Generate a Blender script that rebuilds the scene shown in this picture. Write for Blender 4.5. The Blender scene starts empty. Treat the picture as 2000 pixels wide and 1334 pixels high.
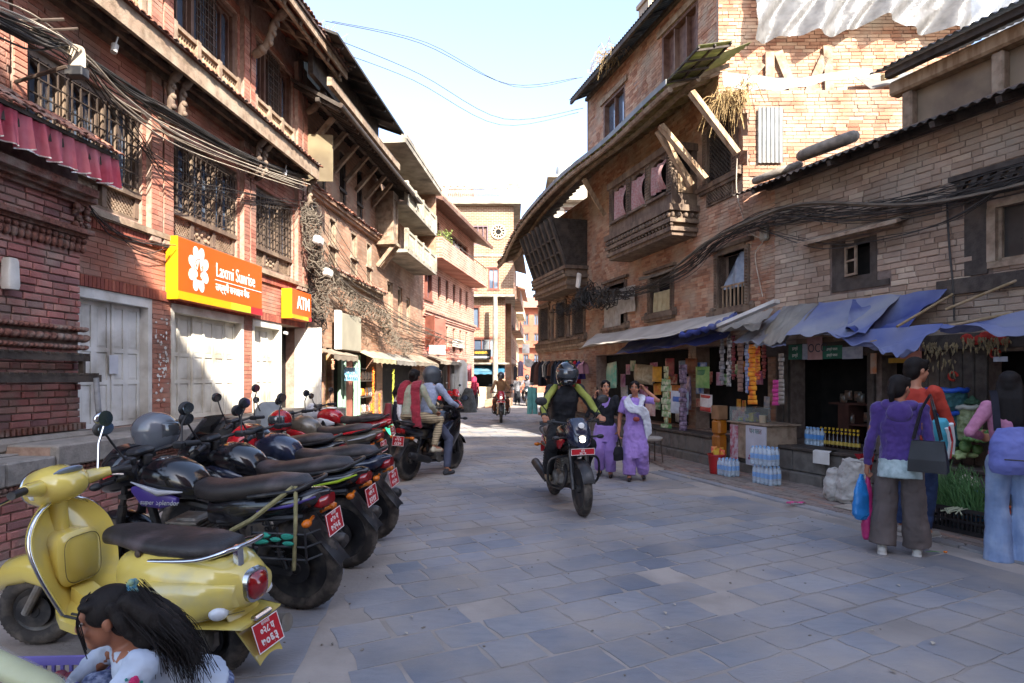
import bpy,math,random
from math import sin,cos,pi,radians,sqrt,atan2
from mathutils import Vector,Matrix
import numpy as np
scene=bpy.context.scene
col=scene.collection
R=random.Random(11)
# ---------------------------------------------------------------- camera
FPX,CAMH,HOR=1200.0,1.5,738.0
cd=bpy.data.cameras.new('camera');cam=bpy.data.objects.new('camera',cd);col.objects.link(cam)
cam.location=(0,0,CAMH);cam.rotation_euler=(radians(90),0,0)
cd.sensor_width=36;cd.lens=36*FPX/2000;cd.shift_y=(HOR-667)/2000
cd.clip_start=.05;cd.clip_end=2000
scene.camera=cam
# ---------------------------------------------------------------- sky, sun, exposure
SUN_EL,SUN_AZ=radians(35),radians(155)
world=bpy.data.worlds.new('World');scene.world=world;world.use_nodes=True
wn=world.node_tree;wn.nodes.clear()
sky=wn.nodes.new('ShaderNodeTexSky');sky.sky_type='NISHITA';sky.sun_disc=False
sky.sun_elevation=SUN_EL;sky.sun_rotation=SUN_AZ;sky.air_density=1.0;sky.dust_density=6.0;sky.ozone_density=3.0
sky.altitude=1300
bg=wn.nodes.new('ShaderNodeBackground');bg.inputs['Strength'].default_value=.1
wo=wn.nodes.new('ShaderNodeOutputWorld')
hs_=wn.nodes.new('ShaderNodeHueSaturation');hs_.inputs['Saturation'].default_value=.82
wn.links.new(sky.outputs[0],hs_.inputs['Color']);wn.links.new(hs_.outputs[0],bg.inputs[0]);wn.links.new(bg.outputs[0],wo.inputs[0])
sd=bpy.data.lights.new('sun','SUN');sd.energy=3.0;sd.angle=radians(.5);sd.color=(1,.93,.82)
sun=bpy.data.objects.new('sun',sd);col.objects.link(sun)
sdir=Vector((sin(SUN_AZ)*cos(SUN_EL),cos(SUN_AZ)*cos(SUN_EL),sin(SUN_EL)))
sun.rotation_euler=sdir.to_track_quat('Z','Y').to_euler();sun.location=(0,-10,30)
vs=scene.view_settings
vs.view_transform='Standard';vs.look='None';vs.exposure=2.68;vs.gamma=1;vs.use_curve_mapping=False
scene.render.engine='CYCLES'
cy=scene.cycles
cy.use_denoising=True;cy.max_bounces=8;cy.diffuse_bounces=5;cy.glossy_bounces=3;cy.transmission_bounces=6
cy.transparent_max_bounces=12;cy.caustics_reflective=False;cy.caustics_refractive=False;cy.sample_clamp_indirect=6
# ---------------------------------------------------------------- helpers: colours and materials
def lin(v):
 v/=255.0
 return v/12.92 if v<=.04045 else((v+.055)/1.055)**2.4
def C(h):
 if not isinstance(h,str):return tuple(h)+((1,)if len(h)==3 else())
 h=h.lstrip('#')
 return tuple(lin(int(h[i:i+2],16))for i in(0,2,4))+(1,)
MATS={}
def mat(key,c1='#808080',c2=None,rough=.75,scale=6,bump=0.,bscale=30,metal=0.,rand=None,dust=None,dustamt=.5,dscale=1.2,stretch=None,spec=.4,alpha=1.,trans=0.,emit=0.,coat=0.,brick=None,local=False,rprob=.5,subs=0.,vary=.18,lines=None,sheen=0.,grime=0.,gscale=.9):
 """one procedural material: two-colour noise, per-piece colour list, dust, bump"""
 if key in MATS:return MATS[key]
 m=bpy.data.materials.new(key);m.use_nodes=True
 nt=m.node_tree;N=nt.nodes;L=nt.links;N.clear()
 def new(t,**k):
  n=N.new(t)
  for a,b in k.items():setattr(n,a,b)
  return n
 out=new('ShaderNodeOutputMaterial');p=new('ShaderNodeBsdfPrincipled')
 p.inputs['Roughness'].default_value=rough;p.inputs['Metallic'].default_value=metal
 p.inputs['Specular IOR Level'].default_value=spec
 p.inputs['Coat Weight'].default_value=coat;p.inputs['Coat Roughness'].default_value=.08
 if sheen:p.inputs['Sheen Weight'].default_value=sheen
 if local:co=new('ShaderNodeTexCoord').outputs['Object']
 else:co=new('ShaderNodeNewGeometry').outputs['Position']
 if stretch:
  mp=new('ShaderNodeMapping');mp.inputs['Scale'].default_value=stretch;L.new(co,mp.inputs[0]);cs=mp.outputs[0]
 else:cs=co
 def noise(sc,det=4,src=None):
  n=new('ShaderNodeTexNoise');n.inputs['Scale'].default_value=sc;n.inputs['Detail'].default_value=det
  L.new(src if src is not None else cs,n.inputs['Vector']);return n.outputs[0]
 def ramp(src,a,b):
  r=new('ShaderNodeMapRange');r.inputs[1].default_value=a;r.inputs[2].default_value=b;L.new(src,r.inputs[0]);return r.outputs[0]
 def mix(f,a,b,mode='MIX'):
  x=new('ShaderNodeMix',data_type='RGBA',blend_type=mode)
  for s,v in((0,f),(6,a),(7,b)):
   if hasattr(v,'is_linked'):L.new(v,x.inputs[s])
   else:x.inputs[s].default_value=v
  return x.outputs[2]
 c1=C(c1);c2=C(c2)if c2 else tuple(x*(1-vary)for x in c1[:3])+(1,)
 nz=noise(scale)
 colr=mix(ramp(nz,.38,.64),c1,c2)
 height=None
 if rand:
  oi=new('ShaderNodeObjectInfo');at=new('ShaderNodeAttribute',attribute_name='rnd')
  ad=new('ShaderNodeMath',operation='ADD');L.new(oi.outputs['Random'],ad.inputs[0]);L.new(at.outputs['Fac'],ad.inputs[1])
  fr=new('ShaderNodeMath',operation='FRACT');L.new(ad.outputs[0],fr.inputs[0])
  cr=new('ShaderNodeValToRGB');cr.color_ramp.interpolation='CONSTANT'
  el=cr.color_ramp.elements
  while len(el)<len(rand):el.new(.5)
  for i,h in enumerate(rand):el[i].position=i/len(rand);el[i].color=C(h)
  L.new(fr.outputs[0],cr.inputs[0])
  colr=mix(ramp(nz,.2,.8),cr.outputs[0],mix(rprob,cr.outputs[0],colr))
 if brick:
  bw,bh,mort,hexm=brick[:4]
  tc=new('ShaderNodeTexCoord');sp=new('ShaderNodeSeparateXYZ');L.new(tc.outputs['Object'],sp.inputs[0])
  ax=new('ShaderNodeMath',operation='ADD');L.new(sp.outputs[0],ax.inputs[0]);L.new(sp.outputs[1],ax.inputs[1])
  cb=new('ShaderNodeCombineXYZ');L.new(ax.outputs[0],cb.inputs[0]);L.new(sp.outputs[2],cb.inputs[1])
  bt=new('ShaderNodeTexBrick');L.new(cb.outputs[0],bt.inputs[0]);bt.inputs['Scale'].default_value=1
  bt.inputs['Brick Width'].default_value=bw;bt.inputs['Row Height'].default_value=bh;bt.inputs['Mortar Size'].default_value=mort
  bt.inputs['Color1'].default_value=c1;bt.inputs['Color2'].default_value=c2;bt.inputs['Mortar'].default_value=C(hexm)
  bt.inputs['Mortar Smooth'].default_value=.3;bt.inputs['Bias'].default_value=-.1
  colr=mix(.35,bt.outputs[0],mix(ramp(nz,.3,.7),c1,c2),'MIX')if len(brick)<5 else bt.outputs[0]
  inv=new('ShaderNodeMath',operation='SUBTRACT');inv.inputs[0].default_value=1;L.new(bt.outputs['Fac'],inv.inputs[1]);height=inv.outputs[0]
 if lines:
  wv=new('ShaderNodeTexWave',bands_direction=lines[0]);wv.inputs['Scale'].default_value=lines[1];wv.inputs['Distortion'].default_value=lines[3]if len(lines)>3 else 1.5
  L.new(co,wv.inputs[0]);colr=mix(ramp(wv.outputs[1],.55,.7),colr,C(lines[2]))
 if dust:
  colr=mix(ramp(noise(dscale,6,co),.62-dustamt*.45,.78-dustamt*.2),colr,C(dust))
 if grime:
  gm=new('ShaderNodeMapRange');gm.inputs[1].default_value=.36;gm.inputs[2].default_value=.62;gm.inputs[3].default_value=1-grime;gm.inputs[4].default_value=1;L.new(noise(gscale,8,co),gm.inputs[0])
  cg=new('ShaderNodeCombineColor');[L.new(gm.outputs[0],cg.inputs[i])for i in range(3)];colr=mix(1.,colr,cg.outputs[0],'MULTIPLY')
 L.new(colr,p.inputs['Base Color'])
 if bump:
  bp=new('ShaderNodeBump');bp.inputs['Strength'].default_value=bump;bp.inputs['Distance'].default_value=.012
  hh=noise(bscale,5)
  if height is not None:
   a2=new('ShaderNodeMath',operation='MULTIPLY_ADD');L.new(hh,a2.inputs[0]);a2.inputs[1].default_value=.5;L.new(height,a2.inputs[2]);hh=a2.outputs[0]
  L.new(hh,bp.inputs['Height']);L.new(bp.outputs[0],p.inputs['Normal'])
 if rough>.25 and not metal:
  rr=new('ShaderNodeMapRange');rr.inputs[3].default_value=rough-.1;rr.inputs[4].default_value=min(1,rough+.12)
  L.new(nz,rr.inputs[0]);L.new(rr.outputs[0],p.inputs['Roughness'])
 if alpha<1:p.inputs['Alpha'].default_value=alpha
 if trans:p.inputs['Transmission Weight'].default_value=trans
 if subs:p.inputs['Subsurface Weight'].default_value=subs;p.inputs['Subsurface Radius'].default_value=(.01,.004,.002)
 if emit:
  p.inputs['Emission Color'].default_value=c1;p.inputs['Emission Strength'].default_value=emit
 L.new(p.outputs[0],out.inputs[0])
 MATS[key]=m
 return m
def cloth_thin(key,c1,c2=None,tl=.35,scale=3,dust=None,dustamt=.5,rough=.85,bump=.25,bscale=14):
 """thin cloth or tarp: diffuse plus light shining through"""
 if key in MATS:return MATS[key]
 m=mat(key,c1,c2,rough=rough,scale=scale,dust=dust,dustamt=dustamt,bump=bump,bscale=bscale)
 nt=m.node_tree;p=next(n for n in nt.nodes if n.type=='BSDF_PRINCIPLED');o=next(n for n in nt.nodes if n.type=='OUTPUT_MATERIAL')
 t=nt.nodes.new('ShaderNodeBsdfTranslucent');ms=nt.nodes.new('ShaderNodeMixShader');ms.inputs[0].default_value=tl
 nt.links.new(p.inputs['Base Color'].links[0].from_socket,t.inputs[0])
 nt.links.new(p.outputs[0],ms.inputs[1]);nt.links.new(t.outputs[0],ms.inputs[2]);nt.links.new(ms.outputs[0],o.inputs[0])
 return m
# ---------------------------------------------------------------- helpers: objects
def link(o,parent=None):
 col.objects.link(o)
 if parent is not None:o.parent=parent
 return o
def tag(o,label,cat,group=None):
 o['label']=label;o['category']=cat
 if group:o['group']=group
 return o
def thing(name,label,cat,loc=(0,0,0),rz=0,group=None):
 o=bpy.data.objects.new(name,None);o.empty_display_size=.1
 o.location=loc;o.rotation_euler=(0,0,rz);link(o)
 return tag(o,label,cat,group)
def structure(o):o['kind']='structure';return o
def stuff(o):o['kind']='stuff';return o
def add(name,mesh,parent=None,loc=(0,0,0),rot=(0,0,0),sc=(1,1,1)):
 o=bpy.data.objects.new(name,mesh);o.location=loc;o.rotation_euler=rot;o.scale=sc
 return link(o,parent)
def copytree(o,parent=None):
 c=o.copy();link(c);c.parent=parent
 for ch in list(o.children):copytree(ch,c)
 return c
V=Vector
class MB:
 """collects shapes and builds ONE mesh object"""
 def __init__(s):s.v=[];s.f=[];s.m=[];s.mi=0
 def add(s,vs,fs):
  b=len(s.v);s.v.extend(tuple(v)for v in vs);s.f.extend(tuple(i+b for i in f)for f in fs);s.m.extend([s.mi]*len(fs));return s
 def box(s,x0,x1,y0,y1,z0,z1):
  return s.add([(x,y,z)for x in(x0,x1)for y in(y0,y1)for z in(z0,z1)],[(0,1,3,2),(4,6,7,5),(0,4,5,1),(2,3,7,6),(0,2,6,4),(1,5,7,3)])
 def bbox(s,x0,x1,y0,y1,z0,z1,b=.01):
  """box with chamfered edges"""
  cx,cy,cz=(x0+x1)/2,(y0+y1)/2,(z0+z1)/2;hx,hy,hz=(x1-x0)/2,(y1-y0)/2,(z1-z0)/2
  b=min(b,hx*.9,hy*.9,hz*.9);vs=[]
  for sx in(-1,1):
   for sy in(-1,1):
    for sz in(-1,1):
     vs+=[(cx+sx*hx,cy+sy*(hy-b),cz+sz*(hz-b)),(cx+sx*(hx-b),cy+sy*hy,cz+sz*(hz-b)),(cx+sx*(hx-b),cy+sy*(hy-b),cz+sz*hz)]
  i=lambda a,bb,c,k:((a*2+bb)*2+c)*3+k
  fs=[]
  for a in(0,1):
   fl=(lambda q:q if a else q[::-1])
   fs+=[fl((i(a,0,0,0),i(a,1,0,0),i(a,1,1,0),i(a,0,1,0))),fl((i(0,a,0,1),i(0,a,1,1),i(1,a,1,1),i(1,a,0,1))),fl((i(0,0,a,2),i(1,0,a,2),i(1,1,a,2),i(0,1,a,2)))]
   for c in(0,1):
    fs+=[(i(a,c,0,0),i(a,c,1,0),i(a,c,1,1),i(a,c,0,1)),(i(a,0,c,0),i(a,1,c,0),i(a,1,c,2),i(a,0,c,2)),(i(0,a,c,1),i(1,a,c,1),i(1,a,c,2),i(0,a,c,2))]
    for e in(0,1):fs.append((i(a,c,e,0),i(a,c,e,1),i(a,c,e,2)))
  return s.add(vs,fs)
 def bar(s,p,q,w,h=None,up=(0,0,1)):
  """rectangular bar from p to q"""
  h=h or w;p=V(p);q=V(q);d=(q-p).normalized();u=V(up)
  if abs(d.dot(u))>.97:u=V((1,0,0))if abs(d.x)<.9 else V((0,1,0))
  a=d.cross(u).normalized()*(w/2);b=a.cross(d).normalized()*(h/2)
  return s.add([e+i*a+j*b for e in(p,q)for i in(-1,1)for j in(-1,1)],[(0,1,3,2),(4,6,7,5),(0,4,5,1),(2,3,7,6),(0,2,6,4),(1,5,7,3)])
 def tube(s,path,r,n=8,cap=True,closed=False):
  P=[V(p)for p in path];k=len(P);rr=r if isinstance(r,(list,tuple))else[r]*k
  a=None;vs=[]
  for i in range(k):
   d=(P[(i+1)%k]-P[i-1])if closed else(P[min(i+1,k-1)]-P[max(i-1,0)])
   d=d.normalized()if d.length>1e-9 else V((0,0,1))
   if a is None:
    a=d.cross(V((0,0,1))if abs(d.z)<.9 else V((1,0,0))).normalized()
   else:
    a=(a-d*a.dot(d));a=a.normalized()if a.length>1e-6 else d.orthogonal().normalized()
   b=d.cross(a)
   vs+=[P[i]+(a*cos(2*pi*j/n)+b*sin(2*pi*j/n))*rr[i]for j in range(n)]
  fs=[(i*n+j,i*n+(j+1)%n,(i+1)%k*n+(j+1)%n,(i+1)%k*n+j)for i in range(k if closed else k-1)for j in range(n)]
  if cap and not closed:fs+=[tuple(range(n))[::-1],tuple(range((k-1)*n,k*n))]
  return s.add(vs,fs)
 def loft(s,secs,cap=True,closed=True):
  n=len(secs[0]);k=len(secs);vs=[p for q in secs for p in q];m=n if closed else n-1
  fs=[(i*n+j,i*n+(j+1)%n,(i+1)*n+(j+1)%n,(i+1)*n+j)for i in range(k-1)for j in range(m)]
  if cap:fs+=[tuple(range(n))[::-1],tuple(range((k-1)*n,k*n))]
  return s.add(vs,fs)
 def lofts(s,st,n=16,axis='x',cap=True):
  """stations (pos, c1, c2, h1, h2, power): superellipse sections along an axis"""
  secs=[]
  for q in st:
   t,c1,c2,h1,h2=q[:5];pw=q[5]if len(q)>5 else 2.4;sec=[]
   for j in range(n):
    a=2*pi*j/n;e=2/pw
    u=c1+h1*math.copysign(abs(cos(a))**e,cos(a));w=c2+h2*math.copysign(abs(sin(a))**e,sin(a))
    sec.append({'x':(t,u,w),'y':(u,t,w),'z':(u,w,t)}[axis])
   secs.append(sec)
  return s.loft(secs,cap)
 def lathe(s,prof,n=16,c=(0,0,0),axis='z'):
  vs=[]
  for r,t in prof:
   for j in range(n):
    a=2*pi*j/n;u,w=r*cos(a),r*sin(a)
    p={'z':(u,w,t),'y':(u,t,w),'x':(t,u,w)}[axis];vs.append((p[0]+c[0],p[1]+c[1],p[2]+c[2]))
  k=len(prof)
  fs=[(i*n+j,i*n+(j+1)%n,(i+1)*n+(j+1)%n,(i+1)*n+j)for i in range(k-1)for j in range(n)]
  fs+=[tuple(range(n))[::-1],tuple(range((k-1)*n,k*n))]
  return s.add(vs,fs)
 def ell(s,c,r,n=12,m=8,rot=None):
  if not isinstance(r,(tuple,list)):r=(r,r,r)
  vs=[];c=V(c)
  for i in range(1,m):
   t=pi*i/m
   for j in range(n):
    a=2*pi*j/n;p=V((r[0]*sin(t)*cos(a),r[1]*sin(t)*sin(a),r[2]*cos(t)))
    vs.append(c+(rot@p if rot else p))
  top,bot=V((0,0,r[2])),V((0,0,-r[2]))
  vs+=[c+(rot@top if rot else top),c+(rot@bot if rot else bot)]
  fs=[(i*n+j,(i+1)*n+j,(i+1)*n+(j+1)%n,i*n+(j+1)%n)for i in range(m-2)for j in range(n)]
  T=(m-1)*n
  fs+=[(T,j,(j+1)%n)for j in range(n)]+[(T+1,(m-2)*n+(j+1)%n,(m-2)*n+j)for j in range(n)]
  return s.add(vs,fs)
 def grid(s,fn,nu,nv,thick=None):
  """surface fn(u,v); thick gives it a back side"""
  P=[[V(fn(i/nu,j/nv))for j in range(nv+1)]for i in range(nu+1)]
  vs=[p for r in P for p in r];w=nv+1
  fs=[(i*w+j,(i+1)*w+j,(i+1)*w+j+1,i*w+j+1)for i in range(nu)for j in range(nv)]
  if thick:
   off=len(vs);t=V(thick);vs+=[p+t for p in vs];fs+=[tuple(q+off for q in f[::-1])for f in fs]
   bd=[i*w for i in range(nu+1)]+[nu*w+j for j in range(1,w)]+[i*w+nv for i in range(nu-1,-1,-1)]+list(range(nv-1,0,-1))
   fs+=[(bd[i],bd[i-1],bd[i-1]+off,bd[i]+off)for i in range(len(bd))]
  return s.add(vs,fs)
 def prism(s,poly,t0,t1,axis='y'):
  """outline in the two other axes, extruded along axis"""
  mk={'y':lambda a,b,t:(a,t,b),'x':lambda a,b,t:(t,a,b),'z':lambda a,b,t:(a,b,t)}[axis]
  n=len(poly)
  return s.add([mk(a,b,t0)for a,b in poly]+[mk(a,b,t1)for a,b in poly],[tuple(range(n)),tuple(range(2*n-1,n-1,-1))]+[(i,i+n,(i+1)%n+n,(i+1)%n)for i in range(n)])
 def mesh(s,name='m',mats=None,smooth=None,rnd=None):
  me=bpy.data.meshes.new(name);me.from_pydata(s.v,[],s.f)
  for m in(mats if isinstance(mats,(list,tuple))else[mats]if mats else[]):me.materials.append(m)
  if any(s.m):me.polygons.foreach_set('material_index',s.m)
  if rnd is not None:
   at=me.attributes.new('rnd','FLOAT','FACE');at.data.foreach_set('value',rnd)
  if smooth:
   me.polygons.foreach_set('use_smooth',[True]*len(s.f));me.set_sharp_from_angle(angle=radians(smooth))
  me.update();return me
 def build(s,name,mats,parent=None,loc=(0,0,0),rot=(0,0,0),smooth=None,fix=False,rnd=None):
  me=s.mesh(name,mats,smooth,rnd)
  if fix:
   import bmesh
   bm=bmesh.new();bm.from_mesh(me);bmesh.ops.recalc_face_normals(bm,faces=bm.faces);bm.to_mesh(me);bm.free()
  return add(name,me,parent,loc,rot)
def bez(p0,p1,p2,p3,n=12):
 p0,p1,p2,p3=map(V,(p0,p1,p2,p3))
 return[p0*(1-t)**3+p1*3*t*(1-t)**2+p2*3*t*t*(1-t)+p3*t**3 for t in(i/n for i in range(n+1))]
def smoothpath(P,n=6):
 P=[V(p)for p in P];out=[]
 for i in range(len(P)-1):
  a,b,c,d=P[max(i-1,0)],P[i],P[i+1],P[min(i+2,len(P)-1)]
  for k in range(n):
   t=k/n;out.append(.5*((2*b)+(c-a)*t+(2*a-5*b+4*c-d)*t*t+(3*b-a-3*c+d)*t**3))
 return out+[P[-1]]
def text(s,name,m,parent,loc,size,rot=(pi/2,0,0),sx=1.,depth=.002,align='CENTER',shear=0,bold=0.):
 cu=bpy.data.curves.new(name,'FONT');cu.body=s;cu.size=size;cu.extrude=depth;cu.align_x=align;cu.align_y='CENTER';cu.shear=shear
 cu.resolution_u=3;cu.offset=bold
 o=bpy.data.objects.new(name,cu);me=bpy.data.meshes.new_from_object(o)
 bpy.data.objects.remove(o);bpy.data.curves.remove(cu);me.materials.clear();me.materials.append(m)
 return add(name,me,parent,loc,rot,(sx,1,1))
class Frame:
 """vertical plane: x along it (to the right seen from the street), y into the wall, z up"""
 def __init__(s,ox,oy,dx,dy):
  l=sqrt(dx*dx+dy*dy);s.ox,s.oy=ox,oy;s.u=(dx/l,dy/l);s.n=(-dy/l,dx/l);s.rz=atan2(dy,dx)
 def hit(s,px,py,d=0):
  """where the sight line of a photograph pixel meets the plane lying d in front of the wall: (x, z)"""
  r=(px-1000)/FPX;t=(s.ox*s.n[0]+s.oy*s.n[1]-d)/(r*s.n[0]+s.n[1])
  return((r*t-s.ox)*s.u[0]+(t-s.oy)*s.u[1],CAMH+(HOR-py)*t/FPX)
 def X(s,px,d=0):return s.hit(px,0,d)[0]
 def w(s,x,y,z):return(s.ox+x*s.u[0]+y*s.n[0],s.oy+x*s.u[1]+y*s.n[1],z)
 def root(s,name,label,cat,group=None):return thing(name,label,cat,(s.ox,s.oy,0),s.rz,group)
def G(px,py):
 Y=CAMH*FPX/(py-HOR);return((px-1000)/FPX*Y,Y)
def pxsize(p,w):
 return FPX*w/max(.3,p[1])
def visible(p,mx=60):
 if p[1]<.3:return False
 x=1000+FPX*p[0]/p[1];y=HOR-FPX*(p[2]-CAMH)/p[1]
 return-mx<x<2000+mx and-mx<y<1334+mx
BRICKM={}
def brickmesh(m):
 if m.name not in BRICKM:
  b=MB();c=.06;cz=.12
  b.add([(0,0,0),(1,0,0),(1,0,1),(0,0,1),(0,-.6,0),(1,-.6,0),(1,-.6,1),(0,-.6,1),(c,-1,cz),(1-c,-1,cz),(1-c,-1,1-cz),(c,-1,1-cz)],[(0,1,5,4),(1,2,6,5),(2,3,7,6),(3,0,4,7),(4,5,9,8),(5,6,10,9),(6,7,11,10),(7,4,8,11),(8,9,10,11)])
  BRICKM[m.name]=b.mesh('brick',m)
 return BRICKM[m.name]
def bricks(F,parent,m,regions,holes=(),y=0.,bl=.22,bh=.062,jt=.012,proud=.022,maxn=300,seed=1,minpx=9,skip=0.,name='brick',axis='x',wild=.25):
 """courses of single bricks over regions (x0,x1,z0,z1); the largest in view are objects, the rest one joined part"""
 rr=random.Random(seed);out=[]
 for reg in regions:
  x0,x1,z0,z1=reg[:4];yy=reg[4]if len(reg)>4 else y
  nrow=max(1,round((z1-z0)/(bh+jt)));step=(z1-z0)/nrow;h=step-jt
  for k in range(nrow):
   z=z0+k*step;x=x0-(bl*.5 if k%2 else 0)-rr.uniform(0,.03)
   while x<x1:
    L=bl*rr.uniform(.88,1.1)if rr.random()>.12 else bl*.5
    segs=[(max(x,x0),min(x+L,x1))]
    for(a,b,c,d)in holes:
     if d>z+.005 and c<z+h-.005:
      ns=[]
      for(p,q)in segs:
       if b<=p or a>=q:ns.append((p,q))
       else:
        if a>p:ns.append((p,a-.004))
        if b<q:ns.append((b+.004,q))
      segs=ns
    for(p,q)in segs:
     if q-p>.025 and rr.random()>=skip:out.append((p,q-p,z,h,proud*(1+rr.uniform(-wild,wild)),rr.uniform(-.003,.003),yy))
    x+=L+jt
 sc=[]
 for i,(x,l,z,h,pr,jz,y)in enumerate(out):
  p=F.w(x+l/2,y,z+h/2)if axis=='x' else F.w(y,x+l/2,z)
  sc.append((pxsize(p,h)if visible(p)else-1,i))
 sc.sort(reverse=True);me=brickmesh(m);own=set()
 for s_,i in sc[:maxn]:
  if s_<minpx*.6:break
  x,l,z,h,pr,jz,y=out[i];own.add(i)
  if axis=='x':add(name,me,parent,(x,y,z+jz),(0,rr.uniform(-.012,.012),rr.uniform(-.006,.006)),(l,pr,h))
  else:add(name,me,parent,(y,x+l,z+jz),(0,0,-pi/2),(l,pr,h))
 rest=[o for i,o in enumerate(out)if i not in own]
 if rest:
  b=MB();rn=[]
  for x,l,z,h,pr,jz,y in rest:
   n0=len(b.f)
   if axis=='x':b.add([(x,y,z),(x+l,y,z),(x+l,y,z+h),(x,y,z+h),(x,y-pr,z),(x+l,y-pr,z),(x+l,y-pr,z+h),(x,y-pr,z+h)],[(0,1,5,4),(1,2,6,5),(2,3,7,6),(3,0,4,7),(4,5,6,7)])
   else:b.add([(y,x+l,z),(y,x,z),(y,x,z+h),(y,x+l,z+h),(y-pr,x+l,z),(y-pr,x,z),(y-pr,x,z+h),(y-pr,x+l,z+h)],[(0,1,5,4),(1,2,6,5),(2,3,7,6),(3,0,4,7),(4,5,6,7)])
   rn+=[rr.random()]*(len(b.f)-n0)
  stuff(b.build('brickwork',m,parent,rnd=rn))
# ---------------------------------------------------------------- materials shared by the setting
BR_RED=mat('red brick','#ab6d58','#945845',rough=.85,scale=9,bump=.5,bscale=60,rand=['#b0735e','#ba806b','#a66a58','#b57965','#a06554','#bc8670'],rprob=.4,dust='#a08273',dustamt=.32,dscale=2.5,grime=.35,gscale=1.3)
BR_SHRINE=mat('old crimson brick','#7a3a34','#5a2c2a',rough=.88,scale=7,bump=.6,bscale=50,rand=['#b2766f','#a56a64','#b98077','#95625e','#ba897d','#ab756e','#886362'],rprob=.35,dust='#8c7a70',dustamt=.34,dscale=3,grime=.3,gscale=1.6)
BR_ORANGE=mat('weathered orange brick','#b0704e','#8e5238',rough=.9,scale=8,bump=.6,bscale=50,rand=['#b58b70','#a87d63','#be977c','#9d715a','#b6896e','#916a56','#c4a58a'],rprob=.4,dust='#b39f8a',dustamt=.42,dscale=2,grime=.3,gscale=.8)
BR_OLD=mat('old brown brick','#a3897b','#86695c',rough=.92,scale=6,bump=.7,bscale=45,rand=['#b9a28e','#ad9581','#bfa994','#9d8672','#b69c86','#c6b199','#957d69'],rprob=.4,dust='#a59787',dustamt=.42,dscale=1.6,grime=.3,gscale=1.0)
MORTAR=mat('mud mortar','#a38a7b','#8d7466',rough=.95,scale=12,bump=.6)
MORTARD=mat('dark mud mortar','#7a6a61','#65564e',rough=.95,scale=12,bump=.6)
FARB=mat('far pink brickwork','#b98270','#9c6351',rough=.9,scale=3,bump=.4,brick=(.3,.1,.012,'#c4a795',1),grime=.3)
FARB2=mat('far ochre brickwork','#b58c72','#93674e',rough=.9,scale=3,bump=.4,brick=(.26,.085,.01,'#8d7664',1),dust='#a58d78',dustamt=.3,grime=.4)
FARB3=mat('far rust brickwork','#b26a54','#9c5844',rough=.9,scale=3,bump=.4,brick=(.24,.075,.008,'#9a6a55'),grime=.3)
CREAM=mat('cream render','#c9b89c','#b3a186',rough=.9,scale=2,bump=.2,dust='#8d8272',dustamt=.3)
CONC=mat('weathered concrete','#a39b8c','#867e71',rough=.92,scale=3,bump=.4,dust='#5c564e',dustamt=.28)
WOOD=mat('dark carved wood','#6f5c4d','#53443a',rough=.75,scale=10,bump=.5,bscale=60,stretch=(1,1,.3),dust='#84725f',dustamt=.3,dscale=3)
WOODG=mat('grey weathered wood','#967f6b','#74614f',rough=.85,scale=9,bump=.5,bscale=50,dust='#a2927e',dustamt=.35,dscale=4)
WOODB=mat('brown window wood','#6c4f41','#55392e',rough=.6,scale=8,bump=.2,dust='#80695a',dustamt=.2)
WOODD=mat('soot dark wood','#48403a','#38302b',rough=.8,scale=10,bump=.5,bscale=50,dust='#5a4f46',dustamt=.3,dscale=3)
WOODL=mat('sun bleached timber','#a88f73','#84694f',rough=.8,scale=12,bump=.4,stretch=(1,1,.2))
REDOX=mat('red oxide paint','#7d4a3c','#683b30',rough=.7,scale=4,bump=.2)
TILE=mat('clay roof tile','#97604c','#6f4639',rough=.9,scale=12,bump=.5,rand=['#97604c','#8a5545','#a3705c','#6f4a3f','#7d6a60'],rprob=.4,dust='#7b7068',dustamt=.4,dscale=4)
GLASS=mat('window glass','#5f6b7c','#4a5566',rough=.06,spec=1.,scale=1,coat=1.)  # bluish base colour stands in for sky reflections on the panes
ROOMSHADE=mat('painted room shade','#1a1614','#100e0d',rough=.95)  # near-black colour stands in for the shade inside unlit rooms and openings
IRON=mat('dark iron','#584b42','#453b34',rough=.55,metal=.4,bump=.1)
WHITEP=mat('dirty white paint','#dbd9d4','#cfccc5',rough=.6,scale=3,bump=.25,bscale=25,dust='#a8a196',dustamt=.34,dscale=2.5,grime=.15,gscale=2)
WHITEP2=mat('cream white paint','#dad5c9','#cec8ba',rough=.6,scale=3,bump=.15,bscale=25,dust='#aba08e',dustamt=.34,dscale=2.5,grime=.15,gscale=2)
STONE=mat('grey coping stone','#8c8781','#74706b',rough=.9,scale=10,bump=.7,bscale=40,dust='#8e857b',dustamt=.35)
STONED=mat('dark plinth stone','#6b655f','#56514c',rough=.9,scale=8,bump=.6,bscale=30,dust='#6f675f',dustamt=.35)
SLAB=mat('blue grey slate slab','#868990','#787b83',rough=.72,scale=7,bump=.5,bscale=26,stretch=(1.1,3.0,1),spec=.35,rand=['#8d8d92','#84858b','#949396','#7d8088','#949395','#898a8f','#757983','#908f93'],rprob=.5,dust='#a0978f',dustamt=.54,dscale=1.5,grime=.3,gscale=.7)
JOINT=mat('dusty joint earth','#a89d93','#978d84',rough=.95,scale=3,bump=.5,bscale=30,dust='#85807d',dustamt=.4,dscale=.6,grime=.2)
APRON=mat('worn paving brick','#8a7c74','#75675f',rough=.9,scale=7,bump=.6,rand=['#8a7c74','#80706a','#94847a','#75675f','#967565'],rprob=.4,dust='#837970',dustamt=.45)
BAND=mat('carved terracotta band','#7a4f43','#56382f',rough=.9,scale=30,bump=.8,bscale=70,dust='#83766d',dustamt=.35,dscale=5)
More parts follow.
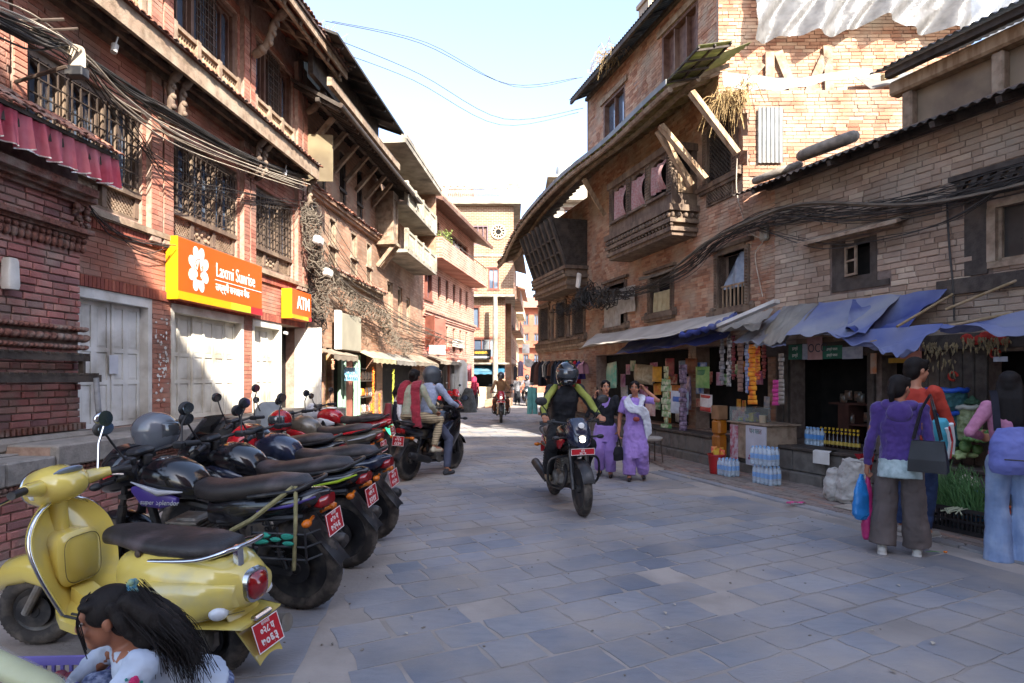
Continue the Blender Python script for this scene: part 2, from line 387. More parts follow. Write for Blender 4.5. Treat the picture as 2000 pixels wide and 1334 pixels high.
TIN=mat('dark corrugated tin','#3a3734','#262422',rough=.6,metal=.35,scale=4,bump=.2,dust='#5d5148',dustamt=.35)
TINL=mat('bright zinc sheet','#858787','#6f7170',rough=.55,metal=.1,scale=3,dust='#6f6860',dustamt=.35)
CABLE=mat('black cable','#2b2826','#3b3632',rough=.6,scale=2)
CABLEG=mat('dusty grey cable','#6f6457','#574e44',rough=.8,scale=5)
CABLEW=mat('pale cable','#b8ab99','#9a8d7c',rough=.7,scale=5)
STEEL=mat('chrome steel','#c9cbce','#b0b2b5',rough=.18,metal=1)
# ---------------------------------------------------------------- ground sheet, street slabs, brick apron
g=MB();g.add([(-400,-400,-.0005),(400,-400,-.0005),(400,800,-.0005),(-400,800,-.0005)],[(0,1,2,3)])
ground=structure(g.build('street_ground',JOINT))
def slabmesh(k):
 rr=random.Random(k);b=MB();n=12;P=[]
 for i in range(n):
  sd,t=divmod(i,3);t/=3
  x,y=((t,0),(1,t),(1-t,1),(0,1-t))[sd]
  j=.025 if t else .04
  P.append((x+rr.uniform(-j,j),y+rr.uniform(-j,j)))
 ci=[(.5+(x-.5)*.965,.5+(y-.5)*.955)for x,y in P]
 tz=[1+rr.uniform(-.12,.12)for _ in range(n)]
 b.add([(x,y,-2)for x,y in P]+[(x,y,.7)for x,y in P]+[(x,y,z)for(x,y),z in zip(ci,tz)],[(i,(i+1)%n,n+(i+1)%n,n+i)for i in range(n)]+[(n+i,n+(i+1)%n,2*n+(i+1)%n,2*n+i)for i in range(n)]+[tuple(range(2*n,3*n))])
 return b.mesh('paving_slab',SLAB)
SL=[slabmesh(k)for k in range(8)]
def pave(parent,inside,ang,rowh,lmin,lmax,Y1,maxn,seed,x0=-9,x1=9,keep=.97):
 rr=random.Random(seed);ca,sa=cos(ang),sin(ang);cand=[]
 v=-14
 while v<26:
  h=rowh*rr.uniform(.82,1.18);u=-16+rr.uniform(0,.6)
  while u<26:
   l=rr.uniform(lmin,lmax);cx,cyy=(u+l/2)*ca-(v+h/2)*sa,(u+l/2)*sa+(v+h/2)*ca
   if inside(cx,cyy)and rr.random()<keep:
    cand.append((u*ca-v*sa,u*sa+v*ca,l-.02,h-.02,cx,cyy))
   u+=l
  v+=h
 vis=sorted(cand,key=lambda c:-(1e3/max(.5,c[5])if visible((c[4],c[5],0),150)and c[5]>2.2 else 0))
 b=MB();rn=[]
 for i,(x,y,l,h,cx,cyy)in enumerate(vis):
  z=.002+rr.uniform(0,.005);tl=(rr.uniform(-.004,.004),rr.uniform(-.004,.004),ang+rr.uniform(-.012,.012))
  if i<maxn:add('paving_slab',SL[rr.randrange(8)],parent,(x,y,0),tl,(l,h,z))
  else:
   me=SL[rr.randrange(8)];n0=len(b.f)
   mt=Matrix.Translation((x,y,0))@Matrix.Rotation(ang,4,'Z')@Matrix.Diagonal((l,h,z,1))
   b.add([mt@q.co for q in me.vertices],[tuple(p.vertices)for p in me.polygons if True])
   rn+=[rr.random()]*(len(b.f)-n0)
 if b.f:stuff(b.build('paving_slabs',SLAB,parent,rnd=rn))
L_edge=lambda Y:-.52-.125*Y if Y<9 else-1.65-.02*(Y-9)
R_edge=lambda Y:5.1-.35*Y if Y<9 else 1.95-.09*(Y-9)
pave(ground,lambda x,y:1.4<y<26 and L_edge(y)<x<R_edge(y),radians(27),.27,.26,.54,26,300,3)
sidewalk=structure(MB().add([(-4.9,1,.0006),(-.5,1,.0006),(-1.66,9,.0006),(-1.9,22,.0006),(-4.9,22,.0006)],[(0,1,2,3,4)]).build('parking_strip',JOINT))
pave(sidewalk,lambda x,y:1.4<y<15 and L_edge(y)-1.05<x<L_edge(y)-.06,radians(97),.36,.4,.75,15,60,5,keep=.8)
verge=structure(MB().add([(2.2,9.6,.0003),(5.6,.8,.0003),(7.6,.8,.0003),(4.2,10.4,.0003)],[(0,1,2,3)]).build('road_margin',JOINT))
pave(verge,lambda x,y:1.5<y<9.5 and R_edge(y)+.1<x<R_edge(y)+.62,radians(109),.55,.6,1.1,9,40,6,keep=.9)
# brick apron before the shops: kerb line from the photograph, plinth front behind
ap0,ap1=V((2.55,9.7,0)),V((4.35,4.6,0))
APF=Frame(ap0.x,ap0.y,ap1.x-ap0.x,ap1.y-ap0.y)
apron=structure(MB().add([(0,0,.012),(7.2,0,.012),(7.2,1.6,.012),(-.6,1.2,.012),(-2.8,.75,.012)],[(0,1,2,3,4)]).build('brick_apron',MORTARD,loc=(ap0.x,ap0.y,0),rot=(0,0,APF.rz)))
bm_=MB();bm_.bbox(0,1,0,1,-1,1,.04);apm=bm_.mesh('paving_brick',APRON)
rr=random.Random(8);cand=[]
for j in range(16):
 u=-2.6+j*.03*0
 while u<6.2:
  l=rr.uniform(.2,.24);cand.append((u,.02+j*.082,l));u+=l+.012
cand=[c for c in cand if visible(APF.w(c[0],c[1],0),10)and c[1]<1.35 and(c[0]>-.3 or c[1]>-.3*c[0])]
cand.sort(key=lambda c:APF.w(c[0],c[1],0)[1]);b=MB();rn=[]
for i,(u,v,l)in enumerate(cand):
 z=.02+rr.uniform(-.005,.006)
 if i<300:add('paving_brick',apm,apron,(u,v,.006),(rr.uniform(-.02,.02),rr.uniform(-.01,.01),rr.uniform(-.02,.02)),(l,.07,z))
 else:n0=len(b.f);b.box(u,u+l,v,v+.07,.004,.006+z);rn+=[rr.random()]*6
stuff(b.build('paving_bricks',APRON,apron,rnd=rn))
u=-.2
while u<6.2:
 l=rr.uniform(.5,.9);add('kerb_stone',SL[rr.randrange(8)],apron,(u,-.14,0),(0,0,0),(l-.015,.13,.025));u+=l
# small litter and grit on the street
b=MB();rr=random.Random(77)
for k in range(260):
 y=2.2+10*rr.random()**1.6;x=rr.uniform(L_edge(y)-1.2,R_edge(y)+.7);q=rr.uniform(.003,.009);b.ell((x,y,.008),(q*rr.uniform(.8,2.5),q,q*.5),5,4,Matrix.Rotation(rr.uniform(0,3),3,'Z'))
stuff(b.build('street_grit',mat('grit','#857b71','#655d55',rough=.95,scale=40),ground))
b=MB()
for k in range(46):
 y=2.4+9*rr.random()**1.4;x=rr.uniform(L_edge(y)-1,R_edge(y)+.9);a=rr.uniform(0,3);l=rr.uniform(.01,.03);b.add([(x-l*cos(a),y-l*sin(a),.012),(x+l*.5*sin(a),y-l*.5*cos(a),.016),(x+l*cos(a),y+l*sin(a),.012),(x-l*.5*sin(a),y+l*.5*cos(a),.02)],[(0,1,2,3)])
stuff(b.build('paper_scraps',mat('scrap paper','#b5aa98','#8f8474',rough=.9,scale=3),ground))
# ================================================================ left side of the street
FL=Frame(-5.5,0,.0875,1)
def wallgrid(b,x0,x1,z0,z1,y0,y1,holes):
 xs=sorted({x0,x1,*[min(max(h[k],x0),x1)for h in holes for k in(0,1)]});zs=sorted({z0,z1,*[min(max(h[k],z0),z1)for h in holes for k in(2,3)]})
 for i in range(len(xs)-1):
  for j in range(len(zs)-1):
   cx,cz=(xs[i]+xs[i+1])/2,(zs[j]+zs[j+1])/2
   if xs[i+1]-xs[i]>1e-4 and zs[j+1]-zs[j]>1e-4 and not any(h[0]<cx<h[1]and h[2]<cz<h[3]for h in holes):
    b.box(xs[i],xs[i+1],y0,y1,zs[j],zs[j+1])
 return b
def lattice(b,x0,x1,z0,z1,y,step=.05,w=.018,t=.02):
 """diagonal lattice clipped to a rectangle"""
 W,H=x1-x0,z1-z0;k=-H
 while k<W:
  a0,a1=max(k,0),min(k+H,W)
  if a1-a0>.01:
   b.bar((x0+a0,y,z0+a0-k),(x0+a1,y,z0+a1-k),w,t,(0,1,0));b.bar((x1-a0,y-t*.6,z0+a0-k),(x1-a1,y-t*.6,z0+a1-k),w,t,(0,1,0))
  k+=step*1.414
def window(parent,x0,x1,z0,z1,y=.08,n=3,panel=0.,grille=True,wood=None,arch=True,glass=None,fr=.07,name='window'):
 """wooden window of n lights, with carved panels under it and an iron grille before it"""
 wood=wood or WOODB;b=MB();zs=z0+panel
 b.box(x0,x1,y-.05,y+.1,z1-fr,z1);b.box(x0,x1,y-.05,y+.1,z0,z0+fr*.8)
 if panel:b.box(x0-.03,x1+.03,y-.1,y+.1,zs-fr*.5,zs+fr*.5)
 w=(x1-x0-fr)/n
 for i in range(n+1):b.box(x0+i*w,x0+i*w+fr,y-.06,y+.1,z0+fr*.8,z1-fr)
 lo=zs+(fr*.5 if panel else fr*.8)
 for i in range(n):
  a,c=x0+i*w+fr,x0+(i+1)*w;s_=.035
  b.box(a,a+s_,y,y+.05,lo,z1-fr);b.box(c-s_,c,y,y+.05,lo,z1-fr);b.box(a,c,y,y+.05,lo,lo+s_)
  m_=(a+c)/2;b.box(m_-.018,m_+.018,y+.002,y+.05,lo+s_,z1-fr)
  if arch:
   for(p,q)in((a,m_),(m_,c)):
    P=[(p,z1-fr+.001)]+[(p+(q-p)*t/6,z1-fr-.02-.09*(1-sin(pi*t/6)))for t in range(7)]+[(q,z1-fr+.001)]
    b.prism(P,y-.002,y+.045)
 f=b.build(name,wood,parent)
 for i in range(n):
  a,c=x0+i*w+fr,x0+(i+1)*w
  MB().box(a+.001,c-.001,y+.052,y+.06,lo+.001,z1-fr-.001).build('pane',glass or GLASS,f)
  if panel:
   p=MB();p.box(a,c,y,y+.02,z0+fr*.8,zs-fr*.5)
   if i%2==0 or n>3:lattice(p,a,c,z0+fr*.8,zs-fr*.5,y-.012,.042,.016,.016)
   else:
    for k in range(14):p.ell((R.uniform(a+.04,c-.04),y-.01,R.uniform(z0+.1,zs-.07)),(.035,.025,.03),8,5)
   p.build('carved_panel',WOODG,f)
  if grille:
   q=MB();zz=lo+.04;nb=max(3,int((c-a)/.1))
   for k in range(nb+1):xx=a+(c-a)*k/nb;q.box(xx-.007,xx+.007,y-.1,y-.086,lo-.02,z1-fr-.01)
   nh=max(3,int((z1-lo)/.17))
   for k in range(nh):zz=lo+.05+(z1-fr-lo-.1)*k/(nh-1);q.box(a-.02,c+.02,y-.104,y-.09,zz-.007,zz+.007)
   q.build('grille',IRON,f)
 return f
def strut(parent,p,q,w=.12,name='roof_strut',m=None,carved=True):
 """roof strut from the wall up to the eave; carved ones swell and curl"""
 b=MB();p,q=V(p),V(q)
 if not carved:return b.bar(p,q,w,w*1.1,(0,1,0)).build(name,m or WOODG,parent)
 P=[];rr_=[]
 for i in range(25):
  t=i/24;o=.07*sin(2*pi*t);P.append(p.lerp(q,t)+V((0,-1,-.6)).normalized()*(.04+o));rr_.append(w*(.34+.1*abs(sin(3*pi*t))+.05*sin(23*t)))
 b.tube(P,rr_,8);b.ell(P[4],w*.52,8,6);b.ell(P[20],w*.5,8,6)
 for k in(8,12,16):b.ell(P[k]+V((0,-.035,-.02)),w*.36,8,6)
 return b.build(name,m or WOOD,parent,smooth=50)
def tilerow(parent,x0,x1,y,z,rise,dep,m=TILE,maxn=300,step=.075,rows=1,name='roof_tile',seed=3,jit=1.):
 rr=random.Random(seed);b=MB()
 b.grid(lambda u,v:(u,v,.16*sin(pi*u)+.0*v),4,1,(0,0,-.09));me=b.mesh('roof_tile',m,60);n=0
 for r in range(rows):
  x=x0+(step/2 if r%2 else 0)
  while x<x1:
   t=(r+.0)/max(1,rows)
   add(name,me,parent,(x,y+dep*t+rr.uniform(-.015,.02)*jit,z+rise*t+.012*(r%2)+rr.uniform(-.006,.01)*jit),(atan2(rise,dep)+rr.uniform(-.1,.1)*jit,rr.uniform(-.08,.08)*jit,rr.uniform(-.1,.1)*jit),(step*.95,dep/rows*1.35,step*1.1));n+=1
   x+=step*rr.uniform(.95,1.1)
# ---- stone plinth (raised platform) along the left buildings
plinth=FL.root('stone_platform','raised brick platform with grey stone coping running in front of the white folding doors','platform')
b=MB();b.box(2.0,5.62,-.86,.4,-.05,.78);b.box(5.62,12.9,-.86,.4,-.05,.872);b.build('core',MORTAR,plinth)
rr=random.Random(4);x=2.0
while x<12.9:
 l=min(rr.uniform(.9,1.5),12.9-x)
 if x<5.62<x+l:l=5.62-x
 zt=.80 if x<5.6 else .89
 MB().bbox(x+.004,x+l-.004,-.93+rr.uniform(-.006,.006),-.42,zt-.2,zt,.014).build('coping_stone',STONE,plinth)
 x+=l
b=MB();b.box(2,5.6,-.42,.3,.7,.797);b.box(5.6,12.9,-.42,.3,.8,.885);b.build('paved_top',STONED,plinth)
b=MB();x=2.0
while x<12.8:
 zt=.6 if x<5.6 else .69
 b.ell((x,-.885,zt-.03),(.028,.03,.026),8,5);x+=.055
b.box(2,5.6,-.9,-.8,.53,.545);b.box(5.62,12.9,-.9,-.8,.62,.635);b.build('beaded_band',BAND,plinth,smooth=50)
bricks(FL,plinth,BR_SHRINE,[(2.2,5.6,.0,.53,-.86),(5.62,12.9,.0,.62,-.86)],bl=.23,bh=.06,seed=2)
# ---- brick shrine standing on the platform
SX1=FL.X(157,.3);HZ=lambda py,px=155,d=.3:FL.hit(px,py,d)[1]
shrine=FL.root('brick_shrine','old crimson brick shrine with carved cornices beside the first white door','shrine')
MB().box(2.2,SX1-.01,-.28,.6,.78,3.9).build('core',MORTARD,shrine)
zc0,zc1,zb0,zb1=HZ(490),HZ(450),HZ(683),HZ(640)
bricks(FL,shrine,BR_SHRINE,[(2.6,SX1,HZ(825),zb0,-.28),(2.6,SX1,zb1,zc0,-.28),(2.6,SX1,zc1,3.5,-.28)],bl=.2,bh=.062,seed=5,maxn=290)
bricks(FL,shrine,BR_SHRINE,[],axis='y')
b=MB();b.box(2.4,SX1+.06,-.42,.3,zc1-.05,zc1);b.box(2.4,SX1+.03,-.36,.3,zc1-.085,zc1-.05);b.build('cornice',BAND,shrine)
b=MB();b.box(2.4,SX1+.02,-.33,.3,zc0+.005,zc1-.085)
x=2.5
while x<SX1+.02:
 b.ell((x,-.345,zc1-.125),(.03,.03,.028),8,5);b.ell((x,-.33,zc0+.02),(.034,.035,.05),8,6);x+=.075
b.build('scalloped_band',BAND,shrine,smooth=50)
for k,(zz,rad)in enumerate(((zb1-.02,.03),((zb0+zb1)/2,.045),(zb0+.02,.03))):
 b=MB();x=2.4
 while x<SX1+.05:
  b.ell((x,-.31,zz),(rad*1.35,.05+.012*(k==1),rad*.8),8,6,Matrix.Rotation(-.6,3,'Y'));x+=rad*1.9
 b.box(2.4,SX1+.04*(k==1),-.31,.2,zz-rad*.8,zz+rad*.7);b.build('rope_moulding',BAND,shrine,smooth=50)
b=MB();b.box(2.4,SX1+.03,-.34,.3,HZ(838),HZ(825));x=2.45
while x<SX1:b.box(x,x+.035,-.365,-.3,HZ(837),HZ(826));x+=.06
b.build('base_band',BAND,shrine)
b=MB();b.bbox(2.4,SX1+.06,-.44,.3,.798,HZ(840),.04);b.bbox(2.4,SX1+.14,-.56,.3,.797,.815,.008);b.build('base_step',STONE,shrine)
# upper part under the eave
b=MB();z1_=HZ(395);b.box(2.4,SX1+.1,-.42,.3,z1_,z1_+.05);b.box(2.4,SX1+.05,-.36,.3,z1_-.04,z1_)
b.box(2.4,SX1+.02,-.5,.3,3.42,3.5);b.build('eave_moulding',BAND,shrine)
b=MB()
for k in range(26):b.ell((SX1-.06+R.uniform(-.07,.12),-.33+R.uniform(-.05,.02),z1_-.2+R.uniform(-.12,.14)),R.uniform(.02,.045),8,5)
b.build('carved_bracket',BAND,shrine,smooth=50)
e0=2.2;e1=FL.X(232,.65)
b=MB();b.add([(e0,-.66,3.86),(e1,-.66,3.86),(e1,.1,4.2),(e0,.1,4.2),(e0,-.66,3.9),(e1,-.66,3.9),(e1,.1,4.24),(e0,.1,4.24)],[(0,1,2,3),(4,7,6,5),(0,4,5,1),(1,5,6,2),(3,2,6,7),(0,3,7,4)])
b.box(e0,e1-.02,-.62,-.57,3.74,3.86);b.build('eave_board',WOODD,shrine)
tilerow(shrine,4.4,e1-.04,-.72,3.905,.3,.5,rows=5,step=.085,seed=6)
lamp=tag(MB().lofts([(1.86,0,-.35,.055,.05,5),(1.9,0,-.35,.065,.055,5),(2.12,0,-.35,.055,.05,5),(2.15,0,-.35,.045,.04,5)],16,'z').build('wall_lamp',WHITEP,loc=FL.w(FL.X(20,.35),0,.46),rot=(0,0,FL.rz),smooth=40),'small dirty white box lamp fixed to the crimson shrine wall','lamp')
fr=MB();n_=330
def frill(u,v):
 x=e0+(e1+.0-e0)*u;ph=x*2*pi/.16;a=(.25+.75*v)*.045
 return(x+.02*sin(ph+1)*v,-.64-a*(sin(ph)+.4*sin(2.3*ph)),3.86-v*(.3+.015*sin(ph*.5)))
fr.grid(frill,n_,6)
FRILL=cloth_thin('crimson satin frill','#c04a5e','#a02e44',tl=.25,scale=5,rough=.5,dust='#cc8a92',dustamt=.35)
frl=tag(fr.build('frill_curtain',FRILL,loc=(FL.ox,FL.oy,0),rot=(0,0,FL.rz),smooth=60),'pleated crimson valance curtain with silver hem hanging under the tiled shrine eave','curtain')
h_=MB();h_.grid(lambda u,v:(lambda p:(p[0],p[1]-.004,p[2]-.012*v+.004))(frill(u,1)),n_,1);h_.build('silver_hem',mat('silver braid','#cfcac4','#a8a29b',rough=.35,metal=.5,scale=60),frl)
rail=FL.root('wooden_rail','dark notched wooden double beam rail on brackets along the shrine wall','rail')
for(py0,py1,px1,d)in((692,706,168,.42),(730,746,190,.52)):
 xe,za=FL.hit(px1,py0,d);zb_=FL.hit(px1,py1,d)[1];b=MB();b.box(2.4,xe,-d-.05,-d+.05,zb_,za-.012);x=2.5
 while x<xe-.02:b.box(x,x+.05,-d-.06,-d+.055,za-.012,za+.006);x+=.1
 b.box(xe-.06,xe,-d-.045,-.2,zb_+.005,za-.02);b.build('beam',WOODD,rail)
x_,z_=FL.hit(164,712,.45);MB().box(x_-.03,x_,-.47,-.41,HZ(733,164,.45),HZ(700,164,.45)).build('bracket',WOODD,rail)
xa,za=FL.hit(184,738,.56);b=MB();P=smoothpath([(xa,-.58,za),(xa+.03,-.58,za-.3),(xa+.07,-.56,za-.42),(xa+.07,-.55,.89)],5)
b.tube(P,.028,10);b.lathe([(.03,-.01),(.034,0),(.03,.01)],10,(xa+.06,-.565,za-.4))
tag(b.build('bamboo_pole',mat('grey bamboo','#8f9196','#77797c',rough=.6,scale=10),loc=(FL.ox,FL.oy,0),rot=(0,0,FL.rz),smooth=40),'grey pole leaning from the platform up to the end of the wooden rail','pole')
# ---- bank building
bank=FL.root('bank_building','red brick bank building with carved wooden windows, balusters and tiled eaves above white folding doors','building')
BX1=12.95
F1=[(3.9,5.75),(6.25,8.0),(8.55,10.32),(10.8,12.42)]
D=[(6.75,8.17),(8.57,10.5),(10.8,11.9)]
holes=[(a,c,3.5,4.93)for a,c in F1]+[(a,c,6.15,7.58)for a,c in F1]+[(a,c,.89,2.54)for a,c in D]+[(11.9,12.75,.5,2.54)]
wallgrid(MB(),2.0,BX1,.3,8.2,.0,.3,holes).build('wall',MORTAR,bank)
MB().box(2.0,BX1-.02,.3,7,.3,8.2).build('interior',ROOMSHADE,bank)
PIL=[(8.06,8.27),(8.31,8.5),(10.38,10.56),(10.6,10.76),(12.47,12.66),(12.72,12.92),(5.82,6.0),(6.04,6.2)]
for a,c in PIL:
 for z0,z1 in((3.3,5.5),(6.0,7.9)):MB().box(a+.008,c-.008,-.09,.01,z0,z1).build('pilaster',MORTAR,bank)
reg=[(a,c,3.45,5.4,-.09)for a,c in PIL]+[(a,c,6.1,7.6,-.09)for a,c in PIL]+[(2.2,BX1,.9,3.42),(2.2,BX1,5.0,5.55),(2.2,BX1,3.42,5.0),(2.2,BX1,5.9,7.75)]
bricks(FL,bank,BR_RED,reg,holes,bl=.3,bh=.06,jt=.007,proud=.012,seed=7)
SOLD=mat('soldier course brick','#8d4a3b','#74392e',rough=.85,scale=20,bump=.5,bscale=60,rand=['#93503f','#a05f4c','#7d4238','#8a4a3c'])
b=MB();x=2.3;rn=[]
while x<BX1-.06:
 for zz,hh in((2.545,.13),(3.24,.12)):
  n0=len(b.f);b.box(x,x+.052,-.045,.01,zz,zz+hh);rn+=[R.random()]*(len(b.f)-n0)
 x+=.061
stuff(b.build('soldier_course',SOLD,bank,rnd=rn))
b=MB();b.box(2.3,BX1,-.1,.05,3.375,3.45);b.box(2.3,BX1,-.07,.05,3.36,3.375);b.build('sill_course',WOODG,bank)
for a,c in F1:
 window(bank,a,c,3.5,4.92,n=3,panel=.34,y=.1,wood=WOOD)
 f=window(bank,a,c,6.47,7.57,n=3,y=.1,grille=False,wood=WOODB,arch=True)
 q=MB();w_=(c-a)/3
 for k in range(8):q.box(a+w_+.05+k*(w_-.1)/7-.006,a+w_+.05+k*(w_-.1)/7+.006,-.01,.005,6.5,7.52)
 for k in range(9):q.box(a+w_+.02,a+2*w_-.02,-.014,-.001,6.55+k*.115,6.562+k*.115)
 q.build('grille',IRON,f)
 bl_=MB();bl_.box(a,c,-.06,.1,6.41,6.47);bl_.box(a,c,-.06,.1,6.13,6.18)
 for k in range(4):xx=a+(c-a-.09)*k/3;bl_.box(xx,xx+.09,-.07,.1,6.13,6.49)
 bl_=bl_.build('balustrade',WOODG,bank)
 pr=MB().lathe([(.016,0),(.03,.01),(.03,.03),(.017,.045),(.03,.085),(.032,.11),(.018,.15),(.017,.165),(.03,.185),(.03,.2),(.016,.215),(.028,.225),(.02,.23)],8).mesh('baluster',WOODL,40)
 for k in range(3):
  xa_=a+(c-a-.09)*k/3+.09;nb=8;wd=(c-a-.09)/3-.09
  for j in range(nb):add('baluster',pr,bl_,(xa_+wd*(j+.5)/nb,.0,6.18))
# doors
def leaf(parent,x0,x1,z0,z1,y,m,rot=0.):
 b=MB();b.box(0,x1-x0-.006,.012,.05,0,z1-z0);s_=.045;W,H=x1-x0-.006,z1-z0;cuts=[0,.36,.62,1.0];st=.028
 for a,c in((0,s_),(W-s_,W)):b.box(a,c,-.006,.012,0,H)
 for k,t in enumerate(cuts):zc=max(st,min(H-st,H*t));b.box(s_,W-s_,-.006,.012,zc-st,zc+st)
 o=b.build('door_leaf',m,parent,(x0,y,z0),(0,0,rot))
 for k in range(3):
  a,c=max(2*st,H*cuts[k]+st),min(H-2*st,H*cuts[k+1]-st)
  p=MB();p.add([(s_,.0115,a),(W-s_,.0115,a),(W-s_,.0115,c),(s_,.0115,c),(s_+.03,.002,a+.03),(W-s_-.03,.002,a+.03),(W-s_-.03,.002,c-.03),(s_+.03,.002,c-.03)],[(0,1,5,4),(1,2,6,5),(2,3,7,6),(3,0,4,7),(4,5,6,7)])
  p.build('panel',m,o)
 return o
for k,((a,c),n,m)in enumerate(zip(D,(5,6,4),(WHITEP,WHITEP2,WHITEP2))):
 fb=MB();fb.box(a,a+.07,-.02,.2,.89,2.54);fb.box(c-.07,c,-.02,.2,.89,2.54);fb.box(a+.07,c-.07,-.02,.2,2.42,2.54);fb.build('door_frame',m,bank)
 w=(c-a-.14)/n
 for j in range(n):
  o=leaf(bank,a+.07+j*w,a+.07+(j+1)*w,.9,2.415,.1+.012*((j*7+k)%3),m,.03*((j%2)*2-1))
MB().box(8.95,9.09,.088,.1,.93,1.08).build('vent_patch',WOODG,bank)
nt_=MB().box(7.53,7.68,.076,.084,1.55,1.78).build('paper_notice',mat('paper','#c4c5ca','#b6b7bd',rough=.9),bank)
# open white leaf of the cash-machine door, turned out to the street, and the reddish inner jamb
MB().box(11.93,12.12,.12,.22,.5,2.5).build('jamb',mat('faded pink jamb','#a87468','#8f6156',rough=.8,scale=5),bank)
lf=MB();lf.bbox(-.0,.62,-.02,.03,0,2.02,.006)
for(z0,z1)in((.12,.7),(.8,1.2),(1.3,1.9)):lf.box(.07,.55,-.027,-.02,z0,z0+.02);lf.box(.07,.55,-.027,-.02,z1,z1+.02);lf.box(.07,.09,-.027,-.02,z0+.02,z1);lf.box(.53,.55,-.027,-.02,z0+.02,z1)
lf.build('open_door_leaf',mat('bright white paint','#dedcd5','#cdc9bf',rough=.55,scale=3,dust='#b0a899',dustamt=.15),bank,(12.75,.1,.5),(0,0,radians(-102)))
MB().tube([(11.98,-.03,2.38),(11.98,-.1,2.36)],.03,10).build('bulb_lamp',WHITEP,bank)
# lower tiled eave between the storeys
EX1=12.55
b=MB();b.box(2,EX1,-.5,-.45,5.5,5.76);b.build('eave_fascia',WOODG,bank)
b=MB();b.prism([(-.45,5.56),(0,5.8),(0,5.9),(-.52,5.76),(-.45,5.76)],2,EX1,'x');b.build('eave_soffit',REDOX,bank)
b=MB();x=2.2
while x<EX1:b.bar((x,-.43,5.53),(x,0,5.75),.05,.06);x+=.5
b.box(2,EX1,-.26,-.2,5.54,5.62);b.box(2,EX1,-.12,-.0,5.5,5.62);b.build('eave_rafters',WOOD,bank)
tilerow(bank,6.0,EX1-.03,-.57,5.775,.14,.36,rows=3,step=.1,seed=9,jit=.7)
b=MB();b.prism([(-.55,5.77),(-.2,5.9),(0,6.0),(0,5.92),(-.55,5.762)],2,EX1,'x');b.build('eave_slope',TILE,bank)
for xs_ in(8.17,8.4,10.47,10.68,12.56):strut(bank,(xs_,-.1,4.95),(xs_,-.4,5.55),.12)
b=MB();b.box(2,BX1,-.12,0,6.0,6.12);b.build('balcony_ledge',WOODG,bank)
# main roof
RX1=12.95
b=MB();b.prism([(-.9,7.77),(0,8.2),(0,8.24),(-.9,7.83)],2,RX1,'x');b.build('roof_boarding',mat('red brown soffit boards','#8a4b35','#6f3a29',rough=.8,scale=6,stretch=(.3,1,1),bump=.3,lines=('X',2.2,'#4d2a1f')),bank)
b=MB();x=2.2
while x<RX1:b.bar((x,-.87,7.72),(x,0,8.14),.08,.1);x+=.62
b.box(2,RX1,-.5,-.43,7.86,7.95);b.build('rafters',WOOD,bank)
b=MB();b.box(2,RX1+.02,-.94,-.902,7.73,7.87);b.box(2,RX1,-.82,-.77,7.68,7.75);b.build('roof_fascia',WOODG,bank)
b=MB();b.prism([(-.98,7.88),(-.98,7.93),(3,9.9),(7,8.4),(7,8.3),(3,9.8),(-.05,8.3)],2,RX1,'x');b.build('roof',TILE,bank,fix=True)
tilerow(bank,9.2,RX1,-1.02,7.94,.12,.25,rows=1,step=.12,seed=10)
for xs_,zz in((10.6,7.05),(12.8,7.02),(8.27,6.95)):strut(bank,(xs_,-.1,zz),(xs_,-.75,7.82),.16)
g_=MB()
for k in range(120):
 x0_=R.uniform(11.9,12.7);yy=R.uniform(-.95,-.6);g_.tube([(x0_,yy,7.92),(x0_+R.uniform(-.1,.1),yy+R.uniform(-.12,.1),8.05+R.uniform(0,.2)),(x0_+R.uniform(-.25,.25),yy-R.uniform(0,.25),8.0+R.uniform(-.1,.35))],.004,3)
gr=tag(g_.build('dry_grass',mat('dry grass','#b8a27a','#94805a',rough=.9,scale=20),loc=(FL.ox,FL.oy,0),rot=(0,0,FL.rz)),'tuft of dry straw coloured grass on the far end of the bank roof','grass tuft')
b=MB();rr=random.Random(3)
for k in range(60):zz=rr.gauss(1.75,.3);b.ell((rr.uniform(8.24,8.5),-.02,max(1.2,min(2.3,zz))),(rr.uniform(.006,.03),.003,rr.uniform(.005,.03)),6,4)
stuff(b.build('peeling_paint',WHITEP,bank))
# ---- bank signs
OR=mat('orange sign face','#cf5418','#c64d14',rough=.35,scale=1,vary=.05);YE=mat('yellow sign face','#d29a14','#c99011',rough=.35,scale=1)
LM=mat('lime sign face','#a6b62c','#9bab28',rough=.35,scale=1);RD=mat('crimson sign face','#b22630','#a6212b',rough=.35,scale=1);WH=mat('white lettering','#e2e0dc','#d8d6d2',rough=.5,scale=2)
def banksign(name,label,x0,x1,z0,z1,d,dep):
 W,H=x1-x0,z1-z0;w=FL.w(x0,-d,z0);o=thing(name,label,'sign',w,FL.rz);st=H*.135
 MB().bbox(.006,W,0,dep,0,H,.01).build('box',OR,o)
 MB().box(-.004,.006,-.003,dep+.002,-.003,H+.003).build('side_panel',YE,o)
 b=MB();b.mi=0;b.box(.008,W*.57,-.006,0,.004,st);b.mi=1;b.box(W*.57,W*.83,-.006,0,.004,st);b.mi=2;b.box(W*.83,W-.002,-.006,0,.004,st)
 b.build('stripe',[YE,LM,RD],o);return o,W,H
sx0,sx1=FL.X(347,.2),FL.X(512,.2)
s1,W,H=banksign('bank_sign','orange lightbox sign with white flower emblem over the folding doors',sx0,sx1,2.58,3.44,.2,.17)
b=MB();cx,cz=W*.205,H*.56;n=8
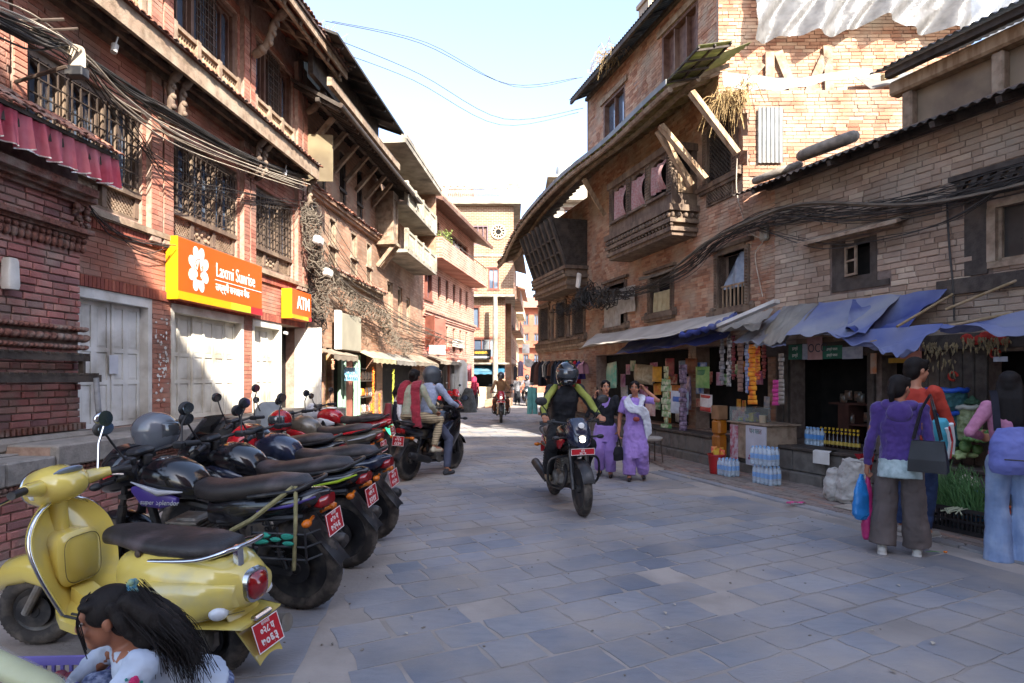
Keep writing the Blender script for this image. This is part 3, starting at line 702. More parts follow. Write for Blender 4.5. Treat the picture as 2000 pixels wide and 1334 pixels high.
for k in range(n):
 a=2*pi*k/n+pi/n;P=[]
 for t in range(13):
  q=-1+2*t/12;rad=.2+.085*(1-abs(q)**3)+.02*(1-abs(q));aa=a+q*pi/n*.93;P.append((cx+rad*cos(aa)*.82,cz+rad*1.12*sin(aa)))
 b.prism([(cx+.1*cos(a),cz+.12*sin(a))]+P,-.007,-.001)
b.prism([(cx+.2*.82*cos(2*pi*t/24),cz+.2*1.12*sin(2*pi*t/24))for t in range(24)],-.0075,-.001);b.build('flower_emblem',WH,s1,fix=True)
b=MB();b.tube([(cx+.115*cos(2*pi*t/28),-.0085,cz+.15*sin(2*pi*t/28))for t in range(28)],.005,4,closed=True)
b.prism([(cx-.075,cz-.15),(cx+.075,cz-.15),(cx+.03,cz-.09),(cx+.045,cz-.02),(cx+.025,cz+.045),(cx+.012,cz+.1),(cx,cz+.15),(cx-.012,cz+.1),(cx-.025,cz+.045),(cx-.045,cz-.02),(cx-.03,cz-.09)],-.0095,-.001)
for s_ in(-1,1):b.tube([(cx+s_*.04,-.009,cz-.03),(cx+s_*.085,-.009,cz+.0),(cx+s_*.07,-.009,cz+.07),(cx+s_*.05,-.009,cz+.04)],.008,4)
b.build('seated_figure_mark',OR,s1,fix=True)
text('Laxmi Sunrise','lettering',WH,s1,(W*.39,-.004,H*.64),.3,sx=.70,align='LEFT')
MB().box(W*.385,W*.985,-.007,-.001,H*.465,H*.478).build('underline',WH,s1)
text('लक्ष्मी सनराइज बैंक','script_lettering',WH,s1,(W*.39,-.004,H*.345),.155,sx=.8,align='LEFT',bold=.002)
s2,W,H=banksign('cash_machine_sign','small orange and yellow ATM lightbox sign over the open white door',FL.X(570,.3),FL.X(608,.3),2.64,3.2,.3,.2)
text('ATM','lettering',WH,s2,(W*.58,-.004,H*.56),.33,sx=.85,bold=.012)
# ================================================================ buildings further along the left side
def rslab(b,x0,x1,pts):b.prism(pts,x0,x1,'x');return b
def corr(b,p00,p10,p01,n,amp=.012,thick=.006):
 """corrugated sheet: p00->p10 across the waves, p00->p01 along them"""
 p00,p10,p01=V(p00),V(p10),V(p01);nn=(p10-p00).cross(p01-p00).normalized()
 b.grid(lambda u,v:p00+(p10-p00)*u+(p01-p00)*v+nn*amp*sin(2*pi*n*u),n*6,2,nn*-thick);return b
def simplewin(parent,x0,x1,z0,z1,y=0.,wood=None,n=2,sill=True,glass=None,shut=0,open_=False):
 """plain wooden window: frame, lights, sill"""
 wood=wood or WOODB;b=MB();f=min(.07,(x1-x0)*.16)
 b.box(x0,x1,y-.03,y+.12,z1-f,z1);b.box(x0,x1,y-.03,y+.12,z0,z0+f);b.box(x0,x0+f,y-.03,y+.12,z0+f,z1-f);b.box(x1-f,x1,y-.03,y+.12,z0+f,z1-f)
 for i in range(1,n):xx=x0+(x1-x0)*i/n;b.box(xx-.02,xx+.02,y,y+.1,z0+f,z1-f)
 if sill:b.box(x0-.06,x1+.06,y-.09,y+.02,z0-.07,z0-.002);b.box(x0-.08,x1+.08,y-.07,y+.02,z1+.002,z1+.07)
 o=b.build('window',wood,parent);MB().box(x0+f,x1-f,y+.105,y+.115,z0+f,z1-f).build('pane',glass or GLASS,o)
 if shut:
  w=(x1-x0)/2
  for sg,xx in((-1,x0),(1,x1)):MB().bar((xx,y-.04,(z0+z1)/2),(xx+sg*w*.45,y-.04-w*.85,(z0+z1)/2),.03,z1-z0,(0,0,1)).build('shutter',wood,o)
 return o
# ---- B2: brick house with a deep dark timber eave
A0,A1=12.98,18.25
b2=FL.root('timber_eave_house','brick house with deep dark timber eave on slanted struts next to the ATM sign','building')
U2=[(13.65,14.15),(15.0,15.45),(16.25,16.7)];M2=[(14.3,14.85),(15.75,16.3),(17.0,17.5)];G2=[(13.3,14.0),(14.15,14.5),(14.62,17.9)]
holes=[(a,c,5.72,7.05)for a,c in U2]+[(a,c,4.05,5.3)for a,c in M2]+[(a,c,.0,2.2)for a,c in G2]
wallgrid(MB(),A0,A1,-.05,7.9,0,.3,holes).build('wall',FARB2,b2)
MB().box(A0,A1,.3,7,0,7.9).build('interior',ROOMSHADE,b2)
for a,c in U2:window(b2,a,c,5.72,7.05,n=1,panel=.4,y=.08,grille=False,wood=WOODD,arch=False)
for a,c in M2:
 o=window(b2,a,c,4.05,5.3,n=1,panel=.55,y=.06,grille=False,wood=WOODG,arch=False,glass=ROOMSHADE)
b=MB();b.box(A0,A1,-.14,.02,5.5,5.58);b.box(A0,A1,-.09,.02,5.43,5.498);b.build('cornice',FARB2,b2)
b=MB();b.box(A0,A1,-.18,.02,3.93,3.99);b.box(A0,A1,-.1,.02,3.84,3.93);b.build('ledge',WOODG,b2)
tilerow(b2,A0+.1,A1,-.2,5.585,.08,.16,rows=1,step=.14,seed=12,maxn=60,jit=2)
tilerow(b2,A0+.1,A1,-.22,3.995,.08,.16,rows=1,step=.14,seed=13,maxn=60,jit=2)
b=rslab(MB(),12.35,18.1,[(-1.0,6.88),(0,7.45),(0,7.52),(-1.04,6.94)]);b.build('eave_boards',WOODD,b2)
b=MB();x=12.45
while x<18.1:b.bar((x,-.98,6.84),(x,0,7.4),.05,.06);x+=.22
b.box(12.35,18.1,-.58,-.5,7.02,7.1);b.build('rafters',WOODD,b2)
b=MB();b.tube([(12.3,-1.04,6.9),(18.15,-1.04,6.86)],.05,8);b.build('gutter',IRON,b2)
for x in(13.1,13.85,14.6,15.35,16.1,16.85,17.5):strut(b2,(x,-.02,6.38),(x+.05,-.56,7.02),.09,carved=False,m=WOODG)
MB().box(12.2,17.2,-.9,-.8,7.25,7.42).build('upper_beam',WOODG,b2)
b=MB();b.prism([(-1.25,7.88),(-.35,8.25),(1.2,8.9),(1.2,8.94),(-.35,8.29),(-1.25,7.93)],11.6,16.3,'x');b.build('upper_roof',TIN,b2,fix=True)
b=MB();b.box(12.0,16.2,-.6,-.5,7.4,8.2);x=12
while x<16.3:b.bar((x,-1.2,7.86),(x,-.3,8.2),.05,.06);x+=.7
b.build('upper_wall',WOODD,b2)
bd=MB().box(0,.56,0,.03,0,.98).build('plywood_board',mat('pale plywood','#6f624d','#5e523f',rough=.8,scale=3,dust='#7d7054',dustamt=.3),loc=FL.w(12.9,-.06,5.62),rot=(0,0,FL.rz-radians(80)));tag(bd,'pale plywood board fixed upright under the dark timber eave','board')
# ---- B3: house with wooden bay and two concrete balconies
b3=FL.root('balcony_house','brown house with wooden corner bay and two concrete balconies stacked over the street','building')
C0,C1=18.25,23.7
holes=[(19.0,19.6,3.1,4.5),(20.2,20.75,3.1,4.5),(21.3,21.8,3.1,4.3),(18.5,23.2,0,2.2),(19.4,20.4,5.5,6.5),(21.2,22.4,5.5,6.5),(19.4,20.4,6.95,8),(21.2,22.4,6.95,8),(19.0,19.45,2.55,3.0)]
wallgrid(MB(),C0,C1,-.05,8.3,0,.3,holes).build('wall',FARB2,b3);MB().box(C0,C1,.3,7,0,8.3).build('interior',ROOMSHADE,b3)
for a,c,z0,z1 in holes[:3]+holes[4:8]:simplewin(b3,a,c,z0,z1,.08,WOODG,2,glass=ROOMSHADE)
BAL=mat('pale concrete balustrade','#aaa290','#8f8775',rough=.9,scale=5,bump=.3,dust='#6f685b',dustamt=.3)
for z0,xs0 in((5.22,18.3),(6.62,18.3)):
 b=MB();b.box(xs0,22.4,-.82,.0,z0,z0+.1);sl=b.build('balcony_slab',CONC,b3)
 b=MB();b.box(xs0,22.4,-.82,-.74,z0+.1,z0+.16);b.box(xs0,22.4,-.82,-.74,z0+.6,z0+.68);n=5
 for k in range(n):xx=xs0+(4.1-.12)*k/(n-1);b.box(xx,xx+.12,-.84,-.72,z0+.1,z0+.72)
 b.build('balustrade',BAL,b3)
 for k in range(n-1):
  p=MB();xa_=xs0+.12+(4.1-.12)*k/(n-1);wd=(4.1-.12)/(n-1)-.12
  for j in range(7):xx=xa_+wd*(j+.5)/7;p.box(xx-.025,xx+.025,-.8,-.76,z0+.16,z0+.6)
  for j in range(6):p.tube([(xa_+wd*(j+1)/7+.05*cos(t*pi/4),-.78,z0+.38+.08*sin(t*pi/4))for t in range(8)],.018,4,closed=True)
  p.build('fretwork_panel',BAL,sl)
MB().box(22.32,22.42,-.8,.0,5.32,8.15).build('end_wall',FARB2,b3)
rslab(MB(),17.4,22.5,[(-1.0,8.12),(.4,8.12),(.4,8.26),(-1.0,8.26)]).build('roof_slab',CONC,b3)
rslab(MB(),17.5,22.4,[(-1.02,8.26),(-.8,8.26),(-.84,8.42),(-1.0,8.42)]).build('roof_edge',CONC,b3)
# wooden bay at the near end
b=MB();b.box(17.85,18.32,-.52,0,5.45,5.55);b.box(17.8,18.4,-.58,0,5.36,5.45);b.box(17.85,18.4,-.52,0,6.7,6.9)
for xx,yy in((17.86,-.52),(18.28,-.52),(17.86,-.04)):b.box(xx,xx+.07,yy,yy+.07,5.55,6.7)
b.box(17.88,18.3,-.49,-.02,5.55,6.1);b.box(17.89,18.28,-.48,-.02,6.1,6.7);x=-.46
while x<-.05:b.box(17.865,17.88,x,x+.06,5.58,6.08);x+=.085
bay=b.build('wooden_bay',WOODG,b3)
for xx in(17.95,18.35):strut(b3,(xx,-.02,4.75),(xx,-.5,5.34),.1,carved=False)
rslab(MB(),17.6,19.6,[(-.95,6.98),(-.1,7.2),(-.1,7.24),(-.95,7.02)]).build('bay_roof',WOODD,b3)
# ---- B4: pink brick house
F4=Frame(-3.44,23.6,.18,1)
b4=F4.root('pink_brick_house','pink brick house with overhanging brick balcony and brown sloping eave','building')
E1=8.3
rowA=[(2.0+k*1.15,2.4+k*1.15)for k in range(5)]
rowB=[(2.0+k*1.15,2.42+k*1.15)for k in range(5)]
holes=[(a,c,2.65,3.75)for a,c in rowA]+[(a,c,4.75,5.75)for a,c in rowB]+[(.2,1.2,4.6,5.8),(.3,1.3,2.8,3.9),(.3,7.8,0,2.1),(.6,2.2,6.75,8),(3,7,6.75,8)]
wallgrid(MB(),0,E1,-.05,9.3,0,.3,holes).build('wall',FARB,b4);MB().box(0,E1,.3,7,0,9.3).build('interior',ROOMSHADE,b4)
for a,c,z0,z1 in holes[:10]:simplewin(b4,a,c,z0,z1,.1,WOODB,1)
o=simplewin(b4,.3,1.3,2.8,3.9,.0,REDOX,2,shut=1);simplewin(b4,.2,1.2,4.6,5.8,.02,REDOX,2);simplewin(b4,3,7,6.75,8,.1,WOODB,5)
b=MB();b.box(0,E1,-.16,.02,4.1,4.2);b.box(0,E1,-.1,.02,3.98,4.098);b.box(0,E1,-.06,.02,3.9,3.98);b.build('cornice',FARB,b4)
b=MB();b.box(-.2,E1-.6,-.85,0,6.05,6.2);b.box(-.2,E1-.6,-.85,-.75,6.2,6.85);b.box(-.2,-.1,-.75,0,6.2,6.85);b.build('balcony_parapet',FARB,b4)
b=MB();b.tube([(-.1,-.8,7.0),(E1-.6,-.8,7.0)],.02,6)
for k in range(6):b.tube([(.4+k*1.3,-.8,6.85),(.4+k*1.3,-.8,7.0)],.014,6)
b.build('handrail',IRON,b4)
rslab(MB(),-.6,E1,[(-1.0,8.1),(0,8.5),(.1,8.62),(-1.02,8.24)]).build('eave',WOODB,b4,fix=True)
rslab(MB(),-.6,E1-.1,[(.3,8.5),(.3,9.7),(4,9.7),(4,8.5)]).build('attic_wall',FARB,b4,fix=True)
MB().box(4.4,5.3,-.05,.1,6.3,7.6).build('white_door',WHITEP,b4)
# plants on the balcony
LEAFM=mat('balcony plant leaf','#5d6b32','#7f8a48',rough=.7,scale=20)
def leafy(name,label,cat,loc,r,h,n,m,parent=None,size=.05,seed=1):
 rr=random.Random(seed);b=MB()
 for k in range(n):
  a=rr.uniform(0,2*pi);q=sqrt(rr.random())*r;zz=h*rr.uniform(.25,1);c=V((q*cos(a),q*sin(a),zz));d=V((rr.uniform(-1,1),rr.uniform(-1,1),rr.uniform(-.3,1))).normalized()*size;e=d.orthogonal().normalized()*size*.35
  b.add([c-d,c+e,c+d,c-e],[(0,1,2,3)])
 for k in range(5):b.tube([(0,0,0),(rr.uniform(-r,r)*.4,rr.uniform(-r,r)*.4,h*.5),(rr.uniform(-r,r)*.8,rr.uniform(-r,r)*.8,h*.9)],.008,4)
 b.mi=1;b.lathe([(.08,-.12),(.11,.02),(.1,.02)],10)
 o=b.build(name,[m,TILE],parent,loc);return tag(o,label,cat)
w=F4.w(1.0,-.6,6.55);leafy('potted_plant','leafy green potted plant on the pink brick balcony','plant',w,.32,.8,260,LEAFM,seed=3)
# ---- B5: tower house with round clock window, facing down the street
F5=Frame(-2.75,38,1,.0)
b5=F5.root('round_window_house','tall ochre house with round ornate window and concrete roof terrace at the bend','building')
W5=2.3
holes=[(.15,.75,2.15+2.4,5.9),(.1,.6,6.9,8.1),(1.3,1.95,6.9,8.2),(.3,2.0,0,2.3),(.35,1.9,2.75,3.95),(.05,1.3,9.6,10.8)]
PALEB=mat('pale ochre brickwork','#8f6c54','#7d5c46',rough=.9,scale=3,bump=.3,brick=(.3,.1,.012,'#b8a690',1),grime=.25)
wallgrid(MB(),0,W5,-.05,6.6,0,.3,holes).build('wall',PALEB,b5);MB().box(0,W5,.3,9,0,6.6).build('interior',ROOMSHADE,b5)
wallgrid(MB(),-.8,W5+.55,6.6,12.0,-.5,-.2,holes).build('upper_wall',PALEB,b5);MB().box(-.8,W5+.55,-.2,12,6.6,12.0).build('upper_side',PALEB,b5)
MB().box(W5,W5+.02,.0,12,0,6.6).build('side_wall',FARB,b5)
simplewin(b5,.15,.75,4.55,5.9,.05,REDOX,1);simplewin(b5,.1,.6,6.9,8.1,-.45,REDOX,1,glass=WHITEP);simplewin(b5,1.3,1.95,6.9,8.2,-.45,REDOX,2);simplewin(b5,.35,1.9,2.75,3.95,.05,REDOX,3)
simplewin(b5,.05,1.3,9.6,10.8,-.45,mat('grey violet shutter','#7d6a70','#6d5c62',rough=.8),4,glass=WOODB,sill=False)
b=MB();cx,cz=1.92,10.4
b.tube([(cx+.42*cos(2*pi*t/24),-.53,cz+.42*sin(2*pi*t/24))for t in range(24)],.06,6,closed=True)
for k in range(12):a=2*pi*k/12;b.bar((cx+.2*cos(a),-.54,cz+.2*sin(a)),(cx+.38*cos(a),-.54,cz+.38*sin(a)),.05,.05)
b.tube([(cx+.2*cos(2*pi*t/16),-.54,cz+.2*sin(2*pi*t/16))for t in range(16)],.035,6,closed=True);rw=b.build('round_window',CREAM,b5)
MB().lathe([(.4,-.51),(.4,-.505)],20,(cx,0,cz),'y').build('pane',ROOMSHADE,rw)
b=MB();b.box(-.85,W5+.6,-.56,-.1,8.9,9.02);b.box(-.85,W5+.65,-.62,12,6.45,6.6);b.build('floor_band',CONC,b5)
b=MB();b.box(-1.2,W5+1.0,-1.0,12,12.0,12.15);b.build('terrace_slab',CONC,b5)
b=MB();b.box(-1.2,W5+.9,-.95,-.85,12.9,13.0);b.box(W5+.2,W5+.95,-1,-.82,12.15,13.2)
for k in range(26):xx=-1.15+k*.12;b.bar((xx,-.9,12.15),(xx+.1,-.9,12.9),.03,.05);b.bar((xx+.1,-.9,12.15),(xx,-.9,12.9),.03,.05)
for k in range(20):yy=-.5+k*.5;b.box(W5+.85,W5+.9,yy,yy+.06,12.15,12.9)
b.box(W5+.84,W5+.92,-.8,9,12.9,13.0);b.build('terrace_balustrade',CONC,b5)
MB().box(-.7,W5+.3,-1.0,-.02,2.32,2.42).build('canopy_slab',CONC,b5)
s_=MB().box(0,1.6,-.05,0,0,.62).build('shop_sign',mat('black sign board','#1d1b1a','#151413',rough=.4),loc=F5.w(-.15,-.35,2.62));tag(s_,'black shop sign with yellow lettering under the open window of the ochre house','sign')
text('SHREE GARMENTS','lettering',mat('yellow lettering','#d0a22c','#c2962a'),s_,(.8,-.055,.42),.19,sx=.8,bold=.006);MB().box(.1,1.5,-.056,-.051,.1,.2).build('white_line',WH,s_)
aw=MB();aw.grid(lambda u,v:(-.6+2.9*u,-.1-1.0*v,2.25-.35*v-.03*sin(u*12)*v),20,4,(0,0,-.02));aw.grid(lambda u,v:(-.6+2.9*u,-1.1,1.9-.18*v+.02*sin(u*40)*v),30,1)
tag(aw.build('blue_awning',cloth_thin('blue awning cloth','#3c7c9c','#316a88',dust='#6f8e98',dustamt=.3),loc=F5.w(0,0,0)),'blue cloth awning over the corner shop of the ochre house','awning')
MB().box(.1,1.6,-.35,.1,0,.95).build('shop_counter',CREAM,b5)
tag(MB().lathe([(.17,0),(.15,5.2),(.13,6.4)],12,F5.w(1.75,-1.2,0)).build('concrete_pole',CONC,smooth=40),'tall concrete utility pole at the corner of the ochre house','pole')
# ---- white and pink terrace house behind, and houses along the bend
def house(name,label,x0,x1,y,dep,h,m,wins,roof=None,over=.5,rz=0.,wood=None,base=0,trim=True):
 F=Frame(x0,y,cos(rz),sin(rz));o=F.root(name,label,'building');W=x1-x0
 wallgrid(MB(),0,W,base,h,0,.3,wins).build('wall',m,o);MB().box(0,W,.3,dep,base,h).build('interior',m,o)
 for a,c,z0,z1 in wins:simplewin(o,a,c,z0,z1,.06,wood or WOODB,2)
 if roof:b=MB();b.prism([(-over,h-.1),(dep/2,h+dep*.22),(dep+over,h-.1),(dep+over,h),(dep/2,h+.12+dep*.22),(-over,h)],-over*.6,W+over*.6,'x');b.build('roof',roof,o,fix=True)
 else:
  b=MB();b.box(-.3,W+.3,-.3,dep,h,h+.14);b.build('roof_slab',CONC,o)
 return F,o
PW=mat('pale render','#9c9589','#8b8478',rough=.9,scale=2,dust='#9e968a',dustamt=.3)
Fw,ow=house('terrace_house','pale rendered house with pink parapet rising behind the pink brick house',-7.0,-3.4,46,6,14.0,PW,[(2.6,3.2,12.3,13.4)])
b=MB();b.box(-.5,4.0,-1.0,-.86,14.5,16.0);b.box(3.86,4.0,-.86,6,14.5,16.0);b.build('pink_parapet',mat('pink parapet render','#b9857a','#a97469',rough=.9,scale=2),ow);MB().box(-.5,4.0,-1,6,14.14,14.5).build('terrace_slab',PW,ow)
b=MB()
for k in range(4):xx=2.0+k*.5;b.tube([(xx+.18*cos(t*pi/6),-1.02,15.3+.3*sin(t*pi/6))for t in range(12)],.05,5,closed=True)
b.build('fretwork',CREAM,ow)
Fs=Frame(-.1,50.5,.09,-1)
fars=[('lane_house','tall narrow house with small balconies beyond the ochre house',-.05,41.0,8.0,9.8,FARB2),('lane_house','lower sunlit cream house at the middle of the far lane',.25,49.2,8.0,8.6,CREAM),('lane_house','rust red house with tiled roof at the far end of the lane',1.2,60,5,7.6,FARB3)]
for nm,lb,x0,y0,dep,h,m in fars[:2]:
 F=Frame(x0,y0,.05,1);o=F.root(nm,lb,'building')
 wn_=[(.8+k*1.9,1.6+k*1.9,z,z+1.2)for k in range(4)for z in(2.9,5.1,7.2)if z+1.3<h]
 wallgrid(MB(),0,dep,0,h,0,.3,wn_).build('wall',m,o);MB().box(0,dep,.3,5,0,h).build('interior',m,o)
 for a,c,z0,z1 in wn_:simplewin(o,a,c,z0,z1,.05,REDOX,2)
 b=MB()
 for z in(4.6,6.7):b.box(.5,dep-.5,-.6,0,z,z+.12);b.box(.5,dep-.5,-.6,-.55,z+.12,z+.7)
 b.build('balconies',m,o);rslab(MB(),-.2,dep,[(-.8,h-.05),(2.5,h+.9),(2.5,h+1.0),(-.8,h+.07)]).build('roof',WOODD if m is FARB2 else TILE,o,fix=True)
 b=MB();b.grid(lambda u,v:(.5+(dep-1)*u,-.05-.9*v,2.5-.4*v),4,1,(0,0,-.03));b.build('shop_awning',WOODG,o)
Fq,oq=house('lane_house','rust red house with tiled roof closing the far lane',.6,4.6,62,6,8.6,FARB3,[(.5+k*1.1,1.1+k*1.1,z,z+1.1)for k in range(3)for z in(2.8,4.9,6.8)],TILE,.8)
b=MB();b.box(0,3.5,-.7,0,4.5,4.62);b.box(0,3.5,-.7,-.62,4.62,5.2);b.build('balcony',FARB3,oq)
Fp,op=house('lane_house','far pale house at the vanishing end of the lane',-1.5,1.2,78,6,9.5,CREAM,[(.4+k*.8,.9+k*.8,z,z+1.1)for k in range(3)for z in(3,5.2,7.2)],TILE,.6)
# ================================================================ right side of the street
FR=Frame(7.15-.29*21.5,21.5,.29,-1)
RL=FR.hit(1515,500)[0]
hp=FR.hit
r1=FR.root('carved_brick_house','old brick house with carved wooden bays and a long sagging eave over the stalls','building')
holes=[]
def H_(px0,px1,py0,py1,d=0):
 x0,z1=hp(px0,py0,d);x1,z0=hp(px1,py1,d);return[x0,x1,z0,z1]
wA=H_(1405,1458,490,600);wA=[wA[0],wA[1],2.78,3.75];wB=[hp(1272,0)[0],hp(1312,0)[0],2.95,3.75];wC=[hp(1187,0)[0],hp(1222,0)[0],2.85,3.85]
wD=[hp(1385,0)[0],hp(1432,0)[0],4.75,6.2]
colw=[(hp(a,0)[0],hp(c,0)[0])for a,c in((1057,1073),(1090,1106),(1122,1142))]
shop=[(hp(1165,0)[0],hp(1345,0)[0],.5,2.1),(hp(1360,0)[0],hp(1500,0)[0],.5,2.1),(hp(1045,0)[0],hp(1128,0)[0],.3,2.05)]
holes=[wA,wB,wC,wD]+[(a,c,2.75,3.85)for a,c in colw]+shop
r1top=6.6
ZU=9.35;XU0,XU1=hp(1147,0)[0],hp(1405,0)[0]
uw=[(hp(1178,0)[0],hp(1220,0)[0],7.55,8.75),(hp(1292,0)[0],hp(1362,0)[0],7.4,8.95)]
XL=hp(1462,300)[0]
wallgrid(MB(),0,XL,.2,r1top,0,.3,holes).build('wall',MORTAR,r1);wallgrid(MB(),XL,RL,.2,4.6,0,.3,holes).build('wall',MORTAR,r1)
MB().box(0,XL-.25,.3,7,.2,r1top).build('interior',ROOMSHADE,r1);MB().box(XL-.25,RL,.3,3,.2,4.55).build('interior',ROOMSHADE,r1)
wallgrid(MB(),XU0,XU1,r1top,ZU,.02,.3,uw).build('wall',MORTAR,r1);MB().box(XU0,XU1-.3,.3,6,r1top,ZU).build('interior',ROOMSHADE,r1)
bricks(FR,r1,BR_ORANGE,[(0,RL,2.55,4.6),(0,XL,4.6,r1top),(XU0,XU1,r1top,ZU,.02),(0,RL,.5,2.5)],holes+[tuple(q)for q in uw]+[(XL-.35,XL+.1,6.2,6.7),(XL-.2,XL+.1,5.75,6.2)],bl=.2,bh=.054,jt=.009,proud=.01,seed=21,minpx=8,wild=.5,skip=.012)
b=MB();b.box(0,RL,-.1,.02,2.43,2.52);b.box(0,RL,-.06,.02,2.36,2.43);b.build('string_course',WOODG,r1)
def carvedwin(parent,x0,x1,z0,z1,y=0.,w=.11,sill=True,pane=None,name='carved_window'):
 b=MB();b.box(x0-w,x0,y-.05,y+.15,z0-.05,z1+.05);b.box(x1,x1+w,y-.05,y+.15,z0-.05,z1+.05);b.box(x0,x1,y-.05,y+.15,z1,z1+.1);b.box(x0,x1,y-.05,y+.15,z0-.06,z0)
 b.box(x0-w-.1,x1+w+.1,y-.1,y+.05,z1+.1,z1+.16);b.box(x0-w-.12,x1+w+.12,y-.13,y+.05,z0-.14,z0-.06);b.box(x0-w-.04,x1+w+.04,y-.1,y+.05,z0-.2,z0-.14)
 zz=z0
 while zz<z1:
  for xx in(x0-w/2,x1+w/2):b.ell((xx,y-.055,zz),(w*.33,.022,.022),6,5)
  zz+=.055
 for s_,xx in((-1,x0-w),(1,x1+w)):b.ell((xx+s_*.07,y-.03,z0-.03),(.06,.05,.07),8,6)
 return b.build(name,WOOD,parent)
for k,q in enumerate((wA,wB,wC)):
 o=carvedwin(r1,*q);MB().box(q[0],q[1],.2,.22,q[2],q[3]).build('dark_opening',ROOMSHADE,o)
b=MB();n=7
for k in range(n):xx=wA[0]+(wA[1]-wA[0])*(k+.5)/n;b.box(xx-.012,xx+.012,.03,.05,wA[2],wA[2]+.38)
b.box(wA[0],wA[1],.03,.055,wA[2]+.38,wA[2]+.41);b.build('window_rail',WOODL,r1)
LBL=cloth_thin('pale blue curtain','#a7b1c0','#8e99aa',tl=.2,scale=8);CRC=cloth_thin('cream curtain','#c6b994','#b3a582',tl=.2,scale=8);WHC=cloth_thin('dusty white cloth','#b9b2a8','#a39b90',tl=.2,scale=8);PKC=cloth_thin('pink patterned curtain','#b57f80','#c4a7a2',tl=.2,scale=26)
def drape(name,label,F,x0,x1,z0,z1,d,m,folds=5,amp=.02,skew=0.,cat='curtain',tuck=0.):
 b=MB();b.grid(lambda u,v:(x0+(x1-x0)*(u*(1-tuck*v)+tuck*v*.5)+skew*v,-d-amp*sin(u*folds*2*pi+v*2)*(.4+.6*v),z1-(z1-z0)*v-.01*sin(u*9)*v),folds*8,8)
 return tag(b.build(name,m,loc=F.w(0,0,0),rot=(0,0,F.rz),smooth=70),label,cat)
b=MB();x0,x1,z0,z1=wA
b.grid(lambda u,v:(x0+.02+(x1-x0-.04)*max(u,(1-v)*.75),.06-.03*sin(u*14),z1-.02-(z1-z0-.36)*v),20,8);tag(b.build('window_curtain',LBL,loc=FR.w(0,0,0),rot=(0,0,FR.rz),smooth=70),'pale blue curtain swept aside in the barred carved window above the white awning','curtain')
drape('window_curtain','cream curtain in the lower half of a carved window',FR,wB[0]+.04,wB[1]-.02,wB[2],wB[2]+.45,-.04,CRC,4)
drape('window_curtain','dusty white cloth hanging loose out of a carved window',FR,wC[0]-.05,wC[1]-.12,wC[2]-.12,wC[3]-.25,.08,WHC,3,skew=.05)
bag=MB();x0,x1=hp(1213,0)[0]+.04,hp(1247,0)[0];bag.grid(lambda u,v:(x0+(x1-x0)*u,-.09-.02*sin(u*7+v*3)*sin(v*3),3.68-.62*v+.02*sin(u*3)),10,10,(0,.012,0))
bg_=tag(bag.build('hanging_sheet',WHC,loc=FR.w(0,0,0),rot=(0,0,FR.rz),smooth=70),'grey white printed plastic sheet nailed on the brick wall between two carved windows','sheet')
text('RUMZIS BANDA','print',mat('faded print','#6d6864','#5f5b57'),bg_,((x0+x1)/2,-.115,3.42),.065,sx=.8)
# carved window upstairs by the broken corner
o=carvedwin(r1,wD[0],wD[1],wD[2]+.45,wD[3],w=.16);b=MB();b.box(wD[0],wD[1],.05,.07,wD[2],wD[3])
lattice(b,wD[0],wD[1],wD[2]+.5,wD[3],.03,.06,.016,.02);b.build('lattice',WOODD,o);b=MB();b.box(wD[0]-.05,wD[1]+.05,-.04,.05,wD[2],wD[2]+.4);lattice(b,wD[0],wD[1],wD[2]+.04,wD[2]+.36,-.05,.05,.016,.02);b.build('lattice_panel',WOOD,o)
# far ground-floor carved columns windows
for k,(a,c)in enumerate(colw):
 o=carvedwin(r1,a,c,2.75,3.85,w=.09,name='carved_window');b=MB();b.box(a,c,.03,.06,2.75,3.85);lattice(b,a,c,2.8,3.8,.02,.07,.02,.03);b.build('lattice',WOODD,o)
for px in(1081,1113):
 x=hp(px,0)[0];b=MB();b.lathe([(.07,2.7),(.1,2.75),(.06,2.85),(.05,3.3),(.09,3.45),(.11,3.6),(.05,3.65)],10,(x,-.04,0));b.box(x-.18,x+.18,-.1,0,3.65,3.72);b.build('carved_colonnette',WOOD,r1,smooth=40)
b=MB();b.box(0,hp(1140,0)[0],-.12,.02,2.5,2.62);b.box(0,hp(1140,0)[0],-.18,.02,2.62,2.67);b.build('carved_band',WOOD,r1)
# ---- projecting bay with three curtained lights
BD=.57;bx0,bx1=FR.X(1190,BD),FR.X(1312,BD);b=MB()
for(e,z0,z1)in((0,4.28,4.36),(.05,4.36,4.44),(-.03,4.44,4.52),(.08,4.52,4.6),(.02,4.6,4.74),(.1,4.74,4.86),(0,4.86,5.02)):b.box(bx0-e,bx1+e,-BD-e,0,z0,z1)
x=bx0
while x<bx1+.05:b.ell((x,-BD-.06,4.67),(.05,.05,.055),8,6);b.ell((x+.05,-BD-.03,4.48),(.03,.04,.03),6,5);x+=.14
y=-BD
while y<0:b.ell((bx1+.04,y,4.67),(.05,.05,.055),8,6);y+=.14
b.build('bay_base',WOOD,r1,smooth=30)
b=MB();wb=(bx1-bx0);zt=5.95
b.box(bx0,bx1,-BD,-BD+.1,5.02,5.1);b.box(bx0-.04,bx1+.04,-BD-.05,0,zt,zt+.14)
b.box(bx1-.1,bx1,-BD+.1,0,5.02,5.1)
lights=[]
for k in range(4):
 xx=bx0+(wb-.2)*k/3;b.box(xx,xx+.2,-BD-.005,-BD+.12,5.1,zt);zz=5.1
 while zz<zt:
  for q in(.04,.1,.16):b.ell((xx+q,-BD-.012,zz),(.022,.018,.02),6,4)
  zz+=.06
 if k<3:lights.append((xx+.2,bx0+(wb-.2)*(k+1)/3))
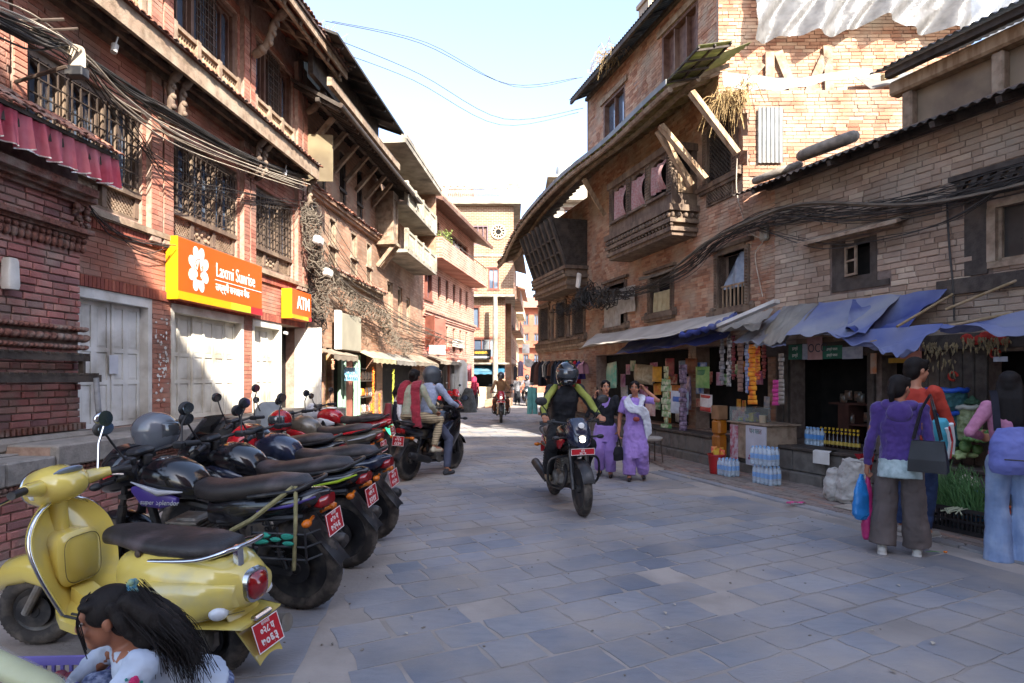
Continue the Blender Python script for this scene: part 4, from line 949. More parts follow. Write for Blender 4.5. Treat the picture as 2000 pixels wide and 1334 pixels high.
for a,c in lights:
 P=[(a,zt)]+[(a+(c-a)*t/10,zt-.03-.16*(1-sin(pi*t/10))-.02*abs(sin(pi*t/2)))for t in range(11)]+[(c,zt)];b.prism(P,-BD+.02,-BD+.07);b.box(a-.04,c+.04,-BD-.07,-BD+.02,5.1,5.15)
b.box(bx1-.11,bx1-.001,-.1,0,5.1,zt);b.box(bx1-.06,bx1-.02,-BD+.12,-.1,5.1,5.5)
b.build('bay_frame',WOOD,r1,smooth=30)
MB().box(bx1-.05,bx1+.004,-BD+.13,-.11,5.12,5.48).build('bay_side_panel',WOODL,r1)
MB().box(bx0+.1,bx1-.12,-BD+.3,-.02,5.03,zt-.01).build('bay_dark',ROOMSHADE,r1)
cl=[('window_curtain','pink patterned curtain hanging in the bay light furthest from the broken brick corner',0),('window_curtain','pink patterned curtain in the middle light of the carved bay',1),('window_curtain','pink patterned curtain blown out of the bay light nearest the slanted timber props',2)]
for nm,lb,k in cl:
 a,c=lights[k];b=MB();b.grid(lambda u,v:(a+.01+(c-a-.02)*u*(1-.15*v)+.03*v,-BD+.04-.03*sin(u*16+2*v)-(.16 if k==2 else .12)*sin(pi*v)*u,zt-(.12 if k else .1)-(.72-.08*k)*v),24,8);tag(b.build(nm,PKC,loc=FR.w(0,0,0),rot=(0,0,FR.rz),smooth=70),lb,'curtain')
# ---- second carved bay, leaning outwards under the eave
b=MB();sx0,sx1=FR.X(1040,.7),FR.X(1102,.7);zb=4.15
for(e,z0,z1)in((0,4.0,4.1),(.05,4.1,4.2),(.0,4.2,4.32),(.09,4.32,4.4),(.03,4.4,4.55),(.1,4.55,4.64)):b.box(sx0-e,sx1+e,-.62-e,0,z0,z1)
x=sx0
while x<sx1:b.ell((x,-.68,4.48),(.06,.06,.065),8,6);x+=.16
b.build('bay_base',WOOD,r1,smooth=30)
b=MB();n=7
for k in range(n+1):
 xx=sx0+(sx1-sx0-.1)*k/n;b.bar((xx+.05,-.64,4.64),(xx+.05,-1.12,5.95),.1,.08)
b.add([(sx0,-.58,4.64),(sx1,-.58,4.64),(sx1,-1.04,5.95),(sx0,-1.04,5.95),(sx0,0,4.64),(sx1,0,4.64),(sx1,0,5.95),(sx0,0,5.95)],[(0,1,2,3),(1,5,6,2),(0,3,7,4),(3,2,6,7),(0,4,5,1)])
for t in(.3,.6):b.bar((sx0,-.65-.46*t,4.64+1.31*t),(sx1,-.65-.46*t,4.64+1.31*t),.05,.04)
z=4.7
while z<5.9:yy=-.6-.46*(z-4.64)/1.31;b.box(sx1+.0,sx1+.02,yy,-.03,z,z+.025);z+=.05
b.build('leaning_lattice',WOODD,r1)
# ---- eave: old tiles at the far end, green corrugated sheets at the near end
def eave_pt(x,out,dz=0):
 t=max(0,min(1,(4.6-x)/4.6));zE=6.55-1.0*t**2+(.04*sin(x*1.3));return(x,-out*1.32,zE+(1-out)*.62+dz)
EXE=FR.X(1307,1.3)
b=MB();b.grid(lambda u,v:eave_pt(-.6+5.6*u,v),30,4,(0,0,.06))
GS=mat('old eave boards','#6b5a45','#4d4032',rough=.85,scale=6,bump=.4,dust='#93855f',dustamt=.35,dscale=3)
b.build('eave_boards',GS,r1)
b=MB();x=-.5
while x<EXE:b.bar(eave_pt(x,.02,-.06),eave_pt(x,1,-.05),.055,.07);x+=.27
b.build('rafters',WOODG,r1)
for o_,ww in((.97,.1),(.55,.1)):
 b=MB();b.tube([eave_pt(-.6+(EXE+.6)*k/30,o_,-.12)for k in range(31)],ww*.55,6);b.build('purlin',WOODG,r1)
b=MB();P=[eave_pt(2.5+(EXE-2.5)*k/20,1.02,.05)for k in range(21)];b.grid(lambda u,v:V(P[int(round(u*20))])+V((0,-.02,.03-.1*v)),20,1,(0,.015,0));b.build('zinc_edge',TINL,r1)
GRN=cloth_thin('green fibre sheet','#8f9168','#76794f',tl=.6,scale=4,dust='#a39d79',dustamt=.4,rough=.6)
k=0
while 5.0+k*.8<EXE-.1:
 xa_=5.0+k*.8;b=MB();b.grid(lambda u,v:V(eave_pt(xa_+.84*u,v*1.02,.03+.012*(k%2)+.01*sin(u*40))),40,3,(0,0,.006));b.build('green_sheet',GRN,r1);k+=1
ep2=lambda u,v,dz=0:V((EXE-.05+1.0*u,-1.34+.62*(1-v),6.64+.17*(1-v)+.1*u+dz))
b=MB();b.grid(lambda u,v:ep2(u,v,.008*sin(u*40)),24,3,(0,0,.008));sh=b.build('green_sheet',GRN,r1)
b=MB()
for v in(.02,.5,.98):b.bar(ep2(0,v,-.02),ep2(1,v,-.02),.03,.03)
for u in(.05,.35,.65,.95):b.bar(ep2(u,0,-.045),ep2(u,1,-.045),.03,.03)
b.build('sheet_battens',WOODD,r1)
# tiles on the sagging far end
tmb=MB();tmb.grid(lambda u,v:(u,v,.2*sin(pi*u)),4,1,(0,0,-.1));tme=tmb.mesh('roof_tile',TILE,60);rr=random.Random(31)
for r_ in range(7):
 for k in range(42):
  p=eave_pt(-.55+k*.125+(.06 if r_%2 else 0),1.03-r_*.13,.07+rr.uniform(0,.015));add('roof_tile',tme,r1,p,(.42+rr.uniform(-.08,.08),rr.uniform(-.08,.08),rr.uniform(-.1,.1)),(.12,.25,.12))
# timber props of the eave
for(pa,pb,dz)in(((1350,180),(1440,300),0),((1290,245),(1378,350),0),((1285,255),(1350,362),0),((1140,350),(1180,420),0)):
 xa_,za_=FR.hit(pa[0],pa[1],1.05);xb_,zb_=FR.hit(pb[0],pb[1],.35);
 strut(r1,(xb_,-.35,zb_),(xa_,-1.05,za_),.095,carved=False,m=WOODL,name='timber_prop')
# ---- upper storey windows and roof
for k,q in enumerate(uw):
 simplewin(r1,*q,y=.04,wood=WOODB,n=3 if k else 2,sill=False,glass=GLASS if not k else WOODB);MB().box(q[0]-.15,q[1]+.15,-.04,.05,q[3],q[3]+.14).build('lintel',WOODG,r1)
XR0=FR.X(1115,.5);b=MB();corr(b,(XR0,-.55,9.26),(XU1+.15,-.55,9.26),(XR0,1.2,10.1),60,.012);b.build('tin_roof',TIN,r1);b=MB();x=XR0+.1
while x<XU1:b.bar((x,-.5,9.22),(x,.3,9.6),.06,.07);x+=.8
b.box(XR0,XU1+.1,-.53,-.47,9.14,9.24);b.box(XR0,XU1,-.08,.0,9.28,9.36);b.build('roof_timber',WOODD,r1)
MB().box(XU0,XU0+.05,0,5,r1top-.3,ZU+.3).build('end_wall',BR_OLD,r1)
ch=MB();ch.box(XU0+2.1,XU0+2.6,.5,.95,9.6,10.75);ch.box(XU0+2.05,XU0+2.65,.45,1,10.75,10.85);ch.build('chimney',BR_OLD,r1);MB().lathe([(.1,10.85),(.12,11.0),(.09,11.15)],10,(XU0+2.35,.7,0)).build('chimney_pot',TILE,r1)
# hay on the roof edge and at the broken corner
def hay(name,label,F,x,y,z,r,n,seed,m=None,droop=.3,ln=.35):
 rr=random.Random(seed);b=MB()
 for k in range(n):
  p=V((x+rr.gauss(0,r),y+rr.gauss(0,r*.5),z+rr.gauss(0,r*.3)));d=V((rr.uniform(-1,1),rr.uniform(-1,.4),rr.uniform(-.5,.4))).normalized()*ln*rr.uniform(.4,1);b.tube([p,p+d*.5+V((0,0,.02)),p+d+V((0,0,-droop*rr.random()))],.006,3)
 return tag(b.build(name,m or mat('dry straw','#a58a60','#86704a',rough=.9,scale=20),loc=F.w(0,0,0),rot=(0,0,F.rz)),label,'straw')
hay('straw_tuft','straw hanging over the tin roof edge beside the chimney',FR,XU0+2.2,-.4,9.4,.25,130,1)
hay('straw_tuft','straw sticking out of the broken brick corner under the green sheets',FR,XL-.05,-.3,6.35,.22,160,2,droop=.5)
# ---- sunlit walls facing down the street above the tin roof
FA=Frame(FR.w(XL,0,0)[0],FR.w(XL,0,0)[1],1,-.02);FBk=Frame(FR.w(XU1,0,0)[0],FR.w(XU1,0,0)[1],1,-.02)
ra=FA.root('sunlit_gable_wall','sunlit jagged orange brick wall rising behind the dark tin roof','wall')
MB().box(-.02,4.3,0,.35,3.8,6.45).build('core',MORTAR,ra);bricks(FA,ra,BR_ORANGE,[(-.1,4.3,4.2,6.45)],[(-.1,.0,5.2,5.4),(-.1,-.02,5.7,6.0)],bl=.21,bh=.055,jt=.009,proud=.013,seed=33,wild=.6,skip=.01)
rb=FBk.root('sunlit_upper_wall','sunlit orange brick wall half covered by the clear plastic sheet','wall')
MB().box(-.02,4.6,0,.35,6.3,10.5).build('core',MORTAR,rb);bricks(FBk,rb,BR_ORANGE,[(-.02,4.6,6.35,10.5)],bl=.2,bh=.055,jt=.01,proud=.013,seed=34,wild=.6,skip=.01)
b=MB()
for k in range(70):b.ell((R.uniform(-.15,.25),R.uniform(-.1,.1),R.uniform(6.3,6.75)-0),(R.uniform(.04,.1),R.uniform(.04,.08),R.uniform(.02,.05)),6,4)
b.build('rubble_edge',BR_ORANGE,rb)
b=MB()
for(xa_,za_,xb_,zb_)in((.9,6.5,.9,7.5),(1.05,7.5,1.45,6.5),(1.5,6.5,1.9,7.4),(2.0,6.5,1.95,7.6),(.2,6.6,.75,7.3)):b.bar((xa_,-.06,za_),(xb_,-.06,zb_),.16,.05,(0,1,0))
b.build('wood_braces',WOODG,rb)
# torn clear plastic sheet
PL=mat('clear plastic sheet','#6f6f6f','#5a5a5a',rough=.35,scale=5,alpha=.85,spec=.6,bump=1.,bscale=7)
x0,zt0=FBk.hit(1468,-60,.1);x1,_=FBk.hit(1985,0,.1)
def plast(u,v):
 bot=FBk.hit(1480,88,.1)[1]+(.28*sin(u*3.0)**2+.06*sin(u*17))*(u>.02)-.28*max(0,u-.62)*2
 return(x0+(x1-x0)*u,-.26-.13*sin(u*23+v*3)*(.3+.7*v)-.07*sin(u*51+v*9)*(.3+v)-.03*sin(u*97+v*31),zt0+.4+(bot-zt0-.4)*v)
b=MB();b.grid(plast,90,24);tag(b.build('plastic_sheet',PL,loc=FBk.w(0,0,0),rot=(0,0,FBk.rz),smooth=80),'crumpled clear plastic sheet hanging over the sunlit upper brick wall','plastic sheet')
# bent zinc flashing along the ledge
def zinc(u,v):
 a=FBk.hit(1412,138,.7);c=FBk.hit(1705,150,.7);x=a[0]+(c[0]-a[0])*u;return(x,-.62-.05*sin(u*9)+.3*(1-min(1,v*3))-.1*v,7.0-.12*sin(u*pi)-(.36+.1*sin(u*5+1))*v+(.015*sin(u*30))*v)
b=MB();b.grid(zinc,40,8,(0,.01,0));tag(b.build('zinc_flashing',TINL,loc=FBk.w(0,0,0),rot=(0,0,FBk.rz),smooth=70),'long bent bright zinc sheet lying along the ledge of the sunlit wall','metal sheet')
b=MB();b.grid(lambda u,v:(FBk.hit(1698,130,.6)[0]+1.2*u,-.65+.5*(1-v),6.98+.1*u-.45*v*(1-.4*u)),8,6,(0,.01,0));tag(b.build('zinc_flashing',TINL,loc=FBk.w(0,0,0),rot=(0,0,FBk.rz)),'short tilted bright zinc plate with a brick tied on it by the tin roof','metal sheet')
c_=FBk.hit(1738,148,.75);br=MB().bbox(-.13,.13,-.05,.05,-.05,.05,.01).build('loose_brick',mat('pale brick','#a99a78','#94855f',rough=.9),loc=FBk.w(c_[0],-.74,c_[1]),rot=(.2,-.2,0));tag(br,'pale loose brick tied with a red string on the zinc plate','brick')
b=MB();corr(b,(.02,0,0),(.45,0,0),(.02,0,.95),6,.012);zs_=FA.hit(1478,318,.06);tag(b.build('tin_patch',TINL,loc=FA.w(zs_[0],-.06,zs_[1]),rot=(0,0,FA.rz)),'small white corrugated tin patch standing against the jagged brick wall','metal sheet')
# ================================================================ R0: dark brick shop house at the right edge
P0=FR.w(RL,0,0);F0=Frame(P0[0],P0[1],.417,-1)
r0=F0.root('shop_house','old brown brick shop house under a dark corrugated tin roof behind the vegetable stall','building')
L0=7.6;hq=F0.hit
w1=[hq(1652,0)[0],hq(1700,0)[0],2.93,3.36];w2=[hq(1940,0)[0],hq(2080,0)[0],2.78,3.5];nz_=hq(1868,412)
sh0=[(hq(1545,0)[0],hq(1700,0)[0],.55,1.82),(hq(1722,0)[0],hq(1770,0)[0],.55,1.8),(hq(1925,0)[0],hq(2200,0)[0],.2,1.8)]
holes=[w1,w2]+sh0+[(nz_[0]-.1,nz_[0]+.08,nz_[1]-.05,nz_[1]+.06)]
wallgrid(MB(),0,L0,.2,4.75,0,.3,[w1,w2]+sh0).build('wall',MORTARD,r0);MB().box(.0,L0,.9,5,.2,4.75).build('interior',ROOMSHADE,r0)
bricks(F0,r0,BR_OLD,[(0,L0,2.02,4.7)],holes+[(w1[0]-.25,w1[0],2.8,3.45),(w1[1],w1[1]+.1,2.8,3.45),(w1[0]-.25,w1[1]+.3,2.72,2.9),(w2[0]-.2,w2[0],2.5,3.7)],bl=.23,bh=.068,jt=.008,proud=.014,seed=40,wild=.6,skip=.006)
b=MB();b.box(w1[0]-.22,w1[0],-.01,.2,2.82,3.44);b.box(w1[1],w1[1]+.1,-.01,.2,2.82,3.44);b.box(w1[0],w1[1],-.01,.2,3.36,3.44);b.box(w1[0]-.22,w1[1]+.28,-.02,.2,2.74,2.82);b.box(w1[0],w1[1],-.01,.2,2.82,2.93)
wf=b.build('small_window',WOODD,r0);b=MB();b.box(0,.03,0,.03,0,.42);b.box(.2,.23,0,.03,0,.42);b.box(.03,.2,0,.03,0,.03);b.box(.03,.2,0,.03,.39,.42);b.box(.03,.2,0,.03,.2,.225);b.build('open_sash',WOODG,wf,(w1[0]+.0,-.03,2.935),(0,0,-.25));MB().box(w1[0],w1[1],.2,.21,2.93,3.36).build('dark_opening',ROOMSHADE,wf)
xa_,za_=hq(1562,473,.2);xb_,zb_=hq(1757,430,.2);b=MB();b.prism([(-.26,3.52),(0,3.62),(0,3.56),(-.26,3.47)],xa_,xb_,'x');b.box(xa_+.1,xb_-.1,-.15,0,3.46,3.5);b.build('window_hood',WOODG,r0,fix=True)
window(r0,w2[0]-.05,w2[1],2.75,3.52,n=1,y=.02,grille=False,wood=WOODG,arch=False,fr=.09,glass=mat('dim glass','#3d3a37','#332f2c',rough=.3));MB().box(w2[0]-.3,w2[0]-.05,-.02,.1,2.7,3.62).build('window_post',WOODD,r0);MB().box(w2[0]-.6,L0,-.06,.1,2.5,2.68).build('window_beam',WOODD,r0)
b=MB();b.box(w2[0]-.4,L0,-.12,.05,3.62,3.7);x=w2[0]-.3
while x<L0:b.bar((x,-.1,3.7),(x+.06,-.1,3.82),.05,.06);x+=.13
b.box(w2[0]-.4,L0,-.16,.05,3.82,3.88);b.build('carved_lintel',WOODD,r0)
b=MB();corr(b,(-.45,-.52,4.5),(L0,-.52,4.52),(-.45,.7,4.95),70,.016);b.build('tin_roof',TIN,r0);b=MB();x=0
while x<L0:b.bar((x,-.48,4.46),(x,.4,4.78),.06,.07);x+=.7
b.box(-.1,L0,-.1,-.02,4.55,4.65);b.build('roof_timber',WOODD,r0)
# upper floor set back: timber beam, panels, posts, second tin roof
ux0=F0.X(1762,-.45);b=MB();b.box(ux0,L0,.5,.62,4.85,5.62);b.build('upper_panel',mat('grey brown panel','#7b6a58','#63554a',rough=.85,scale=3,bump=.2,dust='#91806b',dustamt=.4),r0)
b=MB();b.bbox(ux0-.1,L0,.3,.5,5.38,5.58,.03);b.build('upper_beam',WOODL,r0);b=MB()
for x in(ux0+.05,ux0+1.15,ux0+2.6):MB().bbox(x,x+.14,.36,.5,4.8,5.38,.02).build('upper_post',WOODG,r0)
b=MB();corr(b,(ux0-.15,-.0,5.66),(L0,-.0,5.66),(ux0-.15,1.6,6.25),60,.016);b.build('upper_tin_roof',TIN,r0);MB().box(ux0,L0,.1,.2,5.56,5.65).build('upper_rafter',WOODD,r0)
# tyre on the lower tin roof
tx,tz=F0.hit(1625,305,-.35);ty=thing('old_tyre','old rubber tyre lying on the lower tin roof by the sunlit wall','tyre',F0.w(tx,.25,4.9),F0.rz)
b=MB();b.tube([(.36*cos(2*pi*k/28),.36*sin(2*pi*k/28),.0)for k in range(28)],.085,10,closed=True);o=b.build('rubber',mat('dusty tyre rubber','#8a8176','#6f675e',rough=.9,scale=10,bump=.4),ty,smooth=60);o.rotation_euler=(.36,0,0);o.location=(0,0,.12)
b=MB();b.tube([(.34*cos(2*pi*k/28)-.5,.34*sin(2*pi*k/28),.0)for k in range(28)],.06,10,closed=True);tag(b.build('old_tyre',mat('dusty tyre rubber'),loc=F0.w(tx-.35,.12,4.86),rot=(.36,0,F0.rz),smooth=60),'thin old tyre lying flat on the tin roof beside the larger tyre','tyre')
# ---- shop fronts: posts, lintels, inner walls
for px,w_ in((1528,.12),(1540,.08),(1705,.1),(1785,.09)):
 x=hq(px,0)[0];MB().bbox(x-w_/2,x+w_/2,-.06,.08,.5,1.95,.01).build('shop_post',WOODD,r0)
x=hq(1800,0)[0];MB().add([(x-.09,-.07,.5),(x+.03,-.07,.5),(x-.02,-.07,1.85),(x-.14,-.07,1.85),(x-.09,.03,.5),(x+.03,.03,.5),(x-.02,.03,1.85),(x-.14,.03,1.85)],[(0,1,2,3),(1,5,6,2),(0,3,7,4),(3,2,6,7),(5,4,7,6)]).build('pale_post',WOODG,r0)
MB().box(-.1,L0,-.1,.1,1.84,2.02).build('shop_lintel',WOODD,r0)
b=MB();xa_,xb_=hq(1795,0)[0],hq(1922,0)[0]
x=xa_
while x<xb_:MB().bbox(x+.004,x+.13,-.04,.02,.3,1.84,.012).build('plank',WOODD,r0);x+=.134
VMIL=mat('vermilion daub','#b3382a','#8e2a20',rough=.85,scale=20)
b=MB()
for(px,py)in((1862,735),(1944,690)):
 x,z=hq(px,py,.05);b.tube([(x+.05*cos(t*.5),-.055,z+.05*sin(t*.5))for t in range(11)],.014,5)
for k in range(9):x,z=hq(1888+k*9,660+6*sin(k),.12);b.ell((x,-.12,z),(.07,.015,.05),6,4)
tag(b.build('vermilion_marks',VMIL,loc=F0.w(0,0,0),rot=(0,0,F0.rz)),'red vermilion marks daubed on the dark boards above the vegetable stall','marks')
# plinth before the shops
pl=thing('shop_plinth','dark stone plinth with stepped blocks in front of the market shops','plinth')
PP=[(1.25,20.5),(2.0,15.4),(3.36,10.7),(3.42,10.4),(4.27,8.3),(5.15,6.2),(6.05,4.0)];BK=[(1.9,20.6),(2.9,15.7),(4.2,10.9),(4.5,10.6),(5.3,8.8),(6.2,6.7),(7.0,4.4)]
for i in range(len(PP)-1):
 a,c=V((*PP[i],0)),V((*PP[i+1],0));L_=(c-a).length;n=max(1,round(L_/.55));d=(c-a)/n;nrm=V((-(c-a).y,(c-a).x,0)).normalized();nrm=nrm if nrm.x<0 else-nrm
 bb=MB();q=[a,c,V((*BK[i+1],0)),V((*BK[i],0))];bb.add([(p.x,p.y,-.05)for p in q]+[(p.x,p.y,.47)for p in q],[(4,5,6,7),(0,1,5,4),(1,2,6,5),(3,0,4,7)]);bb.build('core',STONED,pl)
 ang=atan2(d.y,d.x)
 for k in range(n):
  p=a+d*k;l=d.length
  for(z0,z1,o_)in((.0,.17,.07),(.175,.46,0)):
   m_=MB();m_.bbox(.005,l-.005,-.05-o_,.03,z0,z1,.015);o=m_.build('plinth_block',STONED,pl,(p.x,p.y,0),(0,0,ang+(0 if d.y<0 else 0)))
  m_=MB();m_.bbox(.003,l-.003,-.08,.3,.47,.52,.012);m_.build('plinth_slab',WOODD,pl,(p.x,p.y,0),(0,0,ang))
# ---- brick tank house behind, with water tank
Ft,ot=house('tank_house','pale concrete house with a roof water tank behind the sagging tiled eave',2.2,6.2,33,6,12.2,PW,[(.6,1.5,9.3,10.6)])
MB().box(-.5,3.4,-.6,5,10.9,11.15).build('concrete_ledge',CONC,ot)
tk=tag(MB().lathe([(.6,0),(.65,.1),(.62,.25),(.65,.4),(.62,.55),(.65,.7),(.6,.95),(.4,1.1),(.15,1.15)],20,Ft.w(.9,1.5,12.34)).build('water_tank',mat('grey plastic tank','#a8aaa8','#969896',rough=.5),smooth=40),'ribbed grey water tank on the pale concrete house roof','water tank')
# ---- unseen houses added behind the camera, placed and sized to shade the foreground
BKM=mat('plain brick behind','#93614e','#7d4f3f',rough=.9,brick=(.24,.075,.008,'#8a7466'))
for nm,lb,x0,x1,y1,h in(('shading_house','brick house closing the square on the shrine side',-1,6,-7,14.3),('shading_house','taller brick house closing the square on the market side',6,22,-7,17.4)):
 house(nm,lb,x0,x1,y1-5,5,h,BKM,[(1+k*2.2,2+k*2.2,z,z+1.4)for k in range(4)for z in(2.5,5.5,8.5)])
# ================================================================ motorcycles and scooters
RUB=mat('tyre rubber','#2e2b29','#3a3633',rough=.85,scale=14,bump=.3,dust='#6b6259',dustamt=.35,dscale=9)
ALLOY=mat('black alloy','#2a2a2c','#3a3a3c',rough=.45,metal=.5,scale=8,dust='#57514b',dustamt=.25,dscale=8)
BLK=mat('black plastic','#232326','#1b1b1e',rough=.5,scale=6,dust='#4f4c4a',dustamt=.22,dscale=7)
BLKP=mat('black gloss paint','#17181d','#131419',rough=.2,coat=.6,scale=4,dust='#3d3d42',dustamt=.15,dscale=6)
BLUEBLK=mat('blue black gloss paint','#232a3f','#1b2133',rough=.22,coat=.6,scale=4,dust='#474d5c',dustamt=.2,dscale=6)
GREYP=mat('bronze grey paint','#5a5348','#4b453c',rough=.3,coat=.5,scale=4,dust='#7b7266',dustamt=.2,dscale=6)
REDP=mat('red gloss paint','#a5141f','#8d1019',rough=.25,coat=.6,scale=4,dust='#9a5550',dustamt=.12,dscale=6)
REDP2=mat('bright red gloss paint','#c3202a','#ad1a23',rough=.25,coat=.6,scale=4)
PURP=mat('purple decal','#4b3b8a','#3f3278',rough=.35);SILV=mat('silver decal','#b9bcc4','#a5a8b0',rough=.35);LIME=mat('lime decal','#a9c62a','#97b322',rough=.4)
SEATM=mat('black seat vinyl','#2b2727','#221f1f',rough=.5,scale=12,bump=.25,bscale=90,dust='#54494a',dustamt=.22,dscale=5)
CAST=mat('cast aluminium','#8d8a85','#6f6c68',rough=.55,metal=.6,scale=20,bump=.3,dust='#8a8072',dustamt=.4,dscale=9)
LAMPG=mat('clear lamp glass','#cfd2d6','#bcc0c5',rough=.08,spec=.8,scale=9);LAMPON=mat('lit headlamp','#fff4dc','#fff4dc',emit=.8)
REDL=mat('red tail lens','#8e0f16','#7b0c12',rough=.12,spec=.7,coat=.5);AMB=mat('amber lens','#c96a1a','#b55c14',rough=.15)
PLT=mat('red number plate','#b01a26','#a31722',rough=.5,scale=4);PLW=mat('plate white','#dedad6','#d0ccc8',rough=.6)
MIRG=mat('mirror glass','#8d959c','#868e95',rough=.05,metal=.9)
def plate(parent,loc,rot,l1,l2,w=.2,h=.15):
 p=MB().bbox(-w/2,w/2,-.003,.003,-h/2,h/2,.002).build('number_plate',PLT,parent,loc,rot)
 b=MB();t=.005
 for(a,c,e,g)in((-w/2,w/2,h/2-t,h/2),(-w/2,w/2,-h/2,-h/2+t),(-w/2,-w/2+t,-h/2+t,h/2-t),(w/2-t,w/2,-h/2+t,h/2-t)):b.box(a,c,-.0045,-.003,e,g)
 b.build('plate_border',PLW,p)
 text(l1,'plate_line',PLW,p,(0,-.0035,h*.14),h*.36,sx=.8,depth=.001,bold=.0015);text(l2,'plate_line',PLW,p,(0,-.0035,-h*.24),h*.44,sx=.9,depth=.001,bold=.002);text('बागमती','plate_line',PLW,p,(0,-.0035,h*.38),h*.17,sx=.9,depth=.001)
 return p
def wheel(parent,x,r,tw=.045,spokes=5,rim=None,steer=0.,disc=True):
 rim=rim or ALLOY;b=MB();ri=r-tw*1.75
 b.lathe([(ri-.035,-.02),(ri-.012,-.03),(ri,-.034),(ri+.012,-.03),(ri+.004,0),(ri+.012,.03),(ri,.034),(ri-.012,.03),(ri-.035,.02)],36,axis='y')
 b.lathe([(.035,-.06),(.045,-.05),(.045,.05),(.035,.06)],16,axis='y')
 for k in range(spokes):
  a=2*pi*k/spokes
  for da in(-.16,.16):b.bar((.04*cos(a+da*2),0,.04*sin(a+da*2)),((ri-.02)*cos(a+da),0,(ri-.02)*sin(a+da)),.024,.02,(0,1,0))
 if disc:
  b.lathe([(.1,.05),(.1,.054)],24,axis='y')
 w=b.build('wheel',rim,parent,(x,0,r),(0,0,steer),smooth=35)
 t=MB();pf=[]
 for k in range(15):
  a=2*pi*k/15;pf.append((r-tw+tw*cos(a)*(1 if cos(a)>0 else .9),tw*1.05*sin(a)))
 n=40;vs=[(q*cos(2*pi*i/n),y,q*sin(2*pi*i/n))for i in range(n)for q,y in pf];m=15
 t.add(vs,[(i*m+j,i*m+(j+1)%m,(i+1)%n*m+(j+1)%m,(i+1)%n*m+j)for i in range(n)for j in range(m)])
 for k in range(44):
  a=2*pi*k/44
  for s_ in(-1,1):t.bar(((r+.001)*cos(a),s_*.006,(r+.001)*sin(a)),((r-tw*.25)*cos(a+.06),s_*tw*.75,(r-tw*.25)*sin(a+.06)),.008,.003,(cos(a),0,sin(a)))
 t.build('tyre',RUB,w,smooth=40);return w
def mirror(parent,base,tip,big=.07,m=None,chrome=False):
 b=MB();base,tip=V(base),V(tip);b.tube([base,base.lerp(tip,.5)+V((.02,0,.02)),tip],.007,6)
 o=b.build('mirror',STEEL if chrome else BLK,parent,smooth=40)
 c=MB();c.ell(tip+V((.015,0,.03)),(.025,big,big*.7),14,10);c.build('mirror_shell',STEEL if chrome else BLK,o,smooth=60)
 g_=MB();g_.lathe([(big*.62,0),(big*.62,.003)],18,axis='x');q=g_.build('mirror_glass',MIRG,o,tuple(tip+V((-.0115,0,.03))));q.scale=(1,1.3,.9)if not chrome else(1,1.3,1.3);return o
